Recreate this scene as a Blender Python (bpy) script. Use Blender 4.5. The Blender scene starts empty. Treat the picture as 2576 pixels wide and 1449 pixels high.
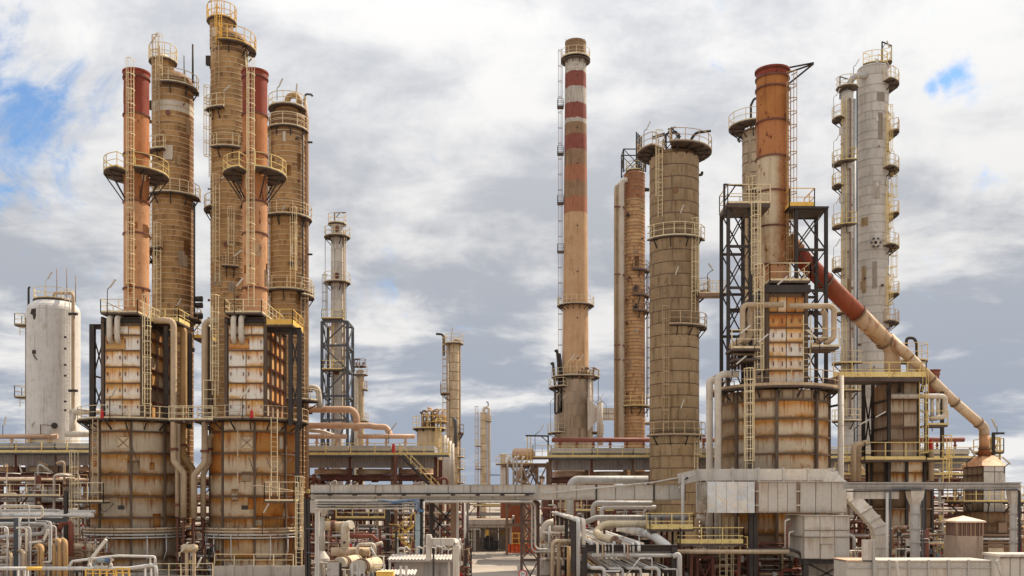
import bpy, math, random
from mathutils import Vector
R = math.radians
# ------------------------------------------------------------------ camera
F, XC, YH, ZC = 2520.0, 1288.0, 1258.0, 6.5      # survey units of the photograph: focal length, centre, horizon, eye height
scene = bpy.context.scene
cam_d = bpy.data.cameras.new('camera')
cam_d.sensor_width = 36.0
cam_d.lens = 36.0 * F / 2576.0
cam_d.shift_y = (YH - 724.5) / 2576.0
cam_d.clip_end = 9000.0
cam = bpy.data.objects.new('camera', cam_d)
cam.location = (0, 0, ZC)
cam.rotation_euler = (R(90), 0, 0)
scene.collection.objects.link(cam)
scene.camera = cam
# ------------------------------------------------------------------ sky, sun, exposure
SUN_AZ, SUN_EL = 52.0, 50.0                        # degrees clockwise from the view direction, and above the horizon
world = bpy.data.worlds.new('World'); scene.world = world; world.use_nodes = True
wt = world.node_tree; wt.nodes.clear()
class NT:
    """tiny node-graph writer"""
    def __init__(s, nt): s.nt = nt
    def n(s, typ, ins=(), **kw):
        nd = s.nt.nodes.new(typ)
        for k, v in kw.items(): setattr(nd, k, v)
        for k, v in (ins.items() if isinstance(ins, dict) else enumerate(ins)):
            if v is None: continue
            if isinstance(v, bpy.types.NodeSocket): s.nt.links.new(v, nd.inputs[k])
            else: nd.inputs[k].default_value = v
        return nd
    def math(s, op, a, b=0.0, c=None, clamp=False):
        nd = s.n('ShaderNodeMath', (a, b) if c is None else (a, b, c), operation=op); nd.use_clamp = clamp
        return nd.outputs[0]
    def add(s, a, b): return s.math('ADD', a, b)
    def mul(s, a, b): return s.math('MULTIPLY', a, b)
    def rng(s, v, lo, hi, a=0.0, b=1.0):
        return s.n('ShaderNodeMapRange', {0: v, 1: lo, 2: hi, 3: a, 4: b}, interpolation_type='SMOOTHSTEP').outputs[0]
    def mix(s, f, a, b, bt='MIX'):
        nd = s.n('ShaderNodeMix', data_type='RGBA', blend_type=bt)
        for i, v in ((0, f), (6, a), (7, b)):
            if isinstance(v, bpy.types.NodeSocket): s.nt.links.new(v, nd.inputs[i])
            else: nd.inputs[i].default_value = (*v, 1) if isinstance(v, tuple) and len(v) == 3 else v
        return nd.outputs[2]
    def vmul(s, v, k): return s.n('ShaderNodeVectorMath', (v, k), operation='MULTIPLY').outputs[0]
    def vop(s, op, *a): return s.n('ShaderNodeVectorMath', a, operation=op)
    def noise(s, v, sc, det=4.0, ro=0.55, dist=0.0):
        return s.n('ShaderNodeTexNoise', {'Vector': v, 'Scale': sc, 'Detail': det, 'Roughness': ro, 'Distortion': dist}).outputs[0]
W = NT(wt)
sky = W.n('ShaderNodeTexSky', sky_type='NISHITA')
sky.sun_disc = False; sky.sun_elevation = R(SUN_EL); sky.sun_rotation = R(SUN_AZ)
sky.air_density = 1.0; sky.dust_density = 0.6; sky.ozone_density = 1.5
dirv = W.n('ShaderNodeTexCoord').outputs['Generated']
sep = W.n('ShaderNodeSeparateXYZ', (dirv,))
zc = W.math('MAXIMUM', sep.outputs[2], 0.0)
inv = W.math('DIVIDE', 1.0, W.add(zc, 0.16))
pl = W.n('ShaderNodeCombineXYZ', (W.mul(sep.outputs[0], inv), W.mul(sep.outputs[1], inv), 0.0)).outputs[0]
pl = W.vop('ADD', pl, (3.1, 7.4, 0.0)).outputs[0]
warp = W.n('ShaderNodeTexNoise', {'Vector': pl, 'Scale': 1.1, 'Detail': 3.0}).outputs[1]
plw = W.vop('ADD', pl, W.vmul(warp, (0.55, 0.55, 0.0))).outputs[0]
shape = W.noise(plw, 0.80, 7.0, 0.56)              # cloud relief
shape2 = W.noise(plw, 2.9, 7.0, 0.60)
fine = W.noise(W.vop('ADD', dirv, W.vmul(warp, (0.12, 0.12, 0.12))).outputs[0], 7.0, 8.0, 0.62)
bright = W.add(W.mul(shape, 0.52), W.add(W.mul(shape2, 0.46), W.mul(fine, 0.30)))
band = W.noise(W.vop('ADD', W.vmul(dirv, (5.0, 5.0, 17.0)), W.vmul(warp, (0.9, 0.9, 0.9))).outputs[0], 1.0, 6.0, 0.55)
bright = W.add(bright, W.mul(W.math('SUBTRACT', band, 0.5), W.rng(zc, 0.36, 0.06, 0.25, 0.95)))
bright = W.add(bright, W.rng(zc, 0.12, 0.46, 0.0, 0.02))
bright = W.rng(bright, 0.55, 0.765)
grey_c = W.mix(W.rng(zc, 0.04, 0.30), (3.1, 3.5, 4.25), (4.0, 4.15, 4.5))
white_c = W.mix(W.rng(zc, 0.02, 0.5), (7.4, 7.3, 7.2), (6.5, 6.45, 6.4))
cloud = W.vop('SCALE', W.mix(bright, grey_c, white_c)); lawn = W.math('DIVIDE', W.math('MULTIPLY_ADD', zc, 2.0, 1.0), 1.62)   # overcast sky: brighter towards the zenith
wt.links.new(W.math('MAXIMUM', lawn, 0.9), cloud.inputs['Scale']); cloud = cloud.outputs[0]
nrm = W.vop('NORMALIZE', dirv).outputs[0]
hole = None
for (hx, hy, rad) in ((35, 315, .078), (0, 485, .022), (2412, 182, .013), (2380, 203, .010), (2345, 220, .008), (60, 230, .03)):
    c = Vector(((hx - XC) / F, 1, (YH - hy) / F)).normalized()
    dst = W.vop('DISTANCE', nrm, tuple(c)).outputs['Value']
    h = W.math('SUBTRACT', 1.0, W.math('DIVIDE', dst, rad))
    hole = h if hole is None else W.math('MAXIMUM', hole, h)
wisp = W.noise(W.vop('ADD', dirv, W.vmul(warp, (0.2, 0.2, 0.2))).outputs[0], 26.0, 7.0, 0.65)
cover = W.noise(plw, 0.7, 5.0, 0.55)
gaps = W.math('MAXIMUM', W.math('MULTIPLY_ADD', W.math('SUBTRACT', 0.30, cover), 5.0, 0.0), W.math('MAXIMUM', hole, -0.6))
gapm = W.rng(W.add(gaps, W.add(W.mul(W.math('SUBTRACT', fine, 0.5), 3.2), W.mul(W.math('SUBTRACT', wisp, 0.5), 3.2))), -0.1, 1.25)
skyc = W.mix(W.rng(zc, 0.0, 0.5), W.vmul(sky.outputs[0], (0.72, 1.0, 1.22)), W.vmul(sky.outputs[0], (0.72, 1.0, 1.22)))
col = W.mix(W.mul(gapm, 0.93), cloud, skyc)
bg = W.n('ShaderNodeBackground', {'Color': col, 'Strength': 0.104})
wo = W.n('ShaderNodeOutputWorld', (bg.outputs[0],))
sun_d = bpy.data.lights.new('sun', 'SUN'); sun_d.energy = 4.9; sun_d.angle = R(0.6); sun_d.color = (1.0, 0.87, 0.70)
sun = bpy.data.objects.new('sun', sun_d)
sd = Vector((math.sin(R(SUN_AZ)) * math.cos(R(SUN_EL)), math.cos(R(SUN_AZ)) * math.cos(R(SUN_EL)), math.sin(R(SUN_EL))))
sun.rotation_euler = sd.to_track_quat('Z', 'Y').to_euler(); sun.location = sd * 200
scene.collection.objects.link(sun)
vs = scene.view_settings
vs.view_transform = 'Standard'; vs.look = 'None'; vs.gamma = 1.0; vs.use_curve_mapping = False; vs.exposure = 0.36
scene.cycles.use_denoising = True
scene.cycles.max_bounces = 6; scene.cycles.diffuse_bounces = 4
# ------------------------------------------------------------------ mesh and object helpers
COL = scene.collection.objects
rnd = random.Random(11)
def X(px, D): return (px - XC) / F * D
def Z(py, D): return ZC + (YH - py) / F * D
def pol(r, a, z=0.0):                                # a in degrees, 0 = towards the camera, 90 = to the right
    return (r * math.sin(R(a)), -r * math.cos(R(a)), z)
class MB:
    def __init__(s): s.v = []; s.f = []; s.sm = []; s.mi = []; s.uv = {}; s.m = 0
    def face(s, idx, smooth=False): s.f.append(idx); s.sm.append(smooth); s.mi.append(s.m)
    def box(s, c, d, rz=0.0):
        x, y, z = d[0] / 2, d[1] / 2, d[2] / 2; cs, sn = math.cos(rz), math.sin(rz); b = len(s.v)
        for dz in (-z, z):
            for dx, dy in ((-x, -y), (x, -y), (x, y), (-x, y)):
                s.v.append((c[0] + dx * cs - dy * sn, c[1] + dx * sn + dy * cs, c[2] + dz))
        for q in ((3, 2, 1, 0), (4, 5, 6, 7), (0, 1, 5, 4), (1, 2, 6, 5), (2, 3, 7, 6), (3, 0, 4, 7)): s.face([b + i for i in q])
        return s
    def box2(s, a, b):
        return s.box([(a[i] + b[i]) / 2 for i in range(3)], [abs(a[i] - b[i]) for i in range(3)])
    def bar(s, a, b, w, h=None):
        h = h or w; a = Vector(a); b = Vector(b); t = (b - a)
        if t.length < 1e-5: return s
        t.normalize(); up = Vector((0, 0, 1)) if abs(t.z) < .95 else Vector((0, 1, 0))
        u = t.cross(up).normalized() * (w / 2); v = u.cross(t).normalized() * (h / 2); k = len(s.v)
        for p in (a, b):
            for q in (-u - v, u - v, u + v, -u + v): s.v.append(tuple(p + q))
        for q in ((3, 2, 1, 0), (4, 5, 6, 7), (0, 1, 5, 4), (1, 2, 6, 5), (2, 3, 7, 6), (3, 0, 4, 7)): s.face([k + i for i in q])
        return s
    def hbeam(s, a, b, w):                           # rolled H section
        a = Vector(a); b = Vector(b); t = (b - a).normalized(); up = Vector((0, 0, 1)) if abs(t.z) < .95 else Vector((0, 1, 0))
        u = t.cross(up).normalized(); v = u.cross(t).normalized()
        for sg in (-1, 1): s.bar(a + v * sg * w * .45, b + v * sg * w * .45, w, w * .1)
        s.bar(a, b, w * .12, w * .82); return s
    def sweep(s, pts, r, n=8, caps=True):
        P = [Vector(p) for p in pts]; m = len(P); k0 = len(s.v)
        T = []
        for i in range(m):
            t = (P[min(i + 1, m - 1)] - P[max(i - 1, 0)]); T.append(t.normalized())
        up = Vector((0, 0, 1)) if abs(T[0].z) < .9 else Vector((0, 1, 0))
        u = T[0].cross(up).normalized()
        rr = r if isinstance(r, (list, tuple)) else [r] * m
        for i in range(m):
            u = (u - T[i] * u.dot(T[i])).normalized(); w = T[i].cross(u)
            for j in range(n):
                a = 2 * math.pi * j / n
                s.v.append(tuple(P[i] + (u * math.cos(a) + w * math.sin(a)) * rr[i]))
        for i in range(m - 1):
            for j in range(n):
                a = k0 + i * n + j; b = k0 + i * n + (j + 1) % n
                s.face([a, b, b + n, a + n], True)
        if caps:
            s.face([k0 + j for j in range(n)][::-1]); s.face([k0 + (m - 1) * n + j for j in range(n)])
        return s
    def rod(s, a, b, r, n=6): return s.sweep([a, b], r, n)
    def tube(s, pts, r, n=10, bend=None, k=4):       # pipe run with rounded elbows
        bend = bend or r * 2.6; P = [Vector(p) for p in pts]; out = [P[0]]
        for i in range(1, len(P) - 1):
            a = P[i - 1] - P[i]; b = P[i + 1] - P[i]; la, lb = a.length, b.length
            if la < 1e-6 or lb < 1e-6: continue
            a /= la; b /= lb; ang = a.angle(b)
            if ang > 3.05: out.append(P[i]); continue
            d = min(bend / max(math.tan(ang / 2), .05), la * .49, lb * .49)
            p0 = P[i] + a * d; p1 = P[i] + b * d
            for q in range(k + 1):
                t = q / k; out.append(p0 * (1 - t) ** 2 + P[i] * 2 * t * (1 - t) + p1 * t * t)
        out.append(P[-1]); return s.sweep(out, r, n)
    def lathe(s, prof, c=(0, 0, 0), n=28, a0=0.0, a1=360.0, smooth=True):
        full = abs(a1 - a0) >= 359.9; m = n if full else n + 1
        for i in range(len(prof) - 1):
            k = len(s.v)
            for (r, z) in (prof[i], prof[i + 1]):
                for j in range(m):
                    x, y, _ = pol(r, a0 + (a1 - a0) * j / n); s.v.append((c[0] + x, c[1] + y, c[2] + z))
            for j in range(n):
                j2 = (j + 1) % m; s.face([k + j, k + j2, k + m + j2, k + m + j], smooth)
        return s
    def ringdeck(s, r0, r1, z0, z1, a0, a1, n=16):   # annular slab
        full = abs(a1 - a0) >= 359.9
        s.lathe([(r0, z1), (r1, z1), (r1, z0), (r0, z0), (r0, z1)], n=n, a0=a0, a1=a1, smooth=False)
        if not full:
            for a in (a0, a1):
                k = len(s.v); s.v += [pol(r0, a, z0), pol(r1, a, z0), pol(r1, a, z1), pol(r0, a, z1)]; s.face([k, k + 1, k + 2, k + 3])
        return s
    def rail(s, pts, h=1.1, w=.055, closed=False, gap=1.4, toe=.13, mids=1):
        P = [Vector(p) for p in pts]
        if closed: P.append(P[0])
        up = Vector((0, 0, 1)); lastpost = -9; run = 0
        for i in range(len(P) - 1):
            a, b = P[i], P[i + 1]; L = (b - a).length
            s.bar(a + up * h, b + up * h, w)
            for q in range(1, mids + 1): s.bar(a + up * h * q / (mids + 1), b + up * h * q / (mids + 1), w * .8)
            if toe: s.bar(a + up * toe / 2, b + up * toe / 2, .02, toe)
            k = max(1, round(L / gap)) if L > gap * .7 else 1
            for q in range(k):
                if run - lastpost >= gap * .7 or q:
                    p = a.lerp(b, q / k); s.bar(p - up * .05, p + up * h, w * 1.15); lastpost = run + L * q / k
            run += L
        if not closed: s.bar(P[-1] - up * .05, P[-1] + up * h, w * 1.15)
        return s
    def ladder(s, a, z1, ang=0.0, w=.5, st=.42, t=.06):   # from point a straight up to z1, facing outward at angle ang
        u = Vector((math.cos(R(ang)), math.sin(R(ang)), 0)) * (w / 2); a = Vector(a); h = z1 - a.z; up = Vector((0, 0, 1))
        for sg in (-1, 1): s.bar(a + u * sg, a + u * sg + up * h, t, t * 1.3)
        for i in range(1, int(h / st)): s.bar(a - u + up * st * i, a + u + up * st * i, .035)
        return s
    def cage(s, a, z1, ang=0.0, w=.72, st=1.25, t=.045, dirs=5):
        a = Vector(a); u = Vector((math.cos(R(ang)), math.sin(R(ang)), 0)); o = Vector((math.sin(R(ang)), -math.cos(R(ang)), 0)); up = Vector((0, 0, 1))
        def at(q): th = math.pi * q; return u * (-math.cos(th) * w / 2) + o * (math.sin(th) * w * .95)
        h = z1 - a.z; k = max(1, int(h / st))
        for i in range(k + 1):
            zz = up * (h * i / k); pts = [a + at(q / 6) + zz for q in range(7)]
            for p, q in zip(pts, pts[1:]): s.bar(p, q, .02, t * 1.5)
        for q in range(dirs): p = a + at((q + .5) / dirs); s.bar(p, p + up * h, t * .8)
        return s
    def plate(s, o, u, v, nv, w, h, th, cross=0.0):  # flat sheet with its own thickness, o = lower corner on the back plane
        o = Vector(o); u = Vector(u); v = Vector(v); nv = Vector(nv); k = len(s.v)
        for d in (0, th):
            for (a, b) in ((0, 0), (w, 0), (w, h), (0, h)):
                s.v.append(tuple(o + u * a + v * b + nv * d)); s.uv[len(s.v) - 1] = (a / w, b / h)
        for q in ((0, 1, 5, 4), (1, 2, 6, 5), (2, 3, 7, 6), (3, 0, 4, 7), (3, 2, 1, 0)): s.face([k + i for i in q])
        if cross:
            s.v.append(tuple(o + u * w / 2 + v * h / 2 + nv * (th + cross))); s.uv[len(s.v) - 1] = (.5, .5)
            for i in range(4): s.face([k + 4 + i, k + 4 + (i + 1) % 4, k + 8])
        else: s.face([k + 4, k + 5, k + 6, k + 7])
        return s
    def curved(s, r, th, a0, a1, h, n=3):            # one curved shell sheet standing on z=0
        k = len(s.v)
        for rr in (r, r + th):
            for z, vv in ((0, 0), (h, 1)):
                for j in range(n + 1):
                    s.v.append(pol(rr, a0 + (a1 - a0) * j / n, z)); s.uv[len(s.v) - 1] = (j / n, vv)
        m = n + 1
        for j in range(n):
            s.face([k + 2 * m + j, k + 2 * m + j + 1, k + 3 * m + j + 1, k + 3 * m + j], True)
            s.face([k + m + j, k + m + j + 1, k + 3 * m + j + 1, k + 3 * m + j]); s.face([k + j, k + j + 1, k + 2 * m + j + 1, k + 2 * m + j])
        for j in (0, n): s.face([k + j, k + m + j, k + 3 * m + j, k + 2 * m + j])
        return s
    def corr(s, x0, x1, y, z0, z1, pitch=.25, dep=.06, top=None):  # profiled sheeting, top = (y,z) offset of the upper edge for roofs
        n = max(2, int(abs(x1 - x0) / pitch * 2)); k = len(s.v); ty = y if top is None else top
        for i in range(n + 1):
            x = x0 + (x1 - x0) * i / n; d = dep if i % 2 else 0
            if top is None: s.v += [(x, y - d, z0), (x, y - d, z1)]
            else: s.v += [(x, y, z0 + d), (x, ty, z1 + d)]
            s.uv[len(s.v) - 2] = (i / n, 0); s.uv[len(s.v) - 1] = (i / n, 1)
        for i in range(n): s.face([k + 2 * i, k + 2 * i + 2, k + 2 * i + 3, k + 2 * i + 1])
        return s
    def mesh(s, name, mats):
        me = bpy.data.meshes.new(name); me.from_pydata(s.v, [], s.f)
        me.polygons.foreach_set('use_smooth', s.sm)
        for m in (mats if isinstance(mats, (list, tuple)) else [mats]): me.materials.append(m)
        if any(s.mi): me.polygons.foreach_set('material_index', s.mi)
        if s.uv:
            at = me.attributes.new('puv', 'FLOAT_VECTOR', 'POINT'); buf = []
            for i in range(len(s.v)): q = s.uv.get(i, (.5, .5)); buf += [q[0], q[1], 1.0]
            at.data.foreach_set('vector', buf)
        return me
def obj(name, me, parent=None, loc=(0, 0, 0), rz=0.0):
    o = bpy.data.objects.new(name, me); o.location = loc
    if rz: o.rotation_euler = (0, 0, rz)
    if parent is not None: o.parent = parent
    COL.link(o); return o
def part(name, mb, mat, parent=None, label=None):
    o = obj(name, mb.mesh(name, mat), parent)
    if label: o['label'] = label
    return o
def tag(o, label, cat, group=None, kind=None):
    o['label'] = label
    if cat: o['category'] = cat
    if group: o['group'] = group
    if kind: o['kind'] = kind
    return o
class Th:
    """a thing: an Empty at its base; p() gives local points from survey coordinates at the thing's own distance"""
    def __init__(s, name, label, cat, px, D, group=None, x0=None):
        s.D = D; s.x0 = X(px, D) if x0 is None else x0
        s.o = obj(name, None, None, (s.x0, D, 0)); tag(s.o, label, cat, group, 'thing')
    def x(s, px, dy=0.0): return X(px, s.D + dy) - s.x0
    def z(s, py, dy=0.0): return Z(py, s.D + dy)
    def p(s, px, py, dy=0.0): return (X(px, s.D + dy) - s.x0, dy, Z(py, s.D + dy))
    def add(s, name, mb, mat, parent=None, label=None): return part(name, mb, mat, parent or s.o, label)
    def bar(s, name, a, b, w, mat, h=None, parent=None): return part(name, MB().bar(a, b, w, h), mat, parent or s.o)
    def beam(s, name, a, b, w, mat, parent=None): return part(name, MB().hbeam(a, b, w), mat, parent or s.o)
    def pipe(s, pts, r, mat, name='pipe', n=10, bend=None, seam=0.0, fl=(), parent=None, caps=None):
        mb = MB().tube(pts, r, n, bend)
        if seam:
            for a, b in zip(pts, pts[1:]):
                a = Vector(a); b = Vector(b); L = (b - a).length; k = int(L / seam); t = (b - a) / max(L, 1e-6)
                for i in range(1, k + (1 if L % seam > .6 * seam else 0)):
                    c = a + t * seam * i; mb.sweep([c - t * .025, c + t * .025], r * 1.035, n, caps=False)
        for c, t in fl: c = Vector(c); t = Vector(t).normalized(); mb.sweep([c - t * .06, c + t * .06], r * 1.4, n)
        return part(name, mb, mat, parent or s.o)
    def ladder(s, a, z1, ang=0.0, cage0=2.2, mat=None, cagemat=None, st=1.25):
        mat = mat or M[rnd.choice(('cream', 'cream', 'rail_old'))]; l = part('ladder', MB().ladder(a, z1, ang), mat, s.o)
        if cage0 is not None and z1 - a[2] > cage0 + 1: part('safety_cage', MB().cage((a[0], a[1], a[2] + cage0), z1 + .9, ang, st=st), cagemat or mat, l)
        return l
    def deck(s, r0, r1, z, a0=0.0, a1=360.0, rail=True, brackets=0, mat=None, rmat=None, n=None, gap=None, h=1.1, c=(0, 0), toe=.13, drop=1.0):
        n = n or max(4, int(abs(a1 - a0) / 18)); mb = MB().ringdeck(r0, r1, -.12, 0, a0, a1, n)
        d = obj('platform', mb.mesh('platform', mat or M['grate']), s.o, (c[0], c[1], z))
        if rail:
            full = abs(a1 - a0) >= 359.9
            pts = [pol(r1 - .04, a0 + (a1 - a0) * i / n, 0) for i in range(n if full else n + 1)]
            if not full: pts = [pol(r0 + .15, a0, 0)] + pts + [pol(r0 + .15, a1, 0)]
            part('railing', MB().rail(pts, h, closed=full, gap=gap or 1.2, toe=toe), rmat or M[rnd.choice(('cream', 'cream', 'rail_old'))], d)
        for i in range(brackets):
            a = a0 + (a1 - a0) * (i + .5) / brackets
            part('bracket', MB().bar(pol(r0, a, -drop), pol(r1 - .1, a, -.12), .1).bar(pol(r0, a, -.16), pol(r1 - .1, a, -.16), .09), M['black'], d)
        return d
    def flatdeck(s, x0, x1, y0, y1, z, sides='flrb', mat=None, rmat=None, th=.16, toe=.14, edge=True, h=1.1):
        d = part('platform', MB().box2((x0, y0, z - th), (x1, y1, z)), mat or M['grate'], s.o)
        seg = {'f': ((x0, y0), (x1, y0)), 'r': ((x1, y0), (x1, y1)), 'b': ((x1, y1), (x0, y1)), 'l': ((x0, y1), (x0, y0))}
        for c in sides:
            a, b = seg[c]; part('railing', MB().rail([(a[0], a[1], z), (b[0], b[1], z)], h, toe=toe), rmat or M['cream'], d)
        return d
    def lamp(s, base, h=2.4, reach=.5, tilt=40, mat=None, side=1):
        b = Vector(base); top = b + Vector((0, 0, h)); e = top + Vector((reach * side, -.1, reach * .8))
        pl = part('lamp_pole', MB().tube([b, top, e], .035, 5, .2, 3), mat or M['black'], s.o)
        t = Vector((math.cos(R(tilt)) * side, -.05, math.sin(R(tilt))))
        part('lamp', MB().bar(e - t * .12, e + t * .78, .15, .1), M['lampwhite'], pl); return pl
def frame(t, x0, x1, y0, y1, zs, w, mat, faces='flrb', brace='x', bw=None):
    """open steel tower: corner posts, girts at the heights zs and bracing, each member a part"""
    bw = bw or w * .45; cs = {'a': (x0, y0), 'b': (x1, y0), 'c': (x1, y1), 'd': (x0, y1)}
    for (x, y) in cs.values(): t.beam('post', (x, y, zs[0]), (x, y, zs[-1]), w, mat)
    fc = {'f': 'ab', 'r': 'bc', 'b': 'cd', 'l': 'da'}
    for f in faces:
        (ax, ay), (bx, by) = cs[fc[f][0]], cs[fc[f][1]]
        for i, z in enumerate(zs):
            if i: t.bar('girt', (ax, ay, z), (bx, by, z), w * .55, mat, w * .8)
            if i and brace:
                z0 = zs[i - 1]
                if brace == 'x' or (brace == 'z' and i % 2): t.bar('brace', (ax, ay, z0), (bx, by, z), bw, mat)
                if brace == 'x' or (brace == 'z' and not i % 2): t.bar('brace', (bx, by, z0), (ax, ay, z), bw, mat)
def panelwall(t, o, u, nv, xs, zs, mat, th=.06, gap=.035, cross=0.0, name='panel', parent=None, skip=(), mats=None):
    """flat wall of separate sheets: o base point, u direction along, nv outward normal, xs / zs joint positions"""
    o = Vector(o); u = Vector(u)
    for i in range(len(xs) - 1):
        for j in range(len(zs) - 1):
            if (i, j) in skip: continue
            m = rnd.choice(mats) if mats else mat
            mb = MB().plate(o + u * (xs[i] + gap / 2) + Vector((0, 0, zs[j] + gap / 2)), u, (0, 0, 1), nv, xs[i + 1] - xs[i] - gap, zs[j + 1] - zs[j] - gap, th, cross)
            t.add(name, mb, m, parent)
_band = {}
def courses(t, r, zs, mats, n=28, lip=.025, name='cladding_band', strap=None, c=(0, 0), parts=1, cone=None):
    """a tower's sheet courses, one ring (or several curved sheets) per course; alike courses share their mesh"""
    for i in range(len(zs) - 1):
        h = zs[i + 1] - zs[i]; m = mats[i] if isinstance(mats, list) else mats
        key = (round(r, 3), round(h, 2), m.name, n, lip, parts, strap.name if strap else '')
        if parts == 1:
            if key not in _band:
                mb = MB().lathe([(r, 0), (r, h - .07)], n=n); mb.m = 1 if strap else 0
                mb.lathe([(r, h - .07), (r + lip, h - .07), (r + lip, h), (r, h)], n=n)
                for k in range(len(mb.v)): mb.uv[k] = (.5, mb.v[k][2] / h)
                _band[key] = mb.mesh(name, [m, strap] if strap else m)
            obj(name, _band[key], t.o, (c[0], c[1], zs[i]), R(rnd.uniform(0, 20)))
        else:
            a = 360.0 / parts; key += (a,)
            if key not in _band: _band[key] = MB().curved(r, .03, .18, a - .18, h - .03, max(2, int(a / 11))).mesh(name, m)
            off = (i % 2) * a / 2 + 7
            for q in range(parts): obj(name, _band[key], t.o, (c[0], c[1], zs[i] + .025), R(off + a * q))
def lin(a, b, n): return [a + (b - a) * i / n for i in range(n + 1)]
# ------------------------------------------------------------------ materials
M = {}
def weather(name, base, dark, rust=(.28, .115, .045), ramt=.3, samt=.5, pan=0.0, rough=.62, metal=0.0, vary=.16, sc=1.0, blot=.5, lo=.56, split=None, flake=1.0):
    """painted or clad metal with stains, runs and rust; 'puv' lets runs start under a sheet's upper joint"""
    m = bpy.data.materials.new(name); m.use_nodes = True; g = NT(m.node_tree); bs = m.node_tree.nodes['Principled BSDF']
    ge = g.n('ShaderNodeNewGeometry').outputs['Position']
    info = g.n('ShaderNodeObjectInfo').outputs['Random']
    pos = g.vop('ADD', ge, g.n('ShaderNodeCombineXYZ', (g.mul(info, 13.0 if pan else 0.0), 0.0, g.mul(info, 5.0 if pan else 0.0))).outputs[0]).outputs[0]
    st = g.noise(g.vmul(pos, (2.3 * sc, 2.3 * sc, .16 * sc)), 1.0, 4.0, .6)
    bl = g.noise(pos, .55 * sc, 5.0, .62)
    fi = g.noise(pos, 5.0 * sc, 3.0, .6)
    c = g.mix(g.mul(g.rng(bl, .38, .68), blot), base, dark)
    c = g.mix(g.mul(g.rng(st, .5, .72), samt), c, tuple(x * .55 for x in dark))
    rm = g.add(g.mul(bl, .5), g.mul(st, .5))
    if pan:
        pv = g.n('ShaderNodeSeparateXYZ', (g.n('ShaderNodeAttribute', attribute_name='puv').outputs['Vector'],))
        u, v = (g.add(.5, g.mul(pv.outputs[2], g.math('SUBTRACT', pv.outputs[q], .5))) for q in (0, 1))
        edge = g.math('MAXIMUM', g.rng(v, .80, 1.0), g.math('MAXIMUM', g.rng(v, .12, 0.0), g.math('MAXIMUM', g.mul(g.rng(u, .07, 0.0), .7), g.mul(g.rng(u, .93, 1.0), .7))))
        runs = g.mul(g.rng(g.add(v, g.mul(g.math('SUBTRACT', st, .5), 2.4)), .62, 1.05), .8)
        rm = g.add(rm, g.mul(g.math('MAXIMUM', edge, runs), .16 * pan))
        rm = g.add(rm, g.mul(g.math('SUBTRACT', info, .5), .10 * pan))
    rm = g.mul(g.rng(rm, lo, lo + .16), ramt)
    if split:                                        # rust that has spread over one flank of the thing
        ox = g.n('ShaderNodeSeparateXYZ', (g.n('ShaderNodeTexCoord').outputs['Object'],)).outputs[0]
        rm = g.math('MAXIMUM', rm, g.mul(g.rng(g.add(ox, g.mul(g.math('SUBTRACT', bl, .5), split[2])), split[0], split[1]), split[3]))
    r2 = g.mix(g.rng(fi, .35, .65), rust, tuple(x * .55 for x in rust))
    c = g.mix(rm, c, r2)
    fl = g.noise(g.vmul(pos, (1.0, 1.0, .55)), 1.9 * sc, 8.0, .68)
    c = g.mix(g.mul(g.rng(fl, .605, .635), min(1.0, ramt * flake)), c, tuple(x * .6 for x in rust))
    c = g.mix(g.mul(g.rng(fl, .385, .36), .45 * min(1.0, ramt * flake)), c, tuple(min(.8, x * 1.25) for x in base))
    val = g.math('MULTIPLY_ADD', info, vary, 1.0 - vary / 2)
    val = g.mul(val, g.rng(fi, .2, .8, .93, 1.06))
    c = g.mix(1.0, c, g.n('ShaderNodeCombineXYZ', (val, val, val)).outputs[0], 'MULTIPLY')
    m.node_tree.links.new(c, bs.inputs['Base Color'])
    m.node_tree.links.new(g.rng(bl, .3, .7, rough - .08, rough + .14), bs.inputs['Roughness'])
    bs.inputs['Metallic'].default_value = metal; bs.inputs['Specular IOR Level'].default_value = .22
    M[name] = m; return m
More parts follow.
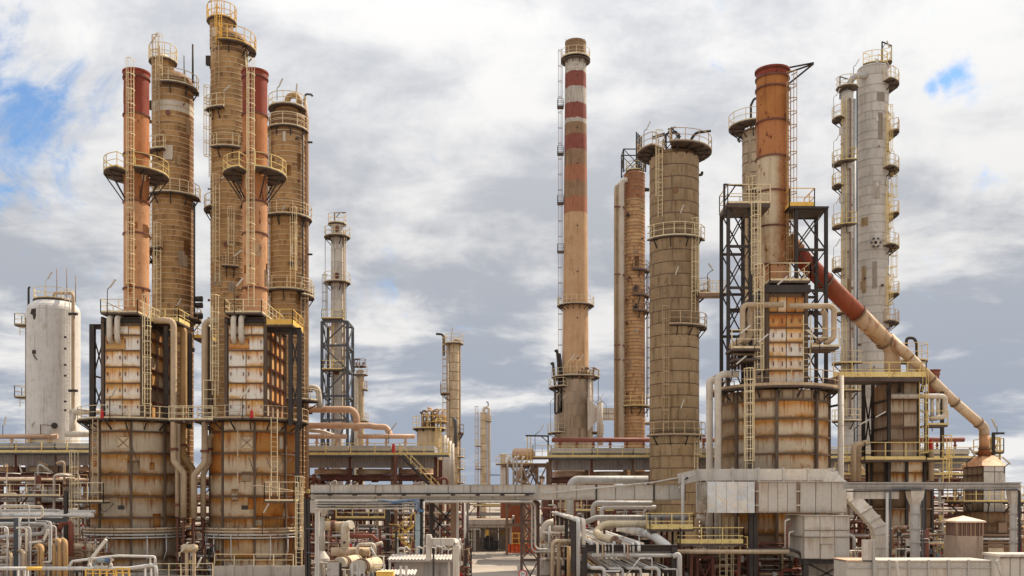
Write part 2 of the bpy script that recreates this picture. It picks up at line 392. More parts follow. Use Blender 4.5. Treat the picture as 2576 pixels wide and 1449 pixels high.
def shellmat(name, base, warm, rust, amt=.8, run=.6, vary=.16, grime=.7):
    """big heater sheets: rust wash growing from the joints, thin runs under the upper joint, grime in the seams"""
    m = bpy.data.materials.new(name); m.use_nodes = True; g = NT(m.node_tree); bs = m.node_tree.nodes['Principled BSDF']
    ge = g.n('ShaderNodeNewGeometry').outputs['Position']; info = g.n('ShaderNodeObjectInfo').outputs['Random']
    pos = g.vop('ADD', ge, g.n('ShaderNodeCombineXYZ', (g.mul(info, 17.0), 0.0, g.mul(info, 9.0))).outputs[0]).outputs[0]
    pv = g.n('ShaderNodeSeparateXYZ', (g.n('ShaderNodeAttribute', attribute_name='puv').outputs['Vector'],))
    u, v = (g.add(.5, g.mul(pv.outputs[2], g.math('SUBTRACT', pv.outputs[q], .5))) for q in (0, 1))   # plain meshes carry no sheet coordinates
    bl = g.noise(pos, .5, 4.0, .55); st = g.noise(g.vmul(pos, (5.0, 5.0, .22)), 1.0, 3.0, .55); fi = g.noise(pos, 4.0, 4.0, .6)
    wv = g.add(v, g.mul(g.math('SUBTRACT', bl, .5), .9))
    wash = g.math('MAXIMUM', g.rng(wv, .45, 1.12), g.mul(g.rng(wv, .34, -.12), .75))
    wash = g.add(wash, g.mul(g.math('SUBTRACT', info, .42), .85))
    c = g.mix(g.math('MULTIPLY', wash, amt, clamp=True), base, warm)
    fl = g.noise(g.vmul(pos, (1.0, 1.0, .5)), 1.5, 8.0, .68)
    c = g.mix(g.mul(g.rng(g.add(fl, g.mul(wash, .07)), .60, .66), amt * .4), c, rust)
    c = g.mix(g.mul(g.rng(fl, .40, .37), .5), c, tuple(min(.85, x * 1.12) for x in base))
    dk = g.mul(g.math('MAXIMUM', g.rng(wv, .78, 1.08), g.rng(wv, .16, -.10)), g.rng(st, .3, .6, .35, .9))
    c = g.mix(g.mul(dk, amt * .8), c, tuple(x * .55 for x in warm))
    runs = g.mul(g.rng(st, .50, .66), g.rng(g.add(v, g.mul(g.math('SUBTRACT', bl, .5), 1.2)), .05, .9))
    c = g.mix(g.mul(runs, run), c, rust)
    ed = g.math('MAXIMUM', g.math('MAXIMUM', g.rng(v, .93, 1.0), g.rng(v, .07, 0.0)), g.mul(g.math('MAXIMUM', g.rng(u, .04, 0.0), g.rng(u, .96, 1.0)), .8))
    c = g.mix(g.mul(g.mul(ed, g.rng(fi, .25, .6)), grime), c, tuple(x * .35 for x in rust))
    val = g.mul(g.math('MULTIPLY_ADD', info, vary, 1.0 - vary / 2), g.rng(fi, .2, .8, .92, 1.07))
    c = g.mix(1.0, c, g.n('ShaderNodeCombineXYZ', (val, val, val)).outputs[0], 'MULTIPLY')
    m.node_tree.links.new(c, bs.inputs['Base Color']); bs.inputs['Roughness'].default_value = .6; bs.inputs['Specular IOR Level'].default_value = .22
    M[name] = m
weather('clad_brown', (.45, .265, .11), (.27, .145, .06), rust=(.18, .075, .03), ramt=.55, samt=.65, pan=.5, vary=.28, blot=.65, split=(.5, 1.8, 1.6, .75))
weather('clad_brown_dark', (.24, .135, .065), (.15, .08, .04), ramt=.4, samt=.5, pan=.5, vary=.2)
weather('clad_tan', (.60, .475, .315), (.44, .33, .205), rust=(.26, .13, .06), ramt=.4, samt=.7, pan=.4, vary=.14, blot=.65)
weather('clad_patch', (.60, .53, .43), (.42, .34, .25), ramt=.15, samt=.4, vary=.1)
weather('strap', (.58, .45, .28), (.42, .31, .18), ramt=.3, samt=.3, vary=.2)
weather('clad_grey', (.58, .535, .475), (.45, .405, .35), ramt=.14, samt=.4, pan=.3, vary=.16)
weather('clad_greydark', (.42, .39, .36), (.32, .29, .26), ramt=.12, samt=.35, vary=.1)
weather('brickclad', (.52, .315, .15), (.37, .195, .085), rust=(.33, .105, .03), ramt=.75, samt=.5, pan=.5, vary=.22, lo=.53, split=(-.2, 1.6, 1.2, .55))
weather('brickclad_top', (.36, .16, .075), (.22, .08, .04), rust=(.22, .06, .025), ramt=.6, samt=.4, pan=.5, vary=.25)
shellmat('shell', (.82, .735, .59), (.58, .30, .09), (.36, .12, .026), 1.08, .9, .22)
shellmat('shell_rust', (.60, .32, .11), (.50, .17, .035), (.27, .075, .018), 1.0, .8)
shellmat('shell_dark', (.27, .195, .13), (.19, .11, .06), (.13, .055, .025), .9, .7)
shellmat('box_white', (.78, .73, .64), (.66, .36, .11), (.42, .14, .03), 1.1, .8, .16)
shellmat('box_rust', (.58, .34, .13), (.48, .18, .04), (.30, .085, .02), 1.0, .7, .18)
shellmat('shell_mid', (.50, .41, .30), (.36, .22, .105), (.22, .09, .03), .95, .8)
weather('flue_red', (.32, .085, .04), (.22, .05, .025), rust=(.42, .18, .065), ramt=.7, samt=.35, vary=.1, sc=.8)
weather('stack_pale2', (.66, .50, .34), (.56, .37, .21), rust=(.36, .13, .05), ramt=.6, samt=.4, vary=.1)
weather('flue_mix', (.60, .44, .28), (.48, .26, .12), rust=(.33, .10, .035), ramt=.95, samt=.45, vary=.1, sc=.9, lo=.49)
weather('hoop', (.15, .095, .06), (.10, .06, .04), rust=(.26, .1, .04), ramt=.5, samt=.3, vary=.2)
weather('clad_umber', (.50, .39, .265), (.35, .26, .165), rust=(.22, .11, .055), ramt=.4, samt=.7, pan=.4, vary=.14, blot=.65)
weather('stack_red', (.26, .05, .026), (.17, .035, .02), rust=(.13, .035, .018), ramt=.6, samt=.5, vary=.1)
weather('stack_orange', (.47, .19, .07), (.36, .125, .045), rust=(.24, .06, .022), ramt=.8, samt=.5, vary=.1, flake=1.3, blot=.7)
weather('stack_peach', (.58, .31, .155), (.47, .21, .09), rust=(.31, .095, .035), ramt=.8, samt=.45, vary=.12, flake=1.3, blot=.7)
weather('stack_rust', (.44, .18, .052), (.32, .105, .032), rust=(.19, .052, .02), ramt=.9, samt=.65, vary=.12, split=(.2, 1.2, .8, .7), flake=1.3)
weather('stack_pale', (.62, .50, .34), (.52, .34, .18), rust=(.40, .155, .045), ramt=.8, samt=.45, vary=.1, lo=.51, split=(-.55, .35, 1.0, .92), flake=1.2)
weather('conc_tan', (.53, .335, .185), (.44, .255, .13), rust=(.34, .165, .07), ramt=.5, samt=.5, vary=.05, flake=.8)
weather('conc_brown', (.30, .18, .10), (.18, .105, .058), rust=(.42, .29, .17), ramt=.5, samt=.85, vary=.05, sc=1.8, flake=1.6)
weather('conc_red', (.26, .078, .055), (.19, .055, .04), rust=(.34, .2, .13), ramt=.5, samt=.7, vary=.05, sc=1.6, flake=1.5)
weather('conc_orange', (.37, .15, .08), (.29, .115, .06), rust=(.42, .25, .13), ramt=.7, samt=.7, vary=.05, sc=1.8, flake=1.4)
weather('conc_white', (.50, .44, .37), (.37, .31, .25), rust=(.22, .12, .07), ramt=.75, samt=.9, vary=.05, sc=1.8, flake=1.5)
weather('conc_dirty', (.58, .52, .44), (.30, .23, .16), rust=(.16, .10, .06), ramt=.8, samt=.9, vary=.05, sc=1.8, lo=.5)
weather('conc_base', (.52, .44, .355), (.40, .33, .26), ramt=.12, samt=.6, vary=.18, pan=.4)
weather('tank_white', (.66, .63, .59), (.54, .505, .46), rust=(.40, .29, .19), ramt=.4, samt=.35, vary=.06, sc=1.8, flake=.8)
shellmat('duct', (.55, .50, .435), (.47, .39, .30), (.32, .2, .12), .6, .5, .16, .75)
weather('duct_beam', (.50, .46, .41), (.40, .36, .31), ramt=.2, samt=.3, vary=.1)
weather('pipe_tan', (.50, .38, .255), (.38, .265, .16), rust=(.30, .15, .07), ramt=.4, samt=.45, vary=.16)
weather('pipe_cream', (.62, .55, .46), (.50, .41, .31), rust=(.36, .18, .08), ramt=.35, samt=.45, vary=.14)
weather('pipe_ochre', (.46, .29, .135), (.35, .205, .09), rust=(.28, .13, .05), ramt=.4, samt=.4, vary=.16)
weather('pipe_sand', (.64, .53, .36), (.53, .42, .26), rust=(.36, .2, .09), ramt=.3, samt=.35, vary=.1)
weather('pylon', (.13, .085, .07), (.08, .052, .045), rust=(.22, .08, .035), ramt=.5, samt=.3, vary=.2)
weather('rail_old', (.56, .41, .25), (.40, .27, .15), rust=(.22, .10, .045), ramt=.7, samt=.4, vary=.25, sc=2.5)
weather('rib', (.13, .09, .065), (.085, .058, .042), rust=(.26, .11, .045), ramt=.6, samt=.4, vary=.3, sc=1.4)
weather('pipe_pink', (.55, .365, .245), (.47, .285, .18), rust=(.34, .16, .08), ramt=.35, samt=.4, vary=.1)
weather('pipe_white', (.60, .58, .55), (.48, .45, .41), rust=(.34, .2, .11), ramt=.55, samt=.5, vary=.14, rough=.45, sc=1.8)
weather('pipe_grey', (.47, .45, .42), (.38, .35, .32), ramt=.2, samt=.3, vary=.14, rough=.5)
weather('pipe_red', (.24, .085, .06), (.17, .055, .04), ramt=.3, samt=.3, vary=.15)
weather('steel_red', (.18, .075, .052), (.12, .045, .034), rust=(.24, .09, .04), ramt=.4, samt=.4, vary=.3)
weather('steel_brown', (.26, .165, .11), (.17, .105, .07), rust=(.26, .10, .045), ramt=.4, samt=.4, vary=.2)
weather('black', (.058, .048, .043), (.04, .033, .03), rust=(.20, .085, .04), ramt=.5, samt=.3, vary=.3, rough=.6, sc=1.5)
weather('blackgrey', (.10, .105, .115), (.07, .072, .08), ramt=.15, samt=.3, vary=.2, rough=.55)
weather('grate', (.115, .085, .07), (.07, .05, .042), rust=(.18, .08, .035), ramt=.5, samt=.3, vary=.2)
weather('cream', (.76, .63, .40), (.62, .48, .27), rust=(.30, .14, .055), ramt=.6, samt=.3, vary=.2, sc=2.5)
weather('yellow', (.80, .50, .12), (.70, .40, .08), rust=(.4, .18, .05), ramt=.3, samt=.25, vary=.12)
weather('yellow_pale', (.78, .60, .25), (.64, .46, .17), rust=(.32, .15, .05), ramt=.55, samt=.3, vary=.2, sc=2.5)
weather('lampwhite', (.62, .575, .50), (.48, .43, .36), ramt=.3, samt=.3, vary=.2, sc=2.0)
weather('siding', (.40, .375, .36), (.30, .27, .255), ramt=.3, samt=.5, vary=.12)
weather('siding_light', (.52, .47, .42), (.41, .36, .31), rust=(.32, .19, .1), ramt=.4, samt=.5, vary=.12)
weather('concrete', (.44, .395, .345), (.35, .30, .26), rust=(.35, .22, .13), ramt=.3, samt=.45, vary=.1)
weather('shed_wall', (.40, .30, .225), (.28, .20, .15), rust=(.30, .15, .08), ramt=.4, samt=.6, vary=.1)
weather('shed_dark', (.20, .115, .085), (.14, .075, .055), ramt=.3, samt=.5, vary=.12)
weather('roof_peach', (.68, .52, .39), (.60, .44, .32), ramt=.2, samt=.2, vary=.06)
weather('tank_rust', (.34, .12, .065), (.24, .08, .045), rust=(.55, .40, .30), ramt=.4, samt=.4, pan=.6, vary=.2)
weather('red', (.50, .03, .03), (.42, .02, .02), ramt=0., samt=.1, vary=.05, rough=.4)
weather('blue', (.09, .17, .30), (.07, .13, .22), ramt=.05, samt=.2, vary=.1, rough=.45)
weather('bluegrey', (.30, .36, .38), (.24, .285, .30), ramt=.15, samt=.3, vary=.08)
weather('orange', (.95, .14, .03), (.80, .10, .02), ramt=0., samt=.1, vary=.06)
weather('cable', (.05, .05, .055), (.03, .03, .035), ramt=0., samt=.1, vary=.2, rough=.6)
def sheet(name, col, rough, metal, wav):
    m = bpy.data.materials.new(name); m.use_nodes = True; g = NT(m.node_tree); bs = m.node_tree.nodes['Principled BSDF']
    ge = g.n('ShaderNodeNewGeometry').outputs['Position']; info = g.n('ShaderNodeObjectInfo').outputs['Random']
    n1 = g.noise(g.vmul(ge, (1.0, 1.0, .7)), .9, 4.0, .5, 1.2)
    c = g.mix(info, tuple(x * y for x, y in zip(col, (.92, .97, 1.03))), tuple(x * y for x, y in zip(col, (1.05, 1.0, .93))))  # cool to warm tint per sheet, reflected tones painted into the metal
    c = g.mix(g.rng(g.noise(ge, 1.3, 5.0, .6), .42, .66), c, tuple(x * .84 for x in col))
    m.node_tree.links.new(c, bs.inputs['Base Color']); bs.inputs['Metallic'].default_value = metal
    m.node_tree.links.new(g.rng(g.noise(ge, 2.0, 4.0), .35, .65, rough - .08, rough + .14), bs.inputs['Roughness'])
    b = g.n('ShaderNodeBump', {'Strength': 1.0, 'Distance': wav, 'Height': n1}); m.node_tree.links.new(b.outputs[0], bs.inputs['Normal'])
    M[name] = m
sheet('alu_shiny', (.74, .71, .66), .24, 1.0, .05)
def groundmat(name, a, b, sc):
    m = bpy.data.materials.new(name); m.use_nodes = True; g = NT(m.node_tree); bs = m.node_tree.nodes['Principled BSDF']
    ge = g.n('ShaderNodeNewGeometry').outputs['Position']
    c = g.mix(g.rng(g.noise(ge, .12 * sc, 6.0, .62), .35, .68), a, b)
    c = g.mix(g.mul(g.rng(g.noise(ge, 1.3 * sc, 4.0), .52, .7), .5), c, tuple(x * .6 for x in b))
    m.node_tree.links.new(c, bs.inputs['Base Color']); bs.inputs['Roughness'].default_value = .9
    M[name] = m
groundmat('ground', (.30, .25, .195), (.21, .165, .125), 1.0)
groundmat('asphalt', (.36, .305, .245), (.27, .225, .18), 1.6)
# ------------------------------------------------------------------ the setting
g = MB(); g.v = [(-3000, -200, 0), (3000, -200, 0), (3000, 6000, 0), (-3000, 6000, 0)]; g.face([0, 1, 2, 3])
tag(part('ground', g, M['ground']), 'stained concrete ground under the whole plant', None, kind='structure')
g = MB(); g.v = [(-8.0, 60, .004), (2.6, 60, .004), (2.6, 160, .004), (-8.0, 160, .004)]; g.face([0, 1, 2, 3])
tag(part('road', g, M['asphalt']), 'patched asphalt road leading to the open shelter', None, kind='structure')
# ------------------------------------------------------------------ twin cylindrical heaters
def heater(px, label, mats_fn, D=90.0, seed=1):
    t = Th('process_heater', label, 'heater', px, D, 'twin cylindrical heaters')
    r = 3.70
    zs = [.25, 1.43, 3.18, 4.96, 6.8, 8.73, 10.54, 12.42, 13.3]
    t.add('inner_shell', MB().lathe([(r - .12, .1), (r - .12, 13.35), (1.0, 13.4)], n=40), M['shell_dark'])
    t.add('plinth', MB().lathe([(r + .25, 0), (r + .25, .25), (r - .3, .25)], n=32), M['concrete'])
    for i in range(len(zs) - 1):
        h = zs[i + 1] - zs[i]; meshes = {}
        for q in range(8):
            a = -29 + 45 * q; m = mats_fn(((a + 22 + 180) % 360) - 180, i)
            if m.name not in meshes: meshes[m.name] = MB().curved(r - .05, .05, .35, 44.65, h - .05, 6).mesh('shell_panel', m)
            obj('shell_panel', meshes[m.name], t.o, (0, 0, zs[i] + .025), R(a))
    rib = MB().box((0, -(r + .07), 6.75), (.15, .18, 13.1)).mesh('stiffener', M['rib'])
    for q in range(8): obj('stiffener', rib, t.o, (0, 0, 0), R(-29 + 45 * q))
    hoop = MB().lathe([(r, -.07), (r + .1, -.07), (r + .1, .07), (r, .07)], n=40).mesh('hoop', M['hoop'])
    for z in zs[1:-1]: obj('hoop', hoop, t.o, (0, 0, z))
    # explosion hatch, peep holes
    hx = pol(r + .05, 6, 11.45)
    hb = t.add('hatch', MB().box(hx, (.95, .12, .95), R(6)), M['clad_tan'])
    e = [pol(r + .13, 6 + s * 6.6, 11.45 + k) for s, k in ((-1, -.42), (1, .42), (-1, .42), (1, -.42))]
    t.add('hatch_brace', MB().bar(e[0], e[1], .07).bar(e[2], e[3], .07), M['steel_brown'], hb)
    t.add('nameplate', MB().box(pol(r + .05, 3, 5.85), (.55, .06, .34), R(3)), M['black'])
    for z in (6.15,):
        for q in range(-4, 7):
            if q % 2: t.add('peephole', MB().lathe([(.0, 0), (.06, .0), (.06, .03)], c=pol(r + .02, q * 9, z), n=6), M['black'])
    # burner ring pipes
    for k, (z, rr, m) in enumerate(((4.0, .10, 'pipe_tan'), (3.76, .10, 'pipe_tan'), (3.5, .08, 'pipe_white'), (3.24, .06, 'pipe_white'))):
        t.add('ring_pipe', MB().sweep([pol(4.2 + .05 * (k % 2), -125 + 250 * i / 30, z) for i in range(31)], rr, 8), M[m])
    for a, z0 in ((-60, .6), (-38, 1.2), (-12, .9), (34, .8), (58, 1.1)):
        t.pipe([pol(4.2, a, 3.5), pol(4.22, a, z0 + .9), pol(3.8, a, z0)], .05, M['pipe_white'], 'burner_pipe', 6)
        t.pipe([pol(4.2, a + 4, 4.0), pol(4.3, a + 4, 4.35), pol(4.3, a + 9, 4.35), pol(4.2, a + 9, 2.2)], .035, M['steel_brown'], 'burner_pipe', 5)
    # main platform with its brackets
    t.deck(3.4, 4.85, 13.5, -150, 150, brackets=14, n=20, gap=1.9, drop=1.1)
    # convection box
    bx0, bx1, by0, by1 = -1.25, 1.80, -3.5, 3.7; zt = 22.3
    t.add('box_core', MB().box2((bx0 + .1, by0 + .1, 13.5), (bx1 - .1, by1 - .1, zt)), M['shell_dark'])
    rows = [13.73, 15.17, 16.58, 17.98, 19.4, 20.7]
    for j in range(5):
        for xs in ((bx0, .27, bx1),):
            panelwall(t, (0, by0, 0), (1, 0, 0), (0, -1, 0), xs, rows[j:j + 2], M['box_rust'] if j == 4 and xs[0] < 0 and False else M['box_white'], gap=.05, th=.08, name='box_panel')
    panelwall(t, (0, by0, 0), (1, 0, 0), (0, -1, 0), (bx0, -.25, .75, bx1), (20.75, 21.55), M['box_white'], gap=.06, name='box_panel')
    t.add('rust_panel', MB().plate((bx0 + .05, by0 - .08, 19.5), (1, 0, 0), (0, 0, 1), (0, -1, 0), 1.75, .95, .03), M['box_rust'])
    for j in range(5):
        for x in (bx0 + .22, .05, .5, bx1 - .22):
            zc_ = (rows[j] + rows[j + 1]) / 2 + .1
            t.add('panel_handle', MB().box((x, by0 - .14, zc_), (.05, .1, .3)), M['steel_red'])
    for z in rows[1:]: t.beam('girt', (bx0 - .02, by0 - .1, z), (bx1 + .02, by0 - .1, z), .09, M['steel_brown'])
    side = [by0, -1.7, .1, 1.9, by1]
    panelwall(t, (bx1, 0, 0), (0, 1, 0), (1, 0, 0), side, rows + [21.5], M['box_rust'], gap=.1, th=.06, name='box_panel', mats=[M['box_rust'], M['shell_mid'], M['shell_rust'], M['shell_dark']])
    panelwall(t, (bx0, 0, 0), (0, 1, 0), (-1, 0, 0), side, rows + [21.5], M['shell_mid'], gap=.1, th=.06, name='box_panel')
    for y in side: t.beam('side_rib', (bx1 + .14, y, 13.5), (bx1 + .14, y, zt), .2, M['steel_brown'])
    for z in rows: t.beam('side_girt', (bx1 + .2, by0, z), (bx1 + .2, by1, z), .16, M['steel_red'])
    for x in (bx0 - .2, bx1 + .16):
        for y in (by0 - .05, by1 + .05): t.beam('box_post', (x, y, 13.5), (x, y, zt), .26, M['rib'])
    for y in (by0 - .1, by1 + .1): t.beam('box_beam', (bx0 - .3, y, 22.0), (bx1 + .3, y, 22.0), .36, M['black'])
    for x in (bx0 - .2, bx1 + .16): t.beam('box_beam', (x, by0, 22.0), (x, by1, 22.0), .36, M['black'])
    # crossover ducts bending over the box edge
    for x in (-.72, -.05):
        t.pipe([(x, -2.6, 22.35), (x, -3.95, 22.25), (x, -3.95, 20.35), (x, -3.4, 20.05)], .24, M['pipe_cream'], 'crossover_duct', 12, .4, .55)
    t.flatdeck(-1.4, 1.75, -4.15, 3.9, 22.6, 'flr', rmat=M['cream'])
    # stack
    secs = [(22.6, 25.4, 'stack_peach'), (25.4, 30.3, 'stack_peach'), (30.3, 33.15, 'stack_peach'), (33.15, 37.4, 'stack_orange'), (37.4, 40.95, 'stack_orange'), (40.95, 44.3, 'stack_red')]
    cx = .12; sr = 1.09
    for a, b, m in secs:
        t.add('stack_section', MB().lathe([(sr, a), (sr, b)], (cx, 0, 0), 32), M[m])
        t.add('flange', MB().lathe([(sr, b - .07), (sr + .1, b - .07), (sr + .1, b + .07), (sr - .01, b + .07)], (cx, 0, 0), 32), M['steel_red'])
    t.add('stack_rim', MB().lathe([(sr, 44.3), (sr + .06, 44.35), (sr + .06, 44.75), (sr + .12, 44.75), (sr + .12, 44.9), (sr - .12, 44.9), (sr - .12, 43)], (cx, 0, 0), 32), M['stack_red'])
    dk = t.deck(1.16, 2.78, 35.65, 15, 345, brackets=8, n=22, rmat=M['yellow_pale'], c=(cx, 0), drop=2.3, gap=1.5, h=1.25)
    t.ladder((cx, -(sr + .22), 23.6), 44.5, 0, 2.0)
    g_ = random.Random(seed)                         # repairs that differ from heater to heater
    for q in range(9):
        a = g_.uniform(-70, 60); z_ = g_.uniform(1, 11.5); h_ = g_.uniform(.4, 1.3)
        obj('repair_plate', MB().curved(r + .005, .03, a, a + g_.uniform(6, 16), h_, 3).mesh('repair_plate', g_.choice((M['shell_mid'], M['shell_rust'], M['box_white'], M['clad_patch']))), t.o, (0, 0, z_))
    for q in range(10):
        z_ = g_.uniform(23.5, 43); a = g_.uniform(-80, 80); w_ = g_.uniform(12, 40)
        obj('repair_plate', MB().curved(sr + .004, .015, a, a + w_, g_.uniform(.5, 1.6), 4).mesh('repair_plate', M[g_.choice(('stack_rust', 'stack_orange', 'stack_peach', 'stack_pale2'))]), t.o, (cx, 0, z_))
    for q in range(5):
        a = g_.uniform(-80, 80); z_ = g_.uniform(1.5, 12); p0 = pol(r + .12, a, z_); p1 = pol(r + .12, a + g_.uniform(10, 30), z_ - g_.uniform(.3, 1.2)); md = pol(r + .14, a + 8, z_ - 1.4)
        t.add('loose_cable', MB().tube([p0, md, p1], .022, 5, .6), M['cable'])
    return t
def mat_left(a, i):
    if i >= 6 and abs(a) > 40: return M['shell_mid']
    return M['shell_rust'] if (i == 3 and a < -40) or (i == 2 and a < -60) else M['shell']
def mat_right(a, i):
    if a > 62: return M['shell_rust']
    if a > 15: return M['shell_rust'] if i in (2, 3, 6) else M['shell']
    if a < -30: return M['shell_rust'] if i >= 5 else M['shell']
    return M['shell']
ha = heater(340, 'cylindrical process heater with orange stack beside the white vessel', mat_left, seed=5)
hb = heater(638, 'cylindrical process heater with heavy rust on one flank, nearer the plant middle', mat_right, seed=23)
# heater A: black braced frame and ladder on its outer flank, side platform, crossover line
zsf = [13.5, 16.6, 20.0, 22.0]
x0, x1 = ha.x(233, -3.4), ha.x(262, -3.4) + .1
for x in (x0, x1): ha.beam('frame_post', (x, -3.4, 13.5), (x, -3.4, ha.z(818, -3.4)), .42 if x == x0 else .34, M['black'])
ha.beam('frame_beam', (x0 - .2, -3.4, ha.z(822, -3.4)), (x1 + .5, -3.4, ha.z(822, -3.4)), .4, M['black'])
for a, b in ((1045, 955), (955, 835)):
    ha.bar('brace', (x0, -3.4, ha.z(a, -3.4)), (x1, -3.4, ha.z(b, -3.4)), .1, M['black']); ha.bar('brace', (x1, -3.4, ha.z(a, -3.4)), (x0, -3.4, ha.z(b, -3.4)), .1, M['black'])
ha.bar('brace', (x0, -3.4, ha.z(945, -3.4)), (x1, -3.4, ha.z(953, -3.4)), .16, M['black'])
for t, l0, l1 in ((ha, 13.55, 23.2), (hb, 13.55, 23.2)):
    if t is ha: t.ladder((2.45, -3.7, l0), l1, 0, 1.2)
    else: t.ladder((-2.35, -3.7, l0 + 2), l1, 0, 1.2); t.add('landing', MB().rail([(-3.3, -3.9, 13.6), (-2.3, -3.9, 13.6)], 3.2, mids=3), M['cream'])
# side platforms at box top
ha.flatdeck(2.0, 4.4, -1.5, 1.6, 22.3, 'frb', rmat=M['yellow_pale'], toe=.35)
ha.flatdeck(4.6, 6.0, 2.0, 4.5, 21.4, 'frl', rmat=M['yellow'], toe=.3)
hb.flatdeck(2.15, 4.35, -3.9, 0.4, 21.6, 'fr', rmat=M['yellow'], toe=.45, h=1.3)
for x in (4.0, 4.75): hb.beam('frame_post', (x, -3.0, 13.0), (x, -3.0, 21.3), .36, M['black'])
hb.beam('frame_beam', (1.9, -3.0, 21.25), (4.9, -3.0, 21.25), .42, M['black'])
for a, b in ((13.6, 17.4), (17.4, 21)):
    hb.bar('brace', (4.0, -3.0, a), (4.75, -3.0, b), .1, M['black']); hb.bar('brace', (4.75, -3.0, a), (4.0, -3.0, b), .1, M['black'])
hb.beam('frame_post', (3.3, 3.6, 13.0), (3.3, 3.6, 21.3), .34, M['black'])
for x in (5.0,): ha.beam('frame_post', (3.2, -1.2, 13.0), (3.2, -1.2, 21.9), .34, M['black']); ha.beam('frame_post', (4.6, 1.0, 13.0), (4.6, 1.0, 21.6), .34, M['black'])
hb.beam('frame_post', (-3.1, -2.6, 13.4), (-3.1, -2.6, 21.6), .36, M['rib'])
# ladders and landing down the right flank of heater B and the left of heater A
hb.ladder(hb.p(690, 1248, -4.6), 13.6, 12, None); hb.ladder(hb.p(752, 1440, -4.6), hb.z(1225, -4.6), 20, 2.0)
hb.flatdeck(hb.x(668, -4.6), hb.x(742, -4.6), -5.0, -3.2, hb.z(1260, -4.6), 'flr', h=1.6)
hb.pipe([hb.p(598, 1062, -4.3), hb.p(598, 1220, -4.3), hb.p(660, 1223, -4.7), hb.p(745, 1236, -4.7), hb.p(768, 1240, -4.4)], .05, M['pipe_tan'], 'conduit', 6)
hb.beam('frame_post', hb.p(748, 1449, -2.0), hb.p(748, 1060, -2.0), .34, M['black'])
for y in (1090, 1140, 1193, 1249): hb.bar('stub', hb.p(735, y, -2), hb.p(757, y, -2), .18, M['steel_red'])
ha.ladder(ha.p(240, 1262, -4.5), 13.6, -12, None); ha.ladder(ha.p(189, 1445, -4.5), ha.z(1160, -4.5), 0, 2.0)
ha.flatdeck(ha.x(187, -4.5), ha.x(266, -4.5), -5.0, -3.2, ha.z(1262, -4.5), 'flr', h=1.6)
for t, l in ((ha, ((276, 1056, -4.9, .3, .25, 62), (270, 790, -4.2, .5, .3, 52))), (hb, ((610, 1056, -4.9, .35, .25, 62), (589, 790, -4.2, .6, .3, 50), (660, 1345, -4.9, .2, .2, 60)))):
    for px, py, dy, h, rc, ti in l: t.lamp(t.p(px, py, dy), 1.6 + h, rc, ti)
for t, px in ((ha, 257), (hb, 633)):
    e = t.add('extinguisher', MB().lathe([(0, 0), (.13, 0), (.13, .55), (.05, .68), (.05, .78), (0, .78)], t.p(px, 1052, -4.75), 10), M['red'])
# high walkway joining both platforms
w = Th('footbridge', 'cream railed footbridge joining the two heater platforms', 'walkway', 487, 85.6)
d = w.add('deck', MB().box2((w.x(432), -.7, w.z(1061)), (w.x(540), .7, w.z(1057))), M['grate'])
for y in (-.68, .68): part('railing', MB().rail([(w.x(432), y, w.z(1057)), (w.x(540), y, w.z(1057))], 1.15, gap=1.2), M['cream'], d)
for px in (445, 470, 495, 520): w.bar('joist', (w.x(px), -.7, w.z(1063)), (w.x(px), .7, w.z(1063)), .12, M['steel_brown'])
# transfer lines between the heaters
for k, (lab, pts, r, m) in enumerate((
    ('tan insulated transfer line from the top of the heater beside the vessel, straight drop', [(388, 806, -3), (437, 806, -3), (437, 1160, -3), (462, 1190, -3), (462, 1302, -3)], .27, 'pipe_tan'),
    ('ochre insulated line falling just behind the tan transfer line', [(440, 826, .5), (462, 826, .5), (462, 1150, .5), (485, 1180, .5), (485, 1300, .5)], .30, 'pipe_ochre'),
    ('tan insulated transfer line curving out of the rust flanked heater', [(548, 808, -3), (515, 808, -3), (515, 1165, -3), (488, 1195, -3), (488, 1304, -3)], .27, 'pipe_tan'),
    ('slender tan line beside the curving transfer line, between the heaters', [(540, 1090, -2), (527, 1100, -2), (527, 1160, -2), (511, 1195, -2), (511, 1302, -2)], .24, 'pipe_tan'),
    ('short tan line behind the heaters dropping to the burner deck', [(447, 1060, -2.5), (447, 1190, -2.5), (447, 1300, -2.5)], .22, 'pipe_tan'),
)):
    t = Th('transfer_line', lab, 'pipe', pts[2][0], 90, 'transfer lines between the heaters')
    t.pipe([t.p(*q) for q in pts], r, M[m], 'insulation', 14, .62, 1.35)
    for q in (2,):
        px, py, dy = pts[2]; c = t.p(px, py - 30 if py > 1000 else py, dy); t.add('clamp', MB().lathe([(r + .12, -.1), (r + .12, .1)], c, 12), M['steel_red'])
    t.add('support_leg', MB().bar((0 + t.x(pts[-1][0], pts[-1][2]), pts[-1][2], 0), t.p(*pts[-1]), .18), M['steel_red'])
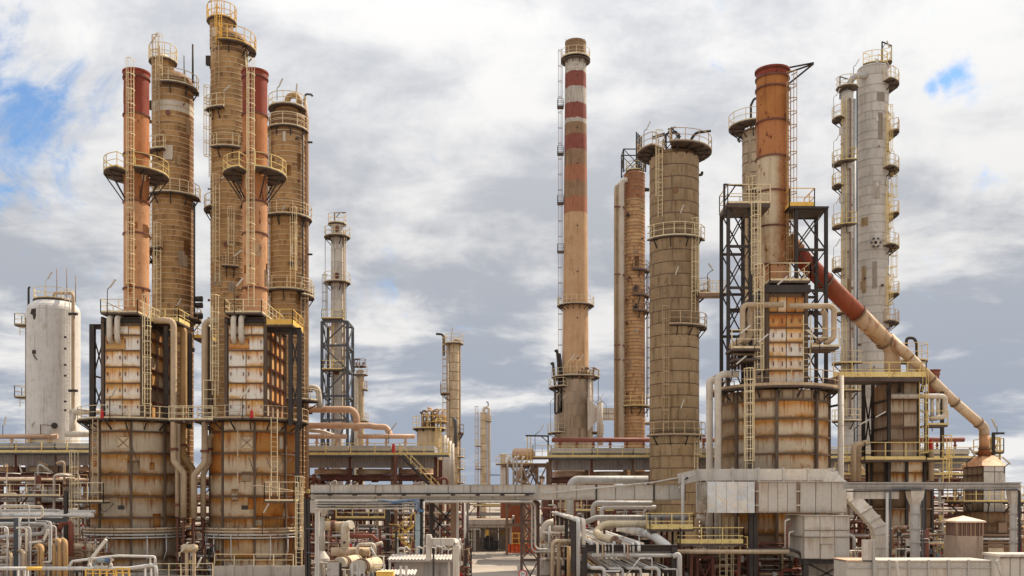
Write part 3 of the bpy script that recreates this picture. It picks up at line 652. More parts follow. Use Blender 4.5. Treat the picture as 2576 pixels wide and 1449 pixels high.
# ------------------------------------------------------------------ crude towers behind the heaters
def dome(t, r, z, h, m, c=(0, 0), n=28, name='head'):
    t.add(name, MB().lathe([(r * math.cos(R(q)), z + h * math.sin(R(q))) for q in range(0, 91, 10)], (c[0], c[1], 0), n), m)
def cagecol(t, r, lst, m=None):
    for a, y0, y1 in lst: t.ladder(pol(r + .22, a, t.z(y1)), t.z(y0), a, 2.0, m)
def tower(name, label, px, D, r, ysh, hdome, ch, mats, strap='strap', grp=None, cat='tower', parts=1, n=28, base=0.0, patches=9):
    t = Th(name, label, cat, px, D, grp); zt = t.z(ysh)
    k = max(1, round((zt - base) / ch)); zs = lin(base, zt, k); q_ = (zt - base) / k
    if k > 12: zs = [zs[0]] + [z_ + q_ * rnd.choice((-.14, 0, 0, 0, .14)) for z_ in zs[1:-1]] + [zs[-1]]
    ms = [mats(t, (zs[i] + zs[i + 1]) / 2) for i in range(k)] if callable(mats) else [M[mats]] * k
    t.add('vessel', MB().lathe([(r - .03, base), (r - .03, zt)], n=n), M['clad_brown_dark'])
    courses(t, r, zs, ms, n=n, strap=M[strap] if strap else None, parts=parts)
    if hdome: dome(t, r, zt, hdome, ms[-1])
    for q in range(patches):                         # replaced or dented cladding sheets
        a = rnd.uniform(-75, 75); w_ = rnd.uniform(10, 34); h_ = q_ * rnd.choice((.9, 1.9, 2.9)); z_ = rnd.uniform(max(base, zt * .35), zt - 3)
        obj('replaced_sheet', MB().curved(r + .015, .02, a, a + w_, h_, 3).mesh('replaced_sheet', M[rnd.choice(('clad_patch', 'clad_tan', 'clad_brown', 'clad_brown_dark', 'clad_umber')) if 'grey' not in ms[0].name else rnd.choice(('clad_greydark', 'pipe_white', 'clad_umber'))]), t.o, (0, 0, z_))
    for q in range(patches):
        a = rnd.uniform(-80, 80); z_ = rnd.uniform(zt * .35, zt - 2); rr = rnd.choice((.07, .1, .16))
        t.add('nozzle', MB().sweep([pol(r, a, z_), pol(r + .22, a, z_), pol(r + .22, a, z_), pol(r + .27, a, z_)], [rr, rr, rr * 1.6, rr * 1.6], 10), M[rnd.choice(('black', 'steel_brown', 'steel_red'))])
    return t
def brown(t, z):
    y = YH - (z - ZC) * F / t.D
    if t.tag == 1 and 266 < y < 297: return M['clad_patch']
    return M['clad_brown_dark'] if y < t.dk else M['clad_brown']
Th.tag = 0; Th.dk = 0
Th.dk = 235; Th.tag = 1
t1 = tower('distillation_tower', 'brown banded tower with a pale band, behind the stack by the white vessel', 435, 101, 2.0, 215, 1.3, .52, brown, grp='brown banded towers')
Th.tag = 0; Th.dk = 150
t2 = tower('distillation_tower', 'tallest brown banded tower, yellow railed head platform', 577, 101, 1.82, 108, 1.0, .52, brown, grp='brown banded towers')
Th.dk = 350
t3 = tower('distillation_tower', 'brown banded tower with an arched pipe over its domed head', 723, 101, 1.80, 302, .9, .52, brown, grp='brown banded towers')
for t, cx, r, y0, y1 in ((t1, 413, 1.06, 240, 163), (t2, 560, 1.14, 130, 62)):
    c = (t.x(cx), -.35); courses(t, r, lin(t.z(y0), t.z(y1), 6), M['clad_brown'], 20, strap=M['strap'], c=c)
    t.deck(.3, r + .33, t.z(y1) + .1, 0, 360, c=c, rmat=M['yellow'] if t is t2 else M['cream'], h=1.45, n=14, gap=.8)
    dome(t, .8, t.z(y1) + .12, .8, M['pipe_cream'], c, 16, 'nozzle_cap')
    t.lamp((c[0] - r - .25, c[1], t.z(y1)), 2.0, .35, 55)
    t.ladder((c[0] + .15, c[1] - r - .3, t.z(y1 + 75)), t.z(y1) + 1.2, 0, .5, M['yellow'] if t is t2 else M['cream'])
t1.deck(1.95, 2.55, t1.z(228), -10, 120, brackets=3, h=1.3)
t1.deck(2.05, 2.75, t1.z(394), -75, 0, brackets=2, h=1.25); t1.deck(2.05, 2.7, t1.z(500), -45, 110, brackets=4, h=1.25)
t1.deck(2.05, 2.7, t1.z(636), -115, -8, brackets=3, h=1.25); t1.deck(2.05, 2.8, t1.z(806), 20, 130, brackets=2)
cagecol(t1, 2.0, ((-22, 140, 385), (-50, 505, 636), (-18, 600, 800)))
t1.pipe([t1.p(485, 210, .2), t1.p(485, 112, .2)], .1, M['black'], 'vent_pipe', 8)
t1.pipe([t1.p(463, 195, .2), t1.p(463, 140, .2)], .05, M['black'], 'mast', 6)
t1.pipe([t1.p(489, 510, -.3), t1.p(489, 820, -.3)], .1, M['blackgrey'], 'vent_pipe', 8)
t1.add('patch_plate', MB().box(pol(2.05, 8, t1.z(397)), (.75, .06, 1.1), R(8)), M['clad_patch']); t1.add('patch_plate', MB().box(pol(2.05, 5, t1.z(408)), (.9, .05, .8), R(5)), M['clad_patch'])
for y in (752, 768, 795): t1.add('valve', MB().sweep([t1.p(492, y, -.5), t1.p(509, y, -.5)], [.26, .30], 12), M['black'])
t1.lamp(t1.p(389, 500, -.4), 1.2, .4, 50); t1.lamp(t1.p(383, 393, -.4), 2.6, .5, 40); t1.lamp(t1.p(440, 790, -2.2), .6, .3, 60)
t1.add('davit', MB().box(t1.p(381, 265, 0), (.35, .3, .9)), M['black'])
t2.deck(1.9, 2.65, t2.z(126), -8, 125, brackets=3, rmat=M['yellow'], h=1.4)
for y, a0, a1 in ((289, -60, 2), (386, -32, 42), (531, -105, -32), (681, -2, 38)): t2.deck(1.87, 2.5, t2.z(y), a0, a1, brackets=2, h=1.25)
cagecol(t2, 1.82, ((-20, 128, 232), (-48, 255, 455), (-18, 480, 720), (20, 560, 680)))
t2.bar('davit', t2.p(523, 145, 0), t2.p(533, 180, 0), .2, M['black']); t2.add('davit_block', MB().box(t2.p(525, 153), (.5, .4, .9)), M['black'])
for px, py in ((558, 240), (553, 460), (585, 655)): t2.lamp(t2.p(px, py, -2.1), .2, .3, 40)
t2.add('patch_plate', MB().box(pol(1.86, -32, t2.z(98)), (.8, .06, .8), R(-32)), M['clad_patch'])
t2.pipe([t2.p(617, 130, -.6), t2.p(619, 190, -.6)], .08, M['cream'], 'vent_pipe', 6)
t3.deck(.8, 1.9, t3.z(276), 0, 360, h=1.2, n=18); t3.deck(1.75, 2.12, t3.z(331), 0, 360, brackets=8, h=1.25, n=18)
t3.add('head_neck', MB().lathe([(1.2, t3.z(292)), (1.2, t3.z(270))], n=20), M['clad_brown'])
t3.deck(1.85, 2.45, t3.z(552), -70, 120, brackets=5, h=1.25); t3.deck(1.85, 2.5, t3.z(737), -115, 120, brackets=5, h=1.25)
t3.deck(2.0, 2.7, t3.z(748), 50, 125, brackets=2, h=1.3)
t3.pipe([t3.p(722, 275, -.2), t3.p(724, 240, -.2), t3.p(752, 240, -.2), t3.p(752, 268, -.2)], .3, M['pipe_ochre'], 'arch_pipe', 12, .6, .6)
t3.pipe([t3.p(766, 250, .3), t3.p(772, 300, .3), t3.p(772, 1230, .3)], .2, M['pipe_pink'], 'downcomer', 10, seam=1.5)
t3.pipe([t3.p(767, 262, .2), t3.p(767, 236, .2), t3.p(784, 238, .2), t3.p(786, 242, .2)], .11, M['blackgrey'], 'vent_pipe', 8)
t3.pipe([t3.p(762, 340, -.9), t3.p(762, 1230, -.9)], .08, M['black'], 'vent_pipe', 6)
for y in (358, 640, 985, 1040): t3.bar('guide', t3.p(765, y, .2), t3.p(786, y, .2), .16, M['black'])
cagecol(t3, 1.8, ((-48, 340, 545), (-50, 555, 735), (-50, 745, 1060), (28, 560, 740), (60, 745, 1050)))
t3.lamp(t3.p(697, 252, -1), 1.2, .25, 65); t3.lamp(t3.p(702, 560, -1.9), .8, .3, 60); t3.lamp(t3.p(745, 240, -.4), .3, .05, 85)
for y, a in ((360, 3), (640, 25)): t3.add('patch_plate', MB().box(pol(1.84, a, t3.z(y)), (.3, .06, 1.0), R(a)), M['clad_patch'])
t3.add('manway', MB().sweep([pol(1.8, 24, t3.z(540)), pol(2.1, 24, t3.z(540))], .33, 14), M['clad_brown_dark'])
t3.pipe([t3.p(775, 975, -.5), t3.p(800, 975, -.5), t3.p(804, 1010, -.5), t3.p(804, 1026, -.5)], .28, M['pipe_cream'], 'relief_pipe', 12, .5, .5)
t3.deck(1.85, 3.4, t3.z(1010), -20, 110, brackets=3)
# ------------------------------------------------------------------ white vessel
v = Th('storage_vessel', 'tall off-white domed vessel standing apart at the end of the row', 'vessel', 135, 110)
vr = 2.72; zt = v.z(785)
courses(v, vr, lin(0, zt, 9), M['tank_white'], 40, lip=.008)
dome(v, vr, zt, 1.5, M['tank_white'], n=40)
v.deck(1.2, 2.1, v.z(757), 0, 360, h=1.15, n=16)
v.pipe([v.p(136, 757, -.3), v.p(136, 737, -.3), v.p(184, 737, -2.1), v.p(184, 1045, -2.1), v.p(184, 1090, -2.1)], .19, M['pipe_tan'], 'overhead_pipe', 12, .55)
v.pipe([v.p(72, 812, -.3), v.p(72, 724, -.3), v.p(76, 722, -.3)], .12, M['black'], 'vent_pipe', 8, .2)
v.flatdeck(v.x(48), v.x(74), -1.0, .6, v.z(820), 'flb', h=1.2); v.flatdeck(v.x(48), v.x(74), -1.0, .6, v.z(1000), 'flb', h=1.2)
for y in (820, 1000): v.add('drop_rail', MB().rail([v.p(50, y + 22, -.9), v.p(72, y + 22, -.9)], .8, toe=0), M['cream'])
v.ladder(pol(vr + .2, 52, .0), v.z(757) + 1, 52, None, M['pipe_white'])
v.ladder(pol(vr + .2, -88, .0), v.z(800), -88, None, M['steel_brown'])
for px, y0 in ((143, 676), (168, 676), (190, 694)): v.pipe([v.p(px, 760, 0), v.p(px, y0, 0)], .045, M['steel_brown'], 'lightning_rod', 5)
v.lamp(v.p(115, 757, -1.5), 2.2, .35, 60, M['clad_grey'])
s_ = [v.p(x, y, -2.62) for x, y in ((79, 777), (99, 775), (99, 787), (92, 789), (88, 803), (84, 803), (82, 791), (76, 790))]
mb = MB(); mb.v = [tuple(q) for q in s_] + [(q[0], q[1] + .15, q[2]) for q in s_]; mb.face(list(range(8)))
for i in range(8): mb.face([i, (i + 1) % 8, 8 + (i + 1) % 8, 8 + i])
v.add('bracket_plate', mb, M['black'])
v.add('bracket_plate', MB().box(v.p(88, 886, -2.4), (.4, .5, .4)).bar(v.p(84, 893, -2.6), v.p(93, 905, -2.7), .08), M['black'])
v.add('manway', MB().sweep([v.p(137, 1071, -2.6), v.p(137, 1071, -3.0)], .33, 16), M['black']); v.bar('davit', v.p(104, 1068, -2.9), v.p(134, 1071, -2.9), .07, M['steel_red']); v.bar('davit', v.p(102, 1068, -2.9), v.p(102, 1100, -2.9), .07, M['steel_red'])
v.add('bolt_ring', MB().lathe([(.42, 0), (.42, .1), (.3, .1)], n=14), M['clad_grey']).matrix_basis = __import__('mathutils').Matrix.Translation(v.p(89, 1071, -2.45)) @ __import__('mathutils').Matrix.Rotation(R(100), 4, 'X')
v.add('manway', MB().sweep([v.p(112, 818, -2.5), v.p(112, 818, -2.8)], .3, 14), M['tank_white'])
for y in (848, 877, 918, 945, 1010, 1032): v.add('clip', MB().box(v.p(164, y, -2.5), (.2, .2, .2)), M['black'])
for y in (790, 983): v.add('pipe_guide', MB().box(v.p(184, y, -2.1), (.9, .4, .25)), M['black'])
# ------------------------------------------------------------------ slim grey tower in its steel frame
t = Th('slim_tower', 'slim grey tower rising out of a steel lattice frame', 'tower', 848, 130)
r = .79; courses(t, r, lin(0, t.z(566), 26), M['clad_grey'], 24, strap=M['clad_greydark'], lip=.012); dome(t, r, t.z(566), .5, M['clad_grey'])
t.deck(.4, 1.2, t.z(564), h=1.2, n=12); t.deck(r, 1.7, t.z(597), h=1.2, n=14, brackets=6); t.deck(r, 1.75, t.z(712), h=1.2, n=14, brackets=6)
t.add('davit', MB().bar(t.p(841, 575), t.p(841, 534), .12).bar(t.p(841, 535), t.p(870, 535), .12).bar(t.p(843, 549), t.p(855, 536), .08), M['blackgrey'])
for px, dy, rr, m in ((866, -.3, .14, 'pipe_tan'), (871, -.2, .06, 'pipe_grey'), (818, -.2, .05, 'pipe_grey'), (838, -.9, .05, 'pipe_grey')):
    t.pipe([t.p(px, 580, dy), t.p(px, 1080, dy)], rr, M[m], 'riser', 8)
for y in (580, 697, 808, 938): t.add('manway', MB().sweep([pol(r, 5, t.z(y)), pol(r + .25, 5, t.z(y))], .36, 14), M['steel_red'])
t.ladder(pol(1.3, -65, t.z(820)), t.z(712), -65, 2.0, M['pipe_grey'], st=1.0)
fx0, fx1 = t.x(810, -2), t.x(874, -2)
frame(t, fx0, fx1, -2.0, 2.2, [0, 5, 10, t.z(1060), t.z(1000), t.z(935), t.z(875), t.z(816)], .34, M['blackgrey'], brace='z', bw=.16)
for y in (808, 934): t.flatdeck(fx0, t.x(862, -2), -2.2, -.9, t.z(y), 'flr', rmat=M['yellow_pale'])
t.ladder((t.x(834, -1.8), -1.8, t.z(1090)), t.z(816), 0, None, M['yellow']); t.ladder((t.x(834, -1.8), -1.8, t.z(1090)), t.z(935), 0, None, M['yellow'])
t.pipe([t.p(846, 868, -1.6), t.p(835, 868, -1.6), t.p(835, 905, -1.6), t.p(843, 912, -1.6)], .2, M['pipe_white'], 'loop_pipe', 10, .35)
# ------------------------------------------------------------------ small tower pair beside it
t = Th('stripping_column', 'short tan column pair beside the lattice frame', 'tower', 906, 140)
courses(t, .55, lin(0, t.z(935), 16), M['clad_tan'], 18, strap=M['strap']); dome(t, .55, t.z(935), .3, M['clad_tan'])
courses(t, .5, lin(0, t.z(955), 14), M['clad_patch'], 16, c=(t.x(895), -.6)); dome(t, .5, t.z(955), .35, M['clad_patch'], (t.x(895), -.6))
t.deck(.2, 1.1, t.z(943), h=1.2, n=12, rmat=M['pipe_white']); t.deck(.6, 1.1, t.z(981), 30, 130, h=1.2); t.deck(.6, 1.2, t.z(1060), 20, 130)
t.deck(.2, .9, t.z(922), h=1.0, n=10, rmat=M['steel_brown'])
t.pipe([t.p(891, 935), t.p(891, 904), t.p(907, 905)], .09, M['black'], 'vent_pipe', 8, .3)
t.pipe([t.p(914, 940, -.4), t.p(908, 945, -.4), t.p(899, 955, -.4), t.p(899, 1080, -.4)], .18, M['pipe_tan'], 'riser', 10)
for x in (895, 903, 912): t.pipe([t.p(x, 925, -.5), t.p(x + 2, 912, -.5)], .12, M['steel_red'], 'valve', 6)
# ------------------------------------------------------------------ cream tower and the vessel in front of it
t = Th('fractionating_tower', 'cream tower with a black gooseneck vent left of the road', 'tower', 1142, 140)
courses(t, .76, lin(0, t.z(866), 22), M['clad_tan'], 22, strap=M['steel_brown'], lip=.015); dome(t, .76, t.z(866), .4, M['clad_tan'])
t.deck(.3, 1.35, t.z(865), h=1.2, n=14)
t.pipe([t.p(1116, 895), t.p(1116, 841), t.p(1097, 840)], .16, M['black'], 'vent_pipe', 8, .5)
t.pipe([t.p(1143, 862), t.p(1143, 855), t.p(1156, 855), t.p(1156, 1240)], .17, M['pipe_tan'], 'downcomer', 10, .4)
t.pipe([t.p(1127, 870, -.4), t.p(1127, 1240, -.4)], .14, M['pipe_cream'], 'riser', 8, seam=1.5)
t.ladder(pol(.98, -72, 2), t.z(866), -72, 2.0, st=1.0)
t.deck(.8, 1.9, t.z(991), -110, -40, h=1.3, brackets=2); t.deck(.8, 1.4, t.z(1090), 50, 120, h=1.2, brackets=2, rmat=M['steel_brown']); t.lamp(t.p(1108, 990, -.4), 1.6, .4, 20, side=1)
t.lamp(t.p(1135, 862), 1.2, .05, 80)
t.pipe([t.p(1140, 1050, -1), t.p(1146, 1060, -1), t.p(1146, 1125, -1)], .2, M['blackgrey'], 'bypass_pipe', 10)
for y in (1150, 1180, 1215): t.deck(.8, 1.5, t.z(y), 40, 110, h=1.1)
t = Th('reflux_drum', 'squat tan vessel crowded with pipes and orange rails on top', 'vessel', 1080, 126)
courses(t, 1.55, lin(0, t.z(1083), 7), M['clad_tan'], 26, strap=M['steel_brown'], lip=.02); dome(t, 1.55, t.z(1083), .5, M['clad_tan'])
t.deck(.5, 2.1, t.z(1079), h=1.5, n=16, rmat=M['yellow_pale'], brackets=8); t.deck(.5, 2.2, t.z(1062), 30, 140, h=1.4, rmat=M['yellow'])
for i in range(14):
    x = 1053 + rnd.uniform(0, 62); y = rnd.uniform(1028, 1062); dy = rnd.uniform(-1.2, 1.2)
    t.pipe([t.p(x, 1080, dy), t.p(x, y, dy), t.p(x + rnd.choice((-12, 14, 9)), y - rnd.uniform(0, 6), dy), t.p(x + 10, y + 15, dy)], rnd.uniform(.06, .16), M[rnd.choice(('pipe_cream', 'pipe_tan', 'pipe_pink', 'black', 'steel_brown'))], 'top_pipe', 7)
t.ladder((t.x(1106), -2.0, t.z(1215)), t.z(1075), 0, 1.0, M['yellow_pale'])
for x, rr in ((1117, .3), (1124, .26), (1131, .26), (1138, .24)):
    t.pipe([t.p(x, 1240, -1.4), t.p(x, 1095 + (x - 1117), -1.4)], rr, M['pipe_cream'], 'riser', 10, seam=1.0)
# ------------------------------------------------------------------ distant small column by the gap
t = Th('absorber_column', 'small cream column with arched pipe standing alone in the gap', 'tower', 1216.5, 190)
courses(t, .62, lin(0, t.z(1039), 16), M['clad_tan'], 18, strap=M['steel_brown'], lip=.02); dome(t, .62, t.z(1039), .3, M['clad_tan'])
t.pipe([t.p(1217, 1040), t.p(1217, 1025), t.p(1230, 1025), t.p(1230, 1240)], .3, M['pipe_cream'], 'overhead_pipe', 10, .6, 2.0); t.pipe([t.p(1228, 1026), t.p(1228, 1012), t.p(1223, 1011)], .1, M['black'], 'vent_pipe', 6, .2)
t.deck(.65, 1.5, t.z(1060), 45, 130, h=1.1); t.deck(.65, 1.6, t.z(1122), -140, -40, h=1.1); t.deck(.65, 1.6, t.z(1180), -140, -30, h=1.1)
t.ladder(pol(1.0, -80, 2), t.z(1035), -80, 2.0, st=1.2)
t.pipe([t.p(1233, 1195), t.p(1262, 1195)], .1, M['black'], 'side_pipe', 6)
# ------------------------------------------------------------------ striped concrete chimney
t = Th('striped_chimney', 'tall concrete chimney with faded red and white bands', 'chimney', 1448, 170)
ys = [945, 760, 540, 501, 461, 421, 383, 344, 315, 304, 266, 226, 188, 151, 128, 108]
ms = ['conc_tan', 'conc_tan', 'conc_orange', 'conc_brown', 'conc_orange', 'conc_brown', 'conc_red', 'conc_brown', 'conc_white', 'conc_red', 'conc_white', 'conc_red', 'conc_dirty', 'conc_brown', 'conc_brown']
def cr(y): return (26 + (y - 108) / 837 * 7) * 170 / F
for i, m in enumerate(ms):
    a, b = ys[i], ys[i + 1]; mb = MB(); k = 72
    for y in (a, b):
        g_ = random.Random(int(y)); j_ = [0.0 if y in (945, 108, 128) else g_.uniform(-.05, .05) + .07 * math.sin(q * .3 + y) for q in range(k)]
        mb.v += [pol(cr(y), q * 360 / k, t.z(y) + j_[q]) for q in range(k)]
    for q in range(k): mb.face([q, (q + 1) % k, k + (q + 1) % k, k + q], True)
    t.add('shaft_band', mb, M[m])
t.add('crown', MB().lathe([(cr(108) + .05, t.z(112)), (cr(108) + .05, t.z(107)), (cr(108) - .3, t.z(107)), (cr(108) - .3, t.z(150))], n=32), M['conc_brown'])
t.deck(cr(140), 2.5, t.z(150), h=1.4, n=22, brackets=10, drop=1.0, toe=.3); t.deck(cr(140), 2.5, t.z(155), rail=False, n=22)
t.deck(cr(765), 3.15, t.z(770), h=1.4, n=22, brackets=14, drop=.8)
lx = -(cr(500) + .35)
t.ladder((lx + .05, 0, t.z(1000)), t.z(140), -90, 1.0, M['steel_brown'], st=2.6)
for y in (270, 388, 512, 634): t.flatdeck(lx - .75, lx + .3, -.5, .5, t.z(y), 'flb', rmat=M['blackgrey'], h=1.3)
for y in (200, 330, 420, 575, 690, 805, 905): t.add('socket', MB().sweep([pol(cr(y) - .1, 5, t.z(y)), pol(cr(y) + .05, 5, t.z(y))], .14, 8), M['black'])
for px in (1424, 1471): t.pipe([t.p(px, 112), t.p(px, 98)], .04, M['black'], 'lightning_rod', 5)
# plinth tower with its decks
rb = 2.95
courses(t, rb, lin(0, t.z(958), 13), M['conc_base'], 32, lip=.03, name='base_course', parts=14)
t.add('base_core', MB().lathe([(rb - .05, 0), (rb - .05, t.z(958)), (2.3, t.z(948)), (2.2, t.z(940))], n=32), M['conc_base'])
t.add('side_shell', MB().lathe([(1.6, 0), (1.6, t.z(985))], (-2.0, .8, 0), 20), M['conc_base']); t.pipe([t.p(1483, 1105, -2.6), t.p(1483, 950, -2.6)], .32, M['conc_base'], 'flue_pipe', 10, seam=1.2)
t.deck(2.3, 4.1, t.z(950), h=1.35, n=22, brackets=14); t.deck(2.9, 4.6, t.z(976), -135, -30, h=1.35, brackets=5)
for a0, a1 in ((-120, -40), (45, 115)): t.deck(rb, 4.8, t.z(1090), a0, a1, h=1.5, brackets=2)
for px, y in ((1401, 880), (1408, 890), (1391, 912)): t.pipe([t.p(px + 6, 975, -1), t.p(px + 3, y + 30, -1), t.p(px, y, -1), t.p(px - 5, y + 5, -1)], .22, M['black'], 'gooseneck_vent', 8, .5)
for px in (1396, 1405, 1412): t.pipe([t.p(px, 950, -2), t.p(px, 1000 + px / 30, -2), t.p(1412, 1010 + (1412 - px), -2)], .16, M['black'], 'drain_pipe', 6)
for px, dy in ((1424, -3), (1428, -3.4), (1436, -3), (1450, -3.6)): t.lamp(t.p(px, 945, dy), 2.2, .8, 60, M['cream'])
for i in range(10): t.pipe([t.p(1455 + i * 4.2, 952, -3), t.p(1455 + i * 4.2, 915 + rnd.uniform(0, 26), -3), t.p(1457 + i * 5, 930, -3)], .12, M[rnd.choice(('black', 'steel_brown', 'pipe_tan'))], 'vent_pipe', 6)
t.pipe([t.p(1488, 925, -3), t.p(1505, 930, -3), t.p(1505, 1020, -3)], .06, M['blackgrey'], 'stay', 5)
for px, py in ((1385, 1085), (1495, 1090), (1402, 1090)): t.lamp(t.p(px, py, -4), 5.0, 1.0, 55, M['blackgrey'])
# flue duct from the chimney to the heater train
t = Th('flue_duct', 'pale rectangular flue duct between chimney and rust streaked column', 'duct', 1560, 166)
panelwall(t, (t.x(1505), -1.2, 0), (1, 0, 0), (0, -1, 0), lin(0, t.x(1600) - t.x(1505), 4), [t.z(1056), t.z(1042), t.z(1028)], M['duct'], name='duct_panel')
t.add('duct_core', MB().box2((t.x(1505), -1.15, t.z(1056)), (t.x(1600), 1.2, t.z(1028))), M['duct'])
mb = MB(); q = [(1478, 1000), (1505, 1028), (1505, 1056), (1478, 1085)]
mb.v = [t.p(x, y, -1.1) for x, y in q] + [t.p(x, y, 1.1) for x, y in q]; mb.face([0, 1, 2, 3]); mb.face([4, 5, 6, 7])
for i in range(4): mb.face([i, (i + 1) % 4, 4 + (i + 1) % 4, 4 + i])
t.add('taper', mb, M['duct'])
for px in (1512, 1508): t.pipe([t.p(px, 1120, -2), t.p(px - 1, 1010, -2)], .35, M['conc_base'], 'flue_leg', 10)
for px in (1505, 1525): t.lamp(t.p(px, 1045, -2.2), 1.8, .8, 60, side=-1)
t.flatdeck(t.x(1600), t.x(1640), -2.4, 1, t.z(1066), 'fl'); t.ladder(t.p(1612, 1110, -2.4), t.z(1035), 0, None)
# ------------------------------------------------------------------ rust streaked column
def brk(t, z): return M['brickclad_top'] if z > t.z(500) else M['brickclad']
t = tower('flash_column', 'rust red banded column with a small crane frame on top', 1596, 132, 1.38, 440, .4, .46, brk, strap='steel_brown')
frame(t, t.x(1566), t.x(1621), -1.2, 1.2, [t.z(440), t.z(383)], .16, M['black'], bw=.08)
for i in range(4): t.bar('grille_bar', t.p(1601 + i * 4, 440, -.8), t.p(1601 + i * 4, 332 + i * 4, -.8), .16, M['black'])
t.deck(.3, 1.2, t.z(432), h=1.1, n=10, rmat=M['yellow_pale'])
t.pipe([t.p(1578, 452, -1.2), t.p(1564, 456, -1.2), t.p(1564, 478, -1.2), t.p(1564, 1110, -1.2)], .33, M['pipe_cream'], 'side_riser', 12, .5, 1.6)
t.pipe([t.p(1566, 462, -.9), t.p(1557, 462, -.9), t.p(1557, 485, -.9), t.p(1557, 1110, -.9)], .2, M['pipe_tan'], 'side_riser', 12, .3, 1.6)
t.pipe([t.p(1560, 470, -.6), t.p(1550, 468, -.6), t.p(1549, 492, -.6), t.p(1549, 1110, -.6)], .24, M['pipe_tan'], 'side_riser', 12, .4, 1.6)
for y in (520, 690, 868, 905): t.bar('pipe_guide', t.p(1545, y, -1.4), t.p(1572, y, -1.4), .16, M['steel_red']); t.bar('knee', t.p(1566, y, -1.5), t.p(1582, y + 18, -1.6), .1, M['steel_red'])
for y in (684, 747, 786): t.deck(1.4, 2.0, t.z(y), -15, 110, h=1.15, rmat=M['steel_brown'], brackets=2)
for y in (731, 777): t.add('manway', MB().sweep([pol(1.4, 2, t.z(y)), pol(1.65, 2, t.z(y))], .35, 14), M['black'])
t.ladder(pol(1.6, 85, t.z(1040)), t.z(690), 85, 2.0, M['steel_brown']); t.pipe([t.p(1628, 690, -.2), t.p(1628, 1050, -.2)], .06, M['black'], 'conduit', 5)
t.add('nozzle', MB().sweep([t.p(1620, 477), t.p(1633, 477)], .25, 10), M['black'])
t.deck(1.4, 2.3, t.z(1024), -80, 80, h=1.3, rmat=M['yellow_pale'], brackets=4)
# ------------------------------------------------------------------ wide tan column with the broad head platform
t = Th('vacuum_column', 'wide tan column with a broad saucer platform, nearer than the chimney', 'tower', 1696, 102)
r = 2.46; zt = t.z(402); k = 34; zs = lin(0, zt, k)
t.add('vessel', MB().lathe([(r - .04, 0), (r - .04, zt), (r * .9, zt + .4), (.6, zt + .7)], n=36), M['clad_brown_dark'])
courses(t, r, zs, [M['clad_tan'] if i < 20 else M['clad_umber'] for i in range(k)], parts=8)
hoop = MB().lathe([(r, -.04), (r + .05, -.04), (r + .05, .04), (r, .04)], n=36).mesh('band', M['hoop'])
for z in zs[1:]: obj('band', hoop, t.o, (0, 0, z))
t.deck(1.6, 3.78, t.z(386), -16, 316, brackets=14, h=1.25, n=28, drop=1.3, gap=1.3)
for a in range(0, 360, 30): t.bar('strut', pol(2.2, a, zt + .1), pol(2.2, a, t.z(388)), .15, M['black'])
cx, cy = t.x(1690), 0
frame(t, t.x(1672), t.x(1705), -1, 1.4, [t.z(384), t.z(345)], .13, M['black'], bw=.08)
for a, b in (((1640, 345), (1672, 335)), ((1640, 350), (1700, 330)), ((1700, 330), (1712, 345)), ((1672, 345), (1690, 320)), ((1690, 320), (1705, 345)), ((1690, 320), (1690, 384)), ((1680, 325), (1700, 320))): t.bar('crane_member', t.p(*a, -.6), t.p(*b, -.6), .12, M['black'])
t.pipe([t.p(1736, 385, -.5), t.p(1738, 352, -.5), t.p(1750, 334, -.5), t.p(1788, 329, -.5)], .14, M['black'], 'vent_pipe', 8, .8)
t.lamp(t.p(1620, 385, -1), 2.2, .3, 65)
for y, a0, a1, ro in ((610, -70, 72, 3.1), (828, -18, 100, 3.3), (1098, -68, 68, 3.2)): t.deck(r + .02, ro, t.z(y), a0, a1, brackets=4, h=1.3, gap=1.1)
t.deck(r, 3.6, t.z(740), 60, 130, brackets=2, h=1.3)
cagecol(t, r, ((-40, 372, 560), (36, 588, 795), (-26, 805, 1088), (44, 1104, 1195)))
t.add('manway', MB().sweep([pol(r, -6, t.z(498)), pol(r + .12, -6, t.z(498))], .3, 14), M['clad_brown_dark'])
for px, py in ((1706, 570), (1693, 725), (1707, 1060)): t.lamp(t.p(px, py, -2.9), 1.2, .25, 70, M['steel_brown'])
t.pipe([t.p(1757, 440, 0), t.p(1766, 440, 0), t.p(1766, 432, 0)], .14, M['black'], 'nozzle', 8)
t.pipe([t.p(1757, 750, .4), t.p(1757, 1190, .4)], .08, M['steel_red'], 'conduit', 6)
# walkway from the wide column to the heater frame
w = Th('catwalk', 'narrow railed catwalk high between wide tan column and black frame', 'walkway', 1790, 100)
d = w.add('deck', MB().box2((w.x(1757), -.6, w.z(748)), (w.x(1822), .6, w.z(740))), M['steel_brown'])
for y in (-.55, .55): part('railing', MB().rail([(w.x(1757), y, w.z(740)), (w.x(1822), y, w.z(740))], 1.25, gap=.7), M['cream'], d)
w.lamp(w.p(1780, 740, -.5), 2.0, .5, 125, side=1)
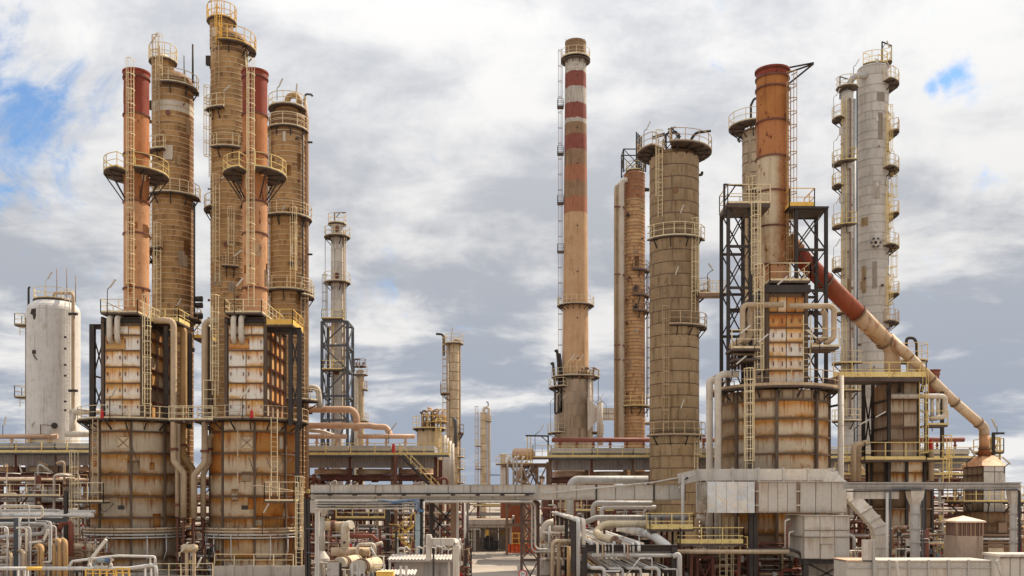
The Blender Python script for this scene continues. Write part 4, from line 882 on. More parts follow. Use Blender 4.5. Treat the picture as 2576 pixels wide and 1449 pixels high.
# column half hidden behind the rusty stack
t = tower('vacuum_column', 'grey brown column with saucer platform half behind the rusty stack', 1898, 104, 1.25, 335, .5, 1.1, 'clad_umber', strap='hoop')
t.deck(1.0, 2.65, t.z(322), brackets=10, h=1.25, n=22, drop=1.4)
t.pipe([t.p(1889, 320, -1), t.p(1889, 265, -1), t.p(1897, 248, -1), t.p(1910, 246, -1)], .12, M['black'], 'vent_pipe', 8, .5)
t.pipe([t.p(1862, 345), t.p(1855, 352), t.p(1862, 358)], .1, M['black'], 'nozzle', 8)
t.deck(1.25, 1.9, t.z(490), -40, 60, h=1.4); t.deck(1.25, 1.9, t.z(740), -60, 60, h=1.4); cagecol(t, 1.25, ((-35, 470, 730), (-40, 745, 1000)))
# ------------------------------------------------------------------ twin grey towers
big = tower('splitter_tower', 'thick grey tower with eight half round balconies on its flank', 2196, 121, 1.80, 176, .6, 1.1, 'clad_grey', strap='clad_greydark')
t = big
for i, y in enumerate((218, 337, 433, 542, 626, 743, 815)):
    t.deck(1.8, 3.0, t.z(y), 55 if i % 2 else 20, 128, brackets=3, h=1.35, gap=.9)
    t.lamp(t.p(2249, y - 10, -1), 2.2, -.5, 125, M['clad_grey'], side=1)
for a, y0, y1 in ((34, 300, 433), (34, 494, 626), (34, 702, 815), (70, 180, 218), (70, 440, 542), (70, 640, 743)): t.ladder(pol(2.05, a, t.z(y1)), t.z(y0), a, 2.0, M['yellow_pale'])
t.deck(.5, 1.75, t.z(170), -60, 140, h=1.4, rmat=M['yellow_pale']); t.deck(1.0, 2.2, t.z(160), 60, 130, h=1.5)
t.add('davit', MB().bar(t.p(2219, 170), t.p(2219, 105), .14).bar(t.p(2219, 105), t.p(2244, 116), .12).bar(t.p(2219, 122), t.p(2228, 109), .08), M['black'])
t.lamp(t.p(2242, 160), 2.2, -.3, 110); t.lamp(t.p(2147, 185, -1), .8, .25, 60)
t.pipe([t.p(2180, 191, -1.2), t.p(2146, 191, -1.6), t.p(2130, 228, -1.0), t.p(2130, 244, -.6)], .36, M['pipe_grey'], 'overhead_pipe', 14, 1.0, .9)
t.pipe([t.p(2148, 250, -1.5), t.p(2148, 1240, -1.5)], .24, M['pipe_grey'], 'downcomer', 10, seam=3.0); t.pipe([t.p(2156, 225, -1.5), t.p(2156, 1240, -1.5)], .09, M['blackgrey'], 'conduit', 6)
t.add('wheel_nozzle', MB().sweep([pol(1.8, -12, t.z(622)), pol(2.3, -12, t.z(622))], .42, 14), M['pipe_cream'])
for q in range(6): t.add('wheel_bolt', MB().box((pol(2.2, -12)[0] + .52 * math.cos(q * 1.05), pol(2.2, -12)[1] - .1, t.z(622) + .52 * math.sin(q * 1.05)), (.2, .3, .2)), M['blackgrey'])
t.add('bore', MB().sweep([pol(2.3, -12, t.z(622)), pol(2.34, -12, t.z(622))], .2, 12), M['black'])
for y in (165, 308, 470, 570): t.add('hook_plate', MB().box(pol(1.82, -5, t.z(y + 5)), (.3, .05, .5)), M['pipe_white'])
for y in (260, 440): t.lamp(t.p(2225, y + 50, -1.5), 1.2, .2, 80)
t = tower('splitter_tower', 'thin grey tower with cream balconies beside the thick grey one', 2131, 119, .72, 236, .4, 1.1, 'clad_grey', strap='clad_greydark', n=20)
for i, (y, a0, a1) in enumerate(((300, -150, -40), (412, -140, 20), (468, -150, -50), (571, -140, 20), (678, -150, -50), (790, -140, 20), (915, -140, 60), (985, -60, 60), (1060, -140, 60))):
    t.deck(.72, 1.75, t.z(y), a0, a1, brackets=2, h=1.35, gap=.8, rmat=M['yellow_pale'] if i % 2 else M['cream'])
    if i < 6: t.lamp(t.p(2097, y, -.8), 2.6, .35, 62, M['clad_grey'])
for y0, y1 in ((250, 405), (425, 565), (585, 780), (800, 1050)): t.ladder(pol(.95, -38, t.z(y1)), t.z(y0), -38, None, M['yellow_pale']); t.pipe([pol(.8, 2, t.z(y0 + 5)), pol(1.05, 2, t.z(y0 + 9)), pol(1.05, 2, t.z(y1 - 9)), pol(.8, 2, t.z(y1 - 4))], .12, M['steel_brown'], 'standpipe', 8, .3)
t.add('davit', MB().bar(t.p(2113, 250), t.p(2113, 193), .12).bar(t.p(2113, 193), t.p(2133, 199), .1), M['black'])
t.deck(.2, 1.3, t.z(222), h=1.2, n=10)
for y in (500, 330, 860): t.add('control_box', MB().box(t.p(2115, y, -.8), (.3, .3, .9)), M['clad_grey'])
# ------------------------------------------------------------------ big heater with the rusty stack
t = hc = Th('process_heater', 'broad heater whose rusty stack stands between black lattice frames', 'heater', 1948, 76)
r = 3.9; zs = [.25, 2, 4, 5.6, 7.2, 8.5, 9.82, 11.1, 12.38, 13.71, 14.5]
t.add('inner_shell', MB().lathe([(r - .12, .1), (r - .12, 14.5), (1, 14.55)], n=40), M['shell_dark']); t.add('plinth', MB().lathe([(r + .25, 0), (r + .25, .25), (r - .3, .25)], n=32), M['concrete'])
for i in range(len(zs) - 1):
    h = zs[i + 1] - zs[i]; meshes = {}
    for q in range(8):
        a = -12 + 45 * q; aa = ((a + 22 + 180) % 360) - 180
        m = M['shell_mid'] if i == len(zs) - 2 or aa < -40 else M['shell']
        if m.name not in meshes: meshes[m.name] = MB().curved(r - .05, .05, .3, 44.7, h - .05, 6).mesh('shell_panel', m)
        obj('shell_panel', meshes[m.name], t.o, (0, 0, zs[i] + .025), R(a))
rib = MB().box((0, -(r + .1), 7.3), (.2, .2, 14.2)).mesh('stiffener', M['rib'])
for q in range(8): obj('stiffener', rib, t.o, (0, 0, 0), R(-12 + 45 * q))
obj('stiffener', rib, t.o, (0, 0, 0), R(-40))
hoop = MB().lathe([(r, -.06), (r + .12, -.06), (r + .12, .06), (r, .06)], n=40).mesh('hoop', M['hoop'])
for z in zs[1:-1]: obj('hoop', hoop, t.o, (0, 0, z))
teeth = MB().box((0, -(r + .04), 14.1), (.07, .12, .75)).mesh('fin', M['steel_brown'])
for q in range(32): obj('fin', teeth, t.o, (0, 0, 0), R(q * 11.25 + 5))
for k, z in enumerate((3.4, 3.1, 2.8)): t.add('ring_pipe', MB().sweep([pol(4.35, -125 + 250 * i / 30, z) for i in range(31)], .09, 8), M['steel_red'])
t.deck(3.6, 4.75, 14.7, -140, 140, brackets=14, n=18, gap=1.9, drop=1.0, toe=.2, h=1.15)
bx0, bx1, by0, by1 = -1.46, 1.2, -3.6, 3.4
t.add('box_core', MB().box2((bx0 + .1, by0 + .1, 14.7), (bx1 - .1, by1 - .1, 21.6)), M['shell_dark'])
rows = [14.8, 15.85, 16.85, 17.88, 18.92, 19.95]
for j in range(5): panelwall(t, (0, by0, 0), (1, 0, 0), (0, -1, 0), (bx0 + .1, -.1, bx1), rows[j:j + 2], M['box_rust'] if j == 4 else M['box_white'], gap=.05, th=.08, name='box_panel')
panelwall(t, (0, by0, 0), (1, 0, 0), (0, -1, 0), lin(bx0 + .1, bx1, 4), (20.05, 21.2), M['box_rust'], gap=.05, name='box_panel', mats=[M['box_rust'], M['shell']])
for z in rows[1:]: t.beam('girt', (bx0, by0 - .1, z), (bx1, by0 - .1, z), .09, M['steel_brown'])
for j in range(1, 5):
    for x in (bx0 + .42, -.4, .25, bx1 - .32): t.add('panel_handle', MB().box((x, by0 - .14, (rows[j] + rows[j + 1]) / 2), (.045, .1, .3)), M['steel_red'])
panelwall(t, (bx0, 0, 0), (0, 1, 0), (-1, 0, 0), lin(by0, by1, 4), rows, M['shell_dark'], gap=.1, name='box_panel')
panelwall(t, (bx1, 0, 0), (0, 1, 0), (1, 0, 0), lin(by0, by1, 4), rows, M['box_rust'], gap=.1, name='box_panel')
for x in (bx0 - .05, bx1 + .14):
    for y in (by0 - .05, by1): t.beam('box_post', (x, y, 14.7), (x, y, 22.1), .24, M['rib'])
t.add('box_top', MB().box2((bx0 - .2, by0 - .3, 21.45), (bx1 + .4, by1 + .2, 22.0)), M['black'])
t.flatdeck(bx0 + .1, bx1 + .35, by0 - .35, by1, 22.3, 'flr', rmat=M['cream'], h=1.25)
sy = [724, 671, 576, 488, 402, 313, 228, 201, 183]; sm = ['stack_peach', 'stack_pale', 'stack_pale', 'stack_pale', 'stack_orange', 'stack_rust', 'stack_rust', 'stack_red']
sx, sr = -.15, 1.2
for i, m in enumerate(sm):
    a, b = t.z(sy[i]), t.z(sy[i + 1])
    t.add('stack_section', MB().lathe([(sr, a), (sr, b)], (sx, 0, 0), 36), M[m])
    t.add('flange', MB().lathe([(sr, b - .06), (sr + .09, b - .06), (sr + .09, b + .06), (sr - .01, b + .06)], (sx, 0, 0), 36), M['steel_red'])
t.add('stack_rim', MB().lathe([(sr + .02, t.z(184)), (sr + .12, t.z(183)), (sr + .12, t.z(179)), (sr - .1, t.z(179)), (sr - .1, t.z(230))], (sx, 0, 0), 36), M['stack_red'])
zt = t.z(179)
t.add('davit', MB().bar((sx + .2, -.3, zt - .05), (sx + 3.05, -.3, zt + .5), .1).bar((sx + .9, .5, zt - .05), (sx + 3.05, -.3, zt + .42), .1).bar((sx + 1.2, -.3, zt - 1.05), (sx + 3.0, -.3, zt + .4), .12), M['black'])
t.ladder((sx + (sr + .22) * math.sin(R(42)), -(sr + .22) * math.cos(R(42)), 22.4), t.z(230), 42, 2.0, M['pipe_ochre'], M['pipe_ochre'], .95)
# lattice frames on both flanks
zf = [14.8, t.z(850), t.z(745), t.z(645), t.z(545)]
zf = sorted(zf)
fl = (t.x(1832, -3), t.x(1888, -3)); fr = (t.x(2003, -2), t.x(2078, -2))
frame(t, fl[0], fl[1], -3.0, -.6, zf, .24, M['black'], bw=.09, faces='fb'); frame(t, fr[0], fr[1], -2.0, .4, zf, .24, M['black'], bw=.09, faces='fb')
for z in (t.z(800), t.z(890)):
    for (a, b), y in ((fl, -3.0), (fr, -2.0)): t.beam('girt', (a, y, z), (b, y, z), .28, M['black'])
t.flatdeck(fl[0] - .1, t.x(1935, -3), -3.3, -.4, t.z(543), 'flb', rmat=M['cream'], h=1.35, th=.3)
t.add('davit', MB().bar(t.p(1822, 540, -3), t.p(1822, 463, -3), .14).bar(t.p(1822, 464, -3), t.p(1868, 467, -3), .12).bar(t.p(1824, 505, -3), t.p(1850, 467, -3), .1), M['black'])
t.flatdeck(t.x(1984, -2), t.x(2047, -2), -2.2, .4, t.z(539.5), 'frl', rmat=M['yellow'], h=1.3, toe=.3); t.add('platform_slab', MB().box2((t.x(1984, -2), -2.3, t.z(546)), (t.x(2082, -2), .5, t.z(541))), M['black'])
t.ladder((t.x(1900, -3.6), -3.6, t.z(690, -3.6)), t.z(510, -3.6), 0, .3, M['cream'], st=.85); t.ladder((t.x(1908, -4), -4, 15.0), t.z(700, -4), 0, .8, M['cream'], st=.85)
t.ladder((t.x(1884, -4.9), -4.9, 8.7), 14.9, -5, .6, M['cream'], st=.8)
t.ladder((t.x(2030, -4.2), -4.2, 14.9), t.z(818), 0, None, M['cream'])
# crossover pipework
for pts, rr in (([(1970, 767, -4.2), (1876, 767, -4.4), (1868, 775, -4.4), (1868, 852, -4.4), (1845, 868, -4.4)], .2), ([(1895, 776, -3.9), (1887, 780, -3.9), (1887, 850, -3.9), (1868, 866, -3.9)], .2),
                ([(1985, 770, -4.2), (2090, 770, -4.2), (2098, 778, -4.2), (2098, 850, -4.2), (2075, 866, -4.2)], .2), ([(2066, 780, -3.9), (2076, 790, -3.9), (2076, 848, -3.9), (2055, 862, -3.9)], .2),
                ([(1835, 870, -3.2), (1920, 880, -3.2)], .2), ([(2040, 868, -3.2), (2100, 880, -3.2)], .2), ([(1840, 890, -3), (1915, 893, -3)], .14)):
    t.pipe([t.p(*q) for q in pts], rr, M['pipe_tan'], 'crossover_pipe', 12, .5, .8)
for (a, b, y) in ((1835, 1905, 880), (2035, 2102, 876), (1840, 1902, 905)): t.flatdeck(t.x(a, -3.8), t.x(b, -3.8), -4.6, -2.4, t.z(y, -3.8), 'f' if y != 905 else '', h=1.3)
for i in range(8): t.pipe([t.p(1842 + i * 8, 930, -2.6), t.p(1842 + i * 8, 885, -2.6)], .1, M[rnd.choice(('pipe_red', 'steel_red', 'black'))], 'tube_stub', 7)
for px, py, s in ((1853, 868, 1), (1898, 890, 1), (2062, 880, -1), (1946, 745, 1), (1842, 945, 1)): t.lamp(t.p(px, py, -4.6), .6, .35, 40, side=s)
t.add('duct_stub', MB().sweep([t.p(1975, 604, .2), t.p(2006, 636, .2)], [.74, .74], 24), M['stack_pale'])
# grey risers at the heater's outer flank
for k, pts in enumerate(([(1858, 941, -3.5), (1806, 941, -3.5), (1806, 1182, -3.5)], [(1800, 956, -2.5), (1785, 956, -2.5), (1785, 1182, -2.5)])):
    q = Th('riser_pipe', ('nearer grey insulated riser bent over towards the broad heater', 'grey insulated riser just behind the bent over one')[k], 'pipe', pts[1][0], 76)
    q.pipe([q.p(*a) for a in pts] + [(q.p(*pts[-1])[0], pts[-1][2], 0)], .25, M['pipe_cream'], 'insulation', 14, .55, 1.3)
q = Th('riser_pipe', 'straight grey riser under the yellow bridge beside the broad heater', 'pipe', 2115, 74)
q.pipe([(0, 0, 0), q.p(2115, 945)], .22, M['pipe_cream'], 'insulation', 14, None, 1.5); q.bar('stay', q.p(2078, 1025, 1), q.p(2113, 1018, 0), .15, M['black'])
# ------------------------------------------------------------------ inclined flue
t = Th('inclined_flue', 'long rusty flue slanting down from the stack to the hooded furnace', 'duct', 2230, 79)
segs = [((2000, 632), (2075, 708), .70, 'stack_red'), ((2075, 708), (2157, 789), .70, 'flue_red'), ((2157, 789), (2226, 858), .70, 'flue_mix')]
for i, (a, b, rr, m) in enumerate(segs):
    A, B = Vector(t.p(*a, -2.6 + 1.6 * i)), Vector(t.p(*b, -1.0 + 1.6 * i)); d = (B - A).normalized()
    t.add('flue_section', MB().sweep([A, B], rr, 24), M[m]); t.add('flange', MB().sweep([B - d * .06, B + d * .06], rr + .09, 24), M['steel_brown'])
t.add('flue_elbow', MB().tube([t.p(2226, 858, 2.2), t.p(2244, 876, 2.6), t.p(2246, 962, 2.6)], .64, 24, 1.0), M['stack_pale2'])
A, B = t.p(2236, 852, 2.2), t.p(2292, 902, 1.0); t.add('flue_taper', MB().sweep([A, B], [.50, .40], 20), M['flue_mix'])
pts = [(2290, 900), (2343, 955), (2403, 1013), (2462, 1064)]
for i, (a, b) in enumerate(zip(pts, pts[1:])):
    A, B = Vector(t.p(*a, 1.0 + .6 * i)), Vector(t.p(*b, 1.6 + .6 * i)); d = (B - A).normalized()
    t.add('flue_section', MB().sweep([A, B], .40, 20), M['stack_pale2' if i else 'flue_mix']); t.add('flange', MB().sweep([B - d * .05, B + d * .05], .47, 20), M['steel_brown'])
t.add('flue_elbow', MB().tube([t.p(2462, 1064, 2.8), t.p(2476, 1076, 3.1), t.p(2476, 1096, 3.1)], .40, 20, .6), M['pipe_tan'])
for a, b, m in ((1096, 1128, 'stack_peach'), (1128, 1145, 'stack_rust')):
    t.add('flue_section', MB().sweep([t.p(2476, a, 3.1), t.p(2476, b, 3.1)], [.40, .40 if b < 1140 else .55], 20), M[m]); t.add('flange', MB().lathe([(.42, -.04), (.49, -.04), (.49, .04), (.42, .04)], t.p(2476, b, 3.1), 20), M['steel_brown'])
# ------------------------------------------------------------------ dark box furnace under the yellow bridge
t = Th('box_furnace', 'dark stained furnace box below the yellow bridge platform', 'heater', 2262, 82)
x0, x1, y0, y1 = t.x(2239, -2), t.x(2306, -2), -2.0, 2.1; z0, z1 = t.z(1152, -2), t.z(962, -2)
t.add('box_core', MB().box2((x0 + .08, y0 + .08, z0), (x1 - .08, y1, z1)), M['shell_dark'])
rows = [z0, t.z(1108, -2), t.z(1075, -2), t.z(1040, -2), t.z(1005, -2), z1]
panelwall(t, (0, y0, 0), (1, 0, 0), (0, -1, 0), (x0, (x0 + x1) / 2, x1), rows, M['shell_dark'], gap=.05, th=.08, name='box_panel', mats=[M['shell_dark'], M['shell_mid']])
panelwall(t, (x0, 0, 0), (0, 1, 0), (-1, 0, 0), lin(y0, y1, 3), rows, M['shell_dark'], gap=.06, name='box_panel', mats=[M['shell_dark'], M['clad_brown_dark']])
for z in rows[1:-1]: t.beam('girt', (x0, y0 - .1, z), (x1, y0 - .1, z), .12, M['steel_brown']); t.beam('girt', (x0 - .1, y0, z), (x0 - .1, y1, z), .12, M['black'])
for x in (x0 - .1, x1 + .1): t.beam('box_post', (x, y0, 6), (x, y0, z1 + .3), .24, M['black'])
for px in (2172, 2196): t.beam('frame_post', t.p(px, 1150, 1.5), t.p(px, 965, 1.5), .25, M['black'])
t.bar('frame_beam', t.p(2170, 966, 1.5), t.p(2240, 955, -2), .25, M['black']); t.bar('brace', t.p(2172, 1150, 1.5), t.p(2196, 970, 1.5), .1, M['black']); t.bar('brace', t.p(2196, 1150, 1.5), t.p(2172, 970, 1.5), .1, M['black'])
t.flatdeck(t.x(2176, -3.2), t.x(2330, -3.2), -3.2, 2.5, t.z(1156, -3.2), 'flr', h=1.35, toe=.25, rmat=M['yellow_pale'])
t.flatdeck(t.x(2330, -3), t.x(2384, -3), -3.0, -.5, t.z(1156, -3), 'f', h=1.35, rmat=M['yellow_pale'])
t.add('body_core', MB().lathe([(2.35, 0), (2.35, z0)], n=32), M['shell_dark'])
for i, (a, b) in enumerate(zip([.2, 2.2, 4.2, 5.8, 7.4, 8.7], [2.2, 4.2, 5.8, 7.4, 8.7, z0 - .1])):
    me = [MB().curved(2.35, .05, .5, 35.5, b - a - .05).mesh('shell_panel', M[m]) for m in ('shell_dark', 'shell')]
    for q in range(10): obj('shell_panel', me[1 if (q in (0, 9) and i != 3) else 0], t.o, (0, 0, a), R(-8 + 36 * q))
for q in range(10): t.bar('stiffener', pol(2.5, -8 + 36 * q, .2), pol(2.5, -8 + 36 * q, z0), .2, M['black'])
for z in (5.8, 7.4, 4.2, 3.9): t.add('hoop', MB().lathe([(2.36, z - .06), (2.5, z - .06), (2.5, z + .06), (2.36, z + .06)], n=32), M['steel_brown'])
# bridge platform, wind shelter rails
t.flatdeck(t.x(2097, -3.4), t.x(2330, -3.4), -3.4, -1.0, t.z(948, -3.4), 'fr', rmat=M['yellow_pale'], toe=.4, h=1.15, th=.35)
t.flatdeck(t.x(2225, 0), t.x(2318, 0), -1.0, 2.0, t.z(948, -3.4), 'r', rmat=M['yellow_pale'])
for px in (2232, 2262, 2318): t.bar('knee', t.p(px, 985, -2.2), t.p(px + 8, 955, -3.2), .2, M['black'])
t.pipe([t.p(2243, 997, -2.5), t.p(2372, 997, -2.8), t.p(2378, 1003, -2.8), t.p(2378, 1048, -2.8), t.p(2340, 1054, -2.8)], .2, M['pipe_cream'], 'crossover_pipe', 12, .4, .7)
for px in (2345, 2360): t.pipe([t.p(px, 1003, -2.5), t.p(px, 1050, -2.5)], .15, M['pipe_cream'], 'crossover_pipe', 10)
for px in (2330, 2370): t.beam('frame_post', t.p(px, 1160, -2), t.p(px, 985, -2), .24, M['black'])
t.flatdeck(t.x(2325, -2.6), t.x(2376, -2.6), -3.2, -1.6, t.z(1070, -2.6), 'f', rmat=M['yellow_pale'])
t.ladder(t.p(2321, 1155, -3.0), t.z(960, -3), 0, .5, M['yellow_pale']); t.ladder(t.p(2380, 1215, -3.0), t.z(1125, -3), 0, .5, M['yellow_pale'])
for pts in ([(2160, 1210, -2), (2160, 1118, -2), (2185, 1112, -2)], [(2147, 1210, -3), (2147, 1122, -3), (2165, 1115, -3)], [(2342, 1210, -2), (2342, 1112, -2), (2332, 1108, -2)]): t.pipe([t.p(*q) for q in pts], .22, M['pipe_tan'], 'loop_pipe', 12, .5, 1.0)
for px, py, s in ((2192, 1090, 1), (2150, 1110, 1), (2345, 1085, -1)): t.lamp(t.p(px, py, -2.5), 1.0, .4, 30, side=s)
t.add('vent_stack', MB().lathe([(.45, t.z(985)), (.45, t.z(940)), (.52, t.z(940)), (.5, t.z(930)), (.6, t.z(929)), (.6, t.z(927)), (0, t.z(926))], (t.x(2361), 1, 0), 18), M['pipe_red'])
t.pipe([t.p(2280, 870, .5), t.p(2280, 850, .5), t.p(2300, 850, .5), t.p(2306, 865, .5), t.p(2306, 905, .5)], .13, M['black'], 'gooseneck_vent', 8, .4)
t.deck(.3, 1.2, t.z(905), h=1.4, n=12, c=(t.x(2308), 1), rmat=M['cream']); t.add('standing_pipe', MB().lathe([(.5, 12), (.5, t.z(905))], (t.x(2308), 1, 0), 16), M['clad_grey'])
t.add('extinguisher', MB().lathe([(0, 0), (.15, 0), (.15, .7), (0, .85)], t.p(2341, 1130, -2.8), 10), M['red'])
# ------------------------------------------------------------------ hooded furnace at the end
t = Th('hooded_furnace', 'furnace with a peach pyramid hood under the flue elbow', 'heater', 2476, 82)
x0, x1, y0, y1 = t.x(2481, -1.6), t.x(2529, -1.6), -1.6, 1.9; x0 -= .25; z0, z1 = t.z(1288, -1.6), t.z(1172, -1.6)
t.add('box_core', MB().box2((x0 + .06, y0 + .06, z0 - .5), (x1 - .06, y1, z1)), M['shell_dark'])
panelwall(t, (0, y0, 0), (1, 0, 0), (0, -1, 0), (x0, (x0 + x1) / 2, x1), [z0, t.z(1187, -1.6), z1], M['clad_grey'], gap=.06, th=.07, name='box_panel')
panelwall(t, (x0, 0, 0), (0, 1, 0), (-1, 0, 0), lin(y0, y1, 4), [z0, t.z(1230, -1.6), t.z(1195, -1.6), z1], M['shell_dark'], gap=.08, name='box_panel')  # flank sheets darker than the front, its shade put into the colour
mb = MB(); e = .12; a = [(x0 - e, y0 - e), (x1 + e, y0 - e), (x1 + e, y1 + e), (x0 - e, y1 + e)]; hx = t.x(2476, .5) ; c = [(hx - .5, -.2), (hx + .5, -.2), (hx + .5, .8), (hx - .5, .8)]; zh = t.z(1146)
mb.v = [(x, y, z1) for x, y in a] + [(x, y, zh) for x, y in c]
for i in range(4): mb.face([i, (i + 1) % 4, 4 + (i + 1) % 4, 4 + i])
t.add('hood', mb, M['stack_peach'])
t.add('body_core', MB().lathe([(2.05, 0), (2.05, z0 - .2)], n=32), M['shell_dark'])
for i, (a, b) in enumerate(zip([.2, 1.8, 3.4, 4.6], [1.8, 3.4, 4.6, 5.6])):
    me = [MB().curved(2.05, .05, .5, 35.5, b - a - .05).mesh('shell_panel', M[m]) for m in ('shell_dark', 'shell')]
    for q in range(10): obj('shell_panel', me[(q + i) % 2 if i < 2 else 0], t.o, (0, 0, a), R(-18 + 36 * q))
for z, rr in ((3.7, 2.3), (3.4, 2.35), (3.1, 2.3), (2.8, 2.35)): t.add('ring_pipe', MB().sweep([pol(rr, -120 + 240 * i / 24, z) for i in range(25)], .1, 8), M['steel_brown' if z != 3.4 else 'pipe_white'])
t.deck(2.0, 3.0, t.z(1262, -2.6), -110, 110, h=1.2, rmat=M['yellow_pale'], brackets=6)
t.add('inspection_hatch', MB().box(pol(2.15, 12, 4.3), (.75, .12, .8), R(12)), M['steel_brown'])
t.lamp(t.p(2432, 1180, -2.5), .6, .6, 125, side=1); t.lamp(t.p(2527, 1190, -1.7), .5, .35, 140, side=1)
frame(t, t.x(2500, 1), t.x(2523, 1), 1.5, 3, [6, t.z(1180), t.z(1145), t.z(1098)], .12, M['yellow_pale'], bw=.06)
t.flatdeck(t.x(2480, 1), t.x(2525, 1), 1.0, 3.2, t.z(1135), 'flr', rmat=M['yellow_pale']); t.bar('frame_post', t.p(2499, 1200, 1), t.p(2499, 1090, 1), .22, M['black']); t.bar('frame_beam', t.p(2496, 1090, 1), t.p(2526, 1090, 1), .16, M['black'])
t.lamp(t.p(2508, 1095, 1), .8, -.15, 115)
# ------------------------------------------------------------------ air cooler banks
def cooler(label, xa, xb, D, bays, yo=0, head='pipe_pink', hy=1098, hx=None, end=False):
    t = Th('air_cooler', label, 'cooler', (xa + xb) / 2, D, 'air cooler banks')
    z = lambda y: t.z(y + yo)
    xs = lin(t.x(xa), t.x(xb), bays); dep = 7.5
    for i, x in enumerate(xs):
        for y in (.3, dep): t.beam('post', (x, y, 0), (x, y, z(1150)), .42, M['steel_red' if i % 2 else 'steel_brown'])
    for y in (.2, dep): t.beam('main_beam', (xs[0], y, z(1201)), (xs[-1], y, z(1201)), .5, M['steel_red'])
    t.add('walkway', MB().box2((xs[0] - .3, -1.5, z(1150)), (xs[-1] + (1.5 if end else .3), .1, z(1146))), M['blackgrey'])
    t.add('railing', MB().rail([(xs[0] - .3, -1.45, z(1146)), (xs[-1] + (1.5 if end else .3), -1.45, z(1146))] + ([(xs[-1] + 1.5, .2, z(1146))] if end else []), 1.2, gap=2.6, toe=.25, w=.07), M['yellow_pale'])
    for i in range(bays):
        a, b = xs[i] + .1, xs[i + 1] - .1; rr = (b - a) / 2 * .9
        t.add('skirt_sheet', MB().corr(a, b, .1, z(1177), z(1151), .32, .07), M['siding'])
        t.add('bundle_sheet', MB().corr(a, b, .15, z(1144), z(1134), .32, .06), M['siding'])
        t.add('header_box', MB().box2((a, -.15, z(1134)), (b, .7, z(1121))), M['clad_greydark' if i % 2 else 'duct_beam'])
        t.add('plenum', MB().box2((a, .4, z(1150)), (b, dep - .2, z(1122))), M['siding'])
        t.add('fan_ring', MB().lathe([(rr, z(1192)), (rr + .12, z(1192)), (rr, z(1190)), (rr, z(1179)), (rr * .9, z(1179))], ((a + b) / 2, .6 + rr, 0), 28), M['clad_tan' if i % 2 else 'pipe_pink'])
        t.add('fan_motor', MB().lathe([(0, z(1212)), (.4, z(1212)), (.4, z(1196)), (0, z(1196))], ((a + b) / 2, 3, 0), 12), M['steel_red'])
        t.bar('motor_beam', (a, 3, z(1196)), (b, 3, z(1196)), .25, M['steel_red']); t.bar('knee', (xs[i], .3, z(1225)), (xs[i] + 1.3, .3, z(1203)), .16, M['steel_brown'])
    for (ha_, hb_) in (hx or [(xa, xb)]):
        k = max(2, int((hb_ - ha_) / 40)); pts = [t.p(ha_, hy, 1.2), t.p(hb_, hy, 1.2)]
        hp = t.pipe(pts, .26, M[head], 'header_pipe', 14)
        for q in range(k):
            px = ha_ + (hb_ - ha_) * (q + .5) / k; p_ = t.p(px, hy, 1.2); part('nozzle', MB().lathe([(.13, z(1121)), (.13, p_[2])], (p_[0], 1.2, 0), 10).lathe([(.24, z(1112)), (.24, z(1110)), (.13, z(1110))], (p_[0], 1.2, 0), 10), M[head], hp)
    return t
c1 = cooler('air cooler bank with a short pink header, beside the white vessel', -62, 240, 106, 3, -6, 'pipe_pink', 1098, [(-40, 145)])
c2 = cooler('air cooler bank with long pink headers between rusty heater and road', 772, 1095, 106, 3, 0, 'pipe_pink', 1098, [(772, 872), (900, 1044)], end=True)
c3 = cooler('air cooler bank with a dark red header beside the wide tan column', 1385, 1800, 108, 4, 6, 'pipe_red', 1107, [(1388, 1640), (1760, 1800)])
c4 = cooler('air cooler bank behind the dark box furnace', 2085, 2440, 112, 3, 8, 'pipe_red', 1106, [(2290, 2425)])
c1.pipe([c1.p(183, 1040, 1), c1.p(183, 1092, 1)], .35, M['pipe_cream'], 'tee_pipe', 12); c1.pipe([c1.p(165, 1092, .8), c1.p(240, 1092, .8)], .34, M['pipe_cream'], 'tee_pipe', 14); c1.pipe([c1.p(176, 1036, 1), c1.p(260, 1036, 1)], .32, M['pipe_cream'], 'tee_pipe', 14)
for px, py, s in ((7, 1095, 1), (60, 1215, -1), (205, 1230, -1)): c1.lamp(c1.p(px, py, -1.6), 1.0, .2, 75, side=s)
c2.pipe([c2.p(760, 1030, 2), c2.p(885, 1030, 2), c2.p(897, 1045, 2), c2.p(897, 1085, 2)], .36, M['pipe_pink'], 'vapour_line', 16, 1.0)
c2.pipe([c2.p(760, 1071, 1.8), c2.p(930, 1071, 1.8), c2.p(945, 1074, 1.8), c2.p(972, 1074, 1.8), c2.p(980, 1090, 1.6), c2.p(980, 1098, 1.4)], .33, M['pipe_pink'], 'vapour_line', 16, .9)
c2.pipe([c2.p(770, 1082, 2.6), c2.p(812, 1086, 2.6), c2.p(840, 1096, 2.6)], .22, M['pipe_cream'], 'vapour_line', 12)
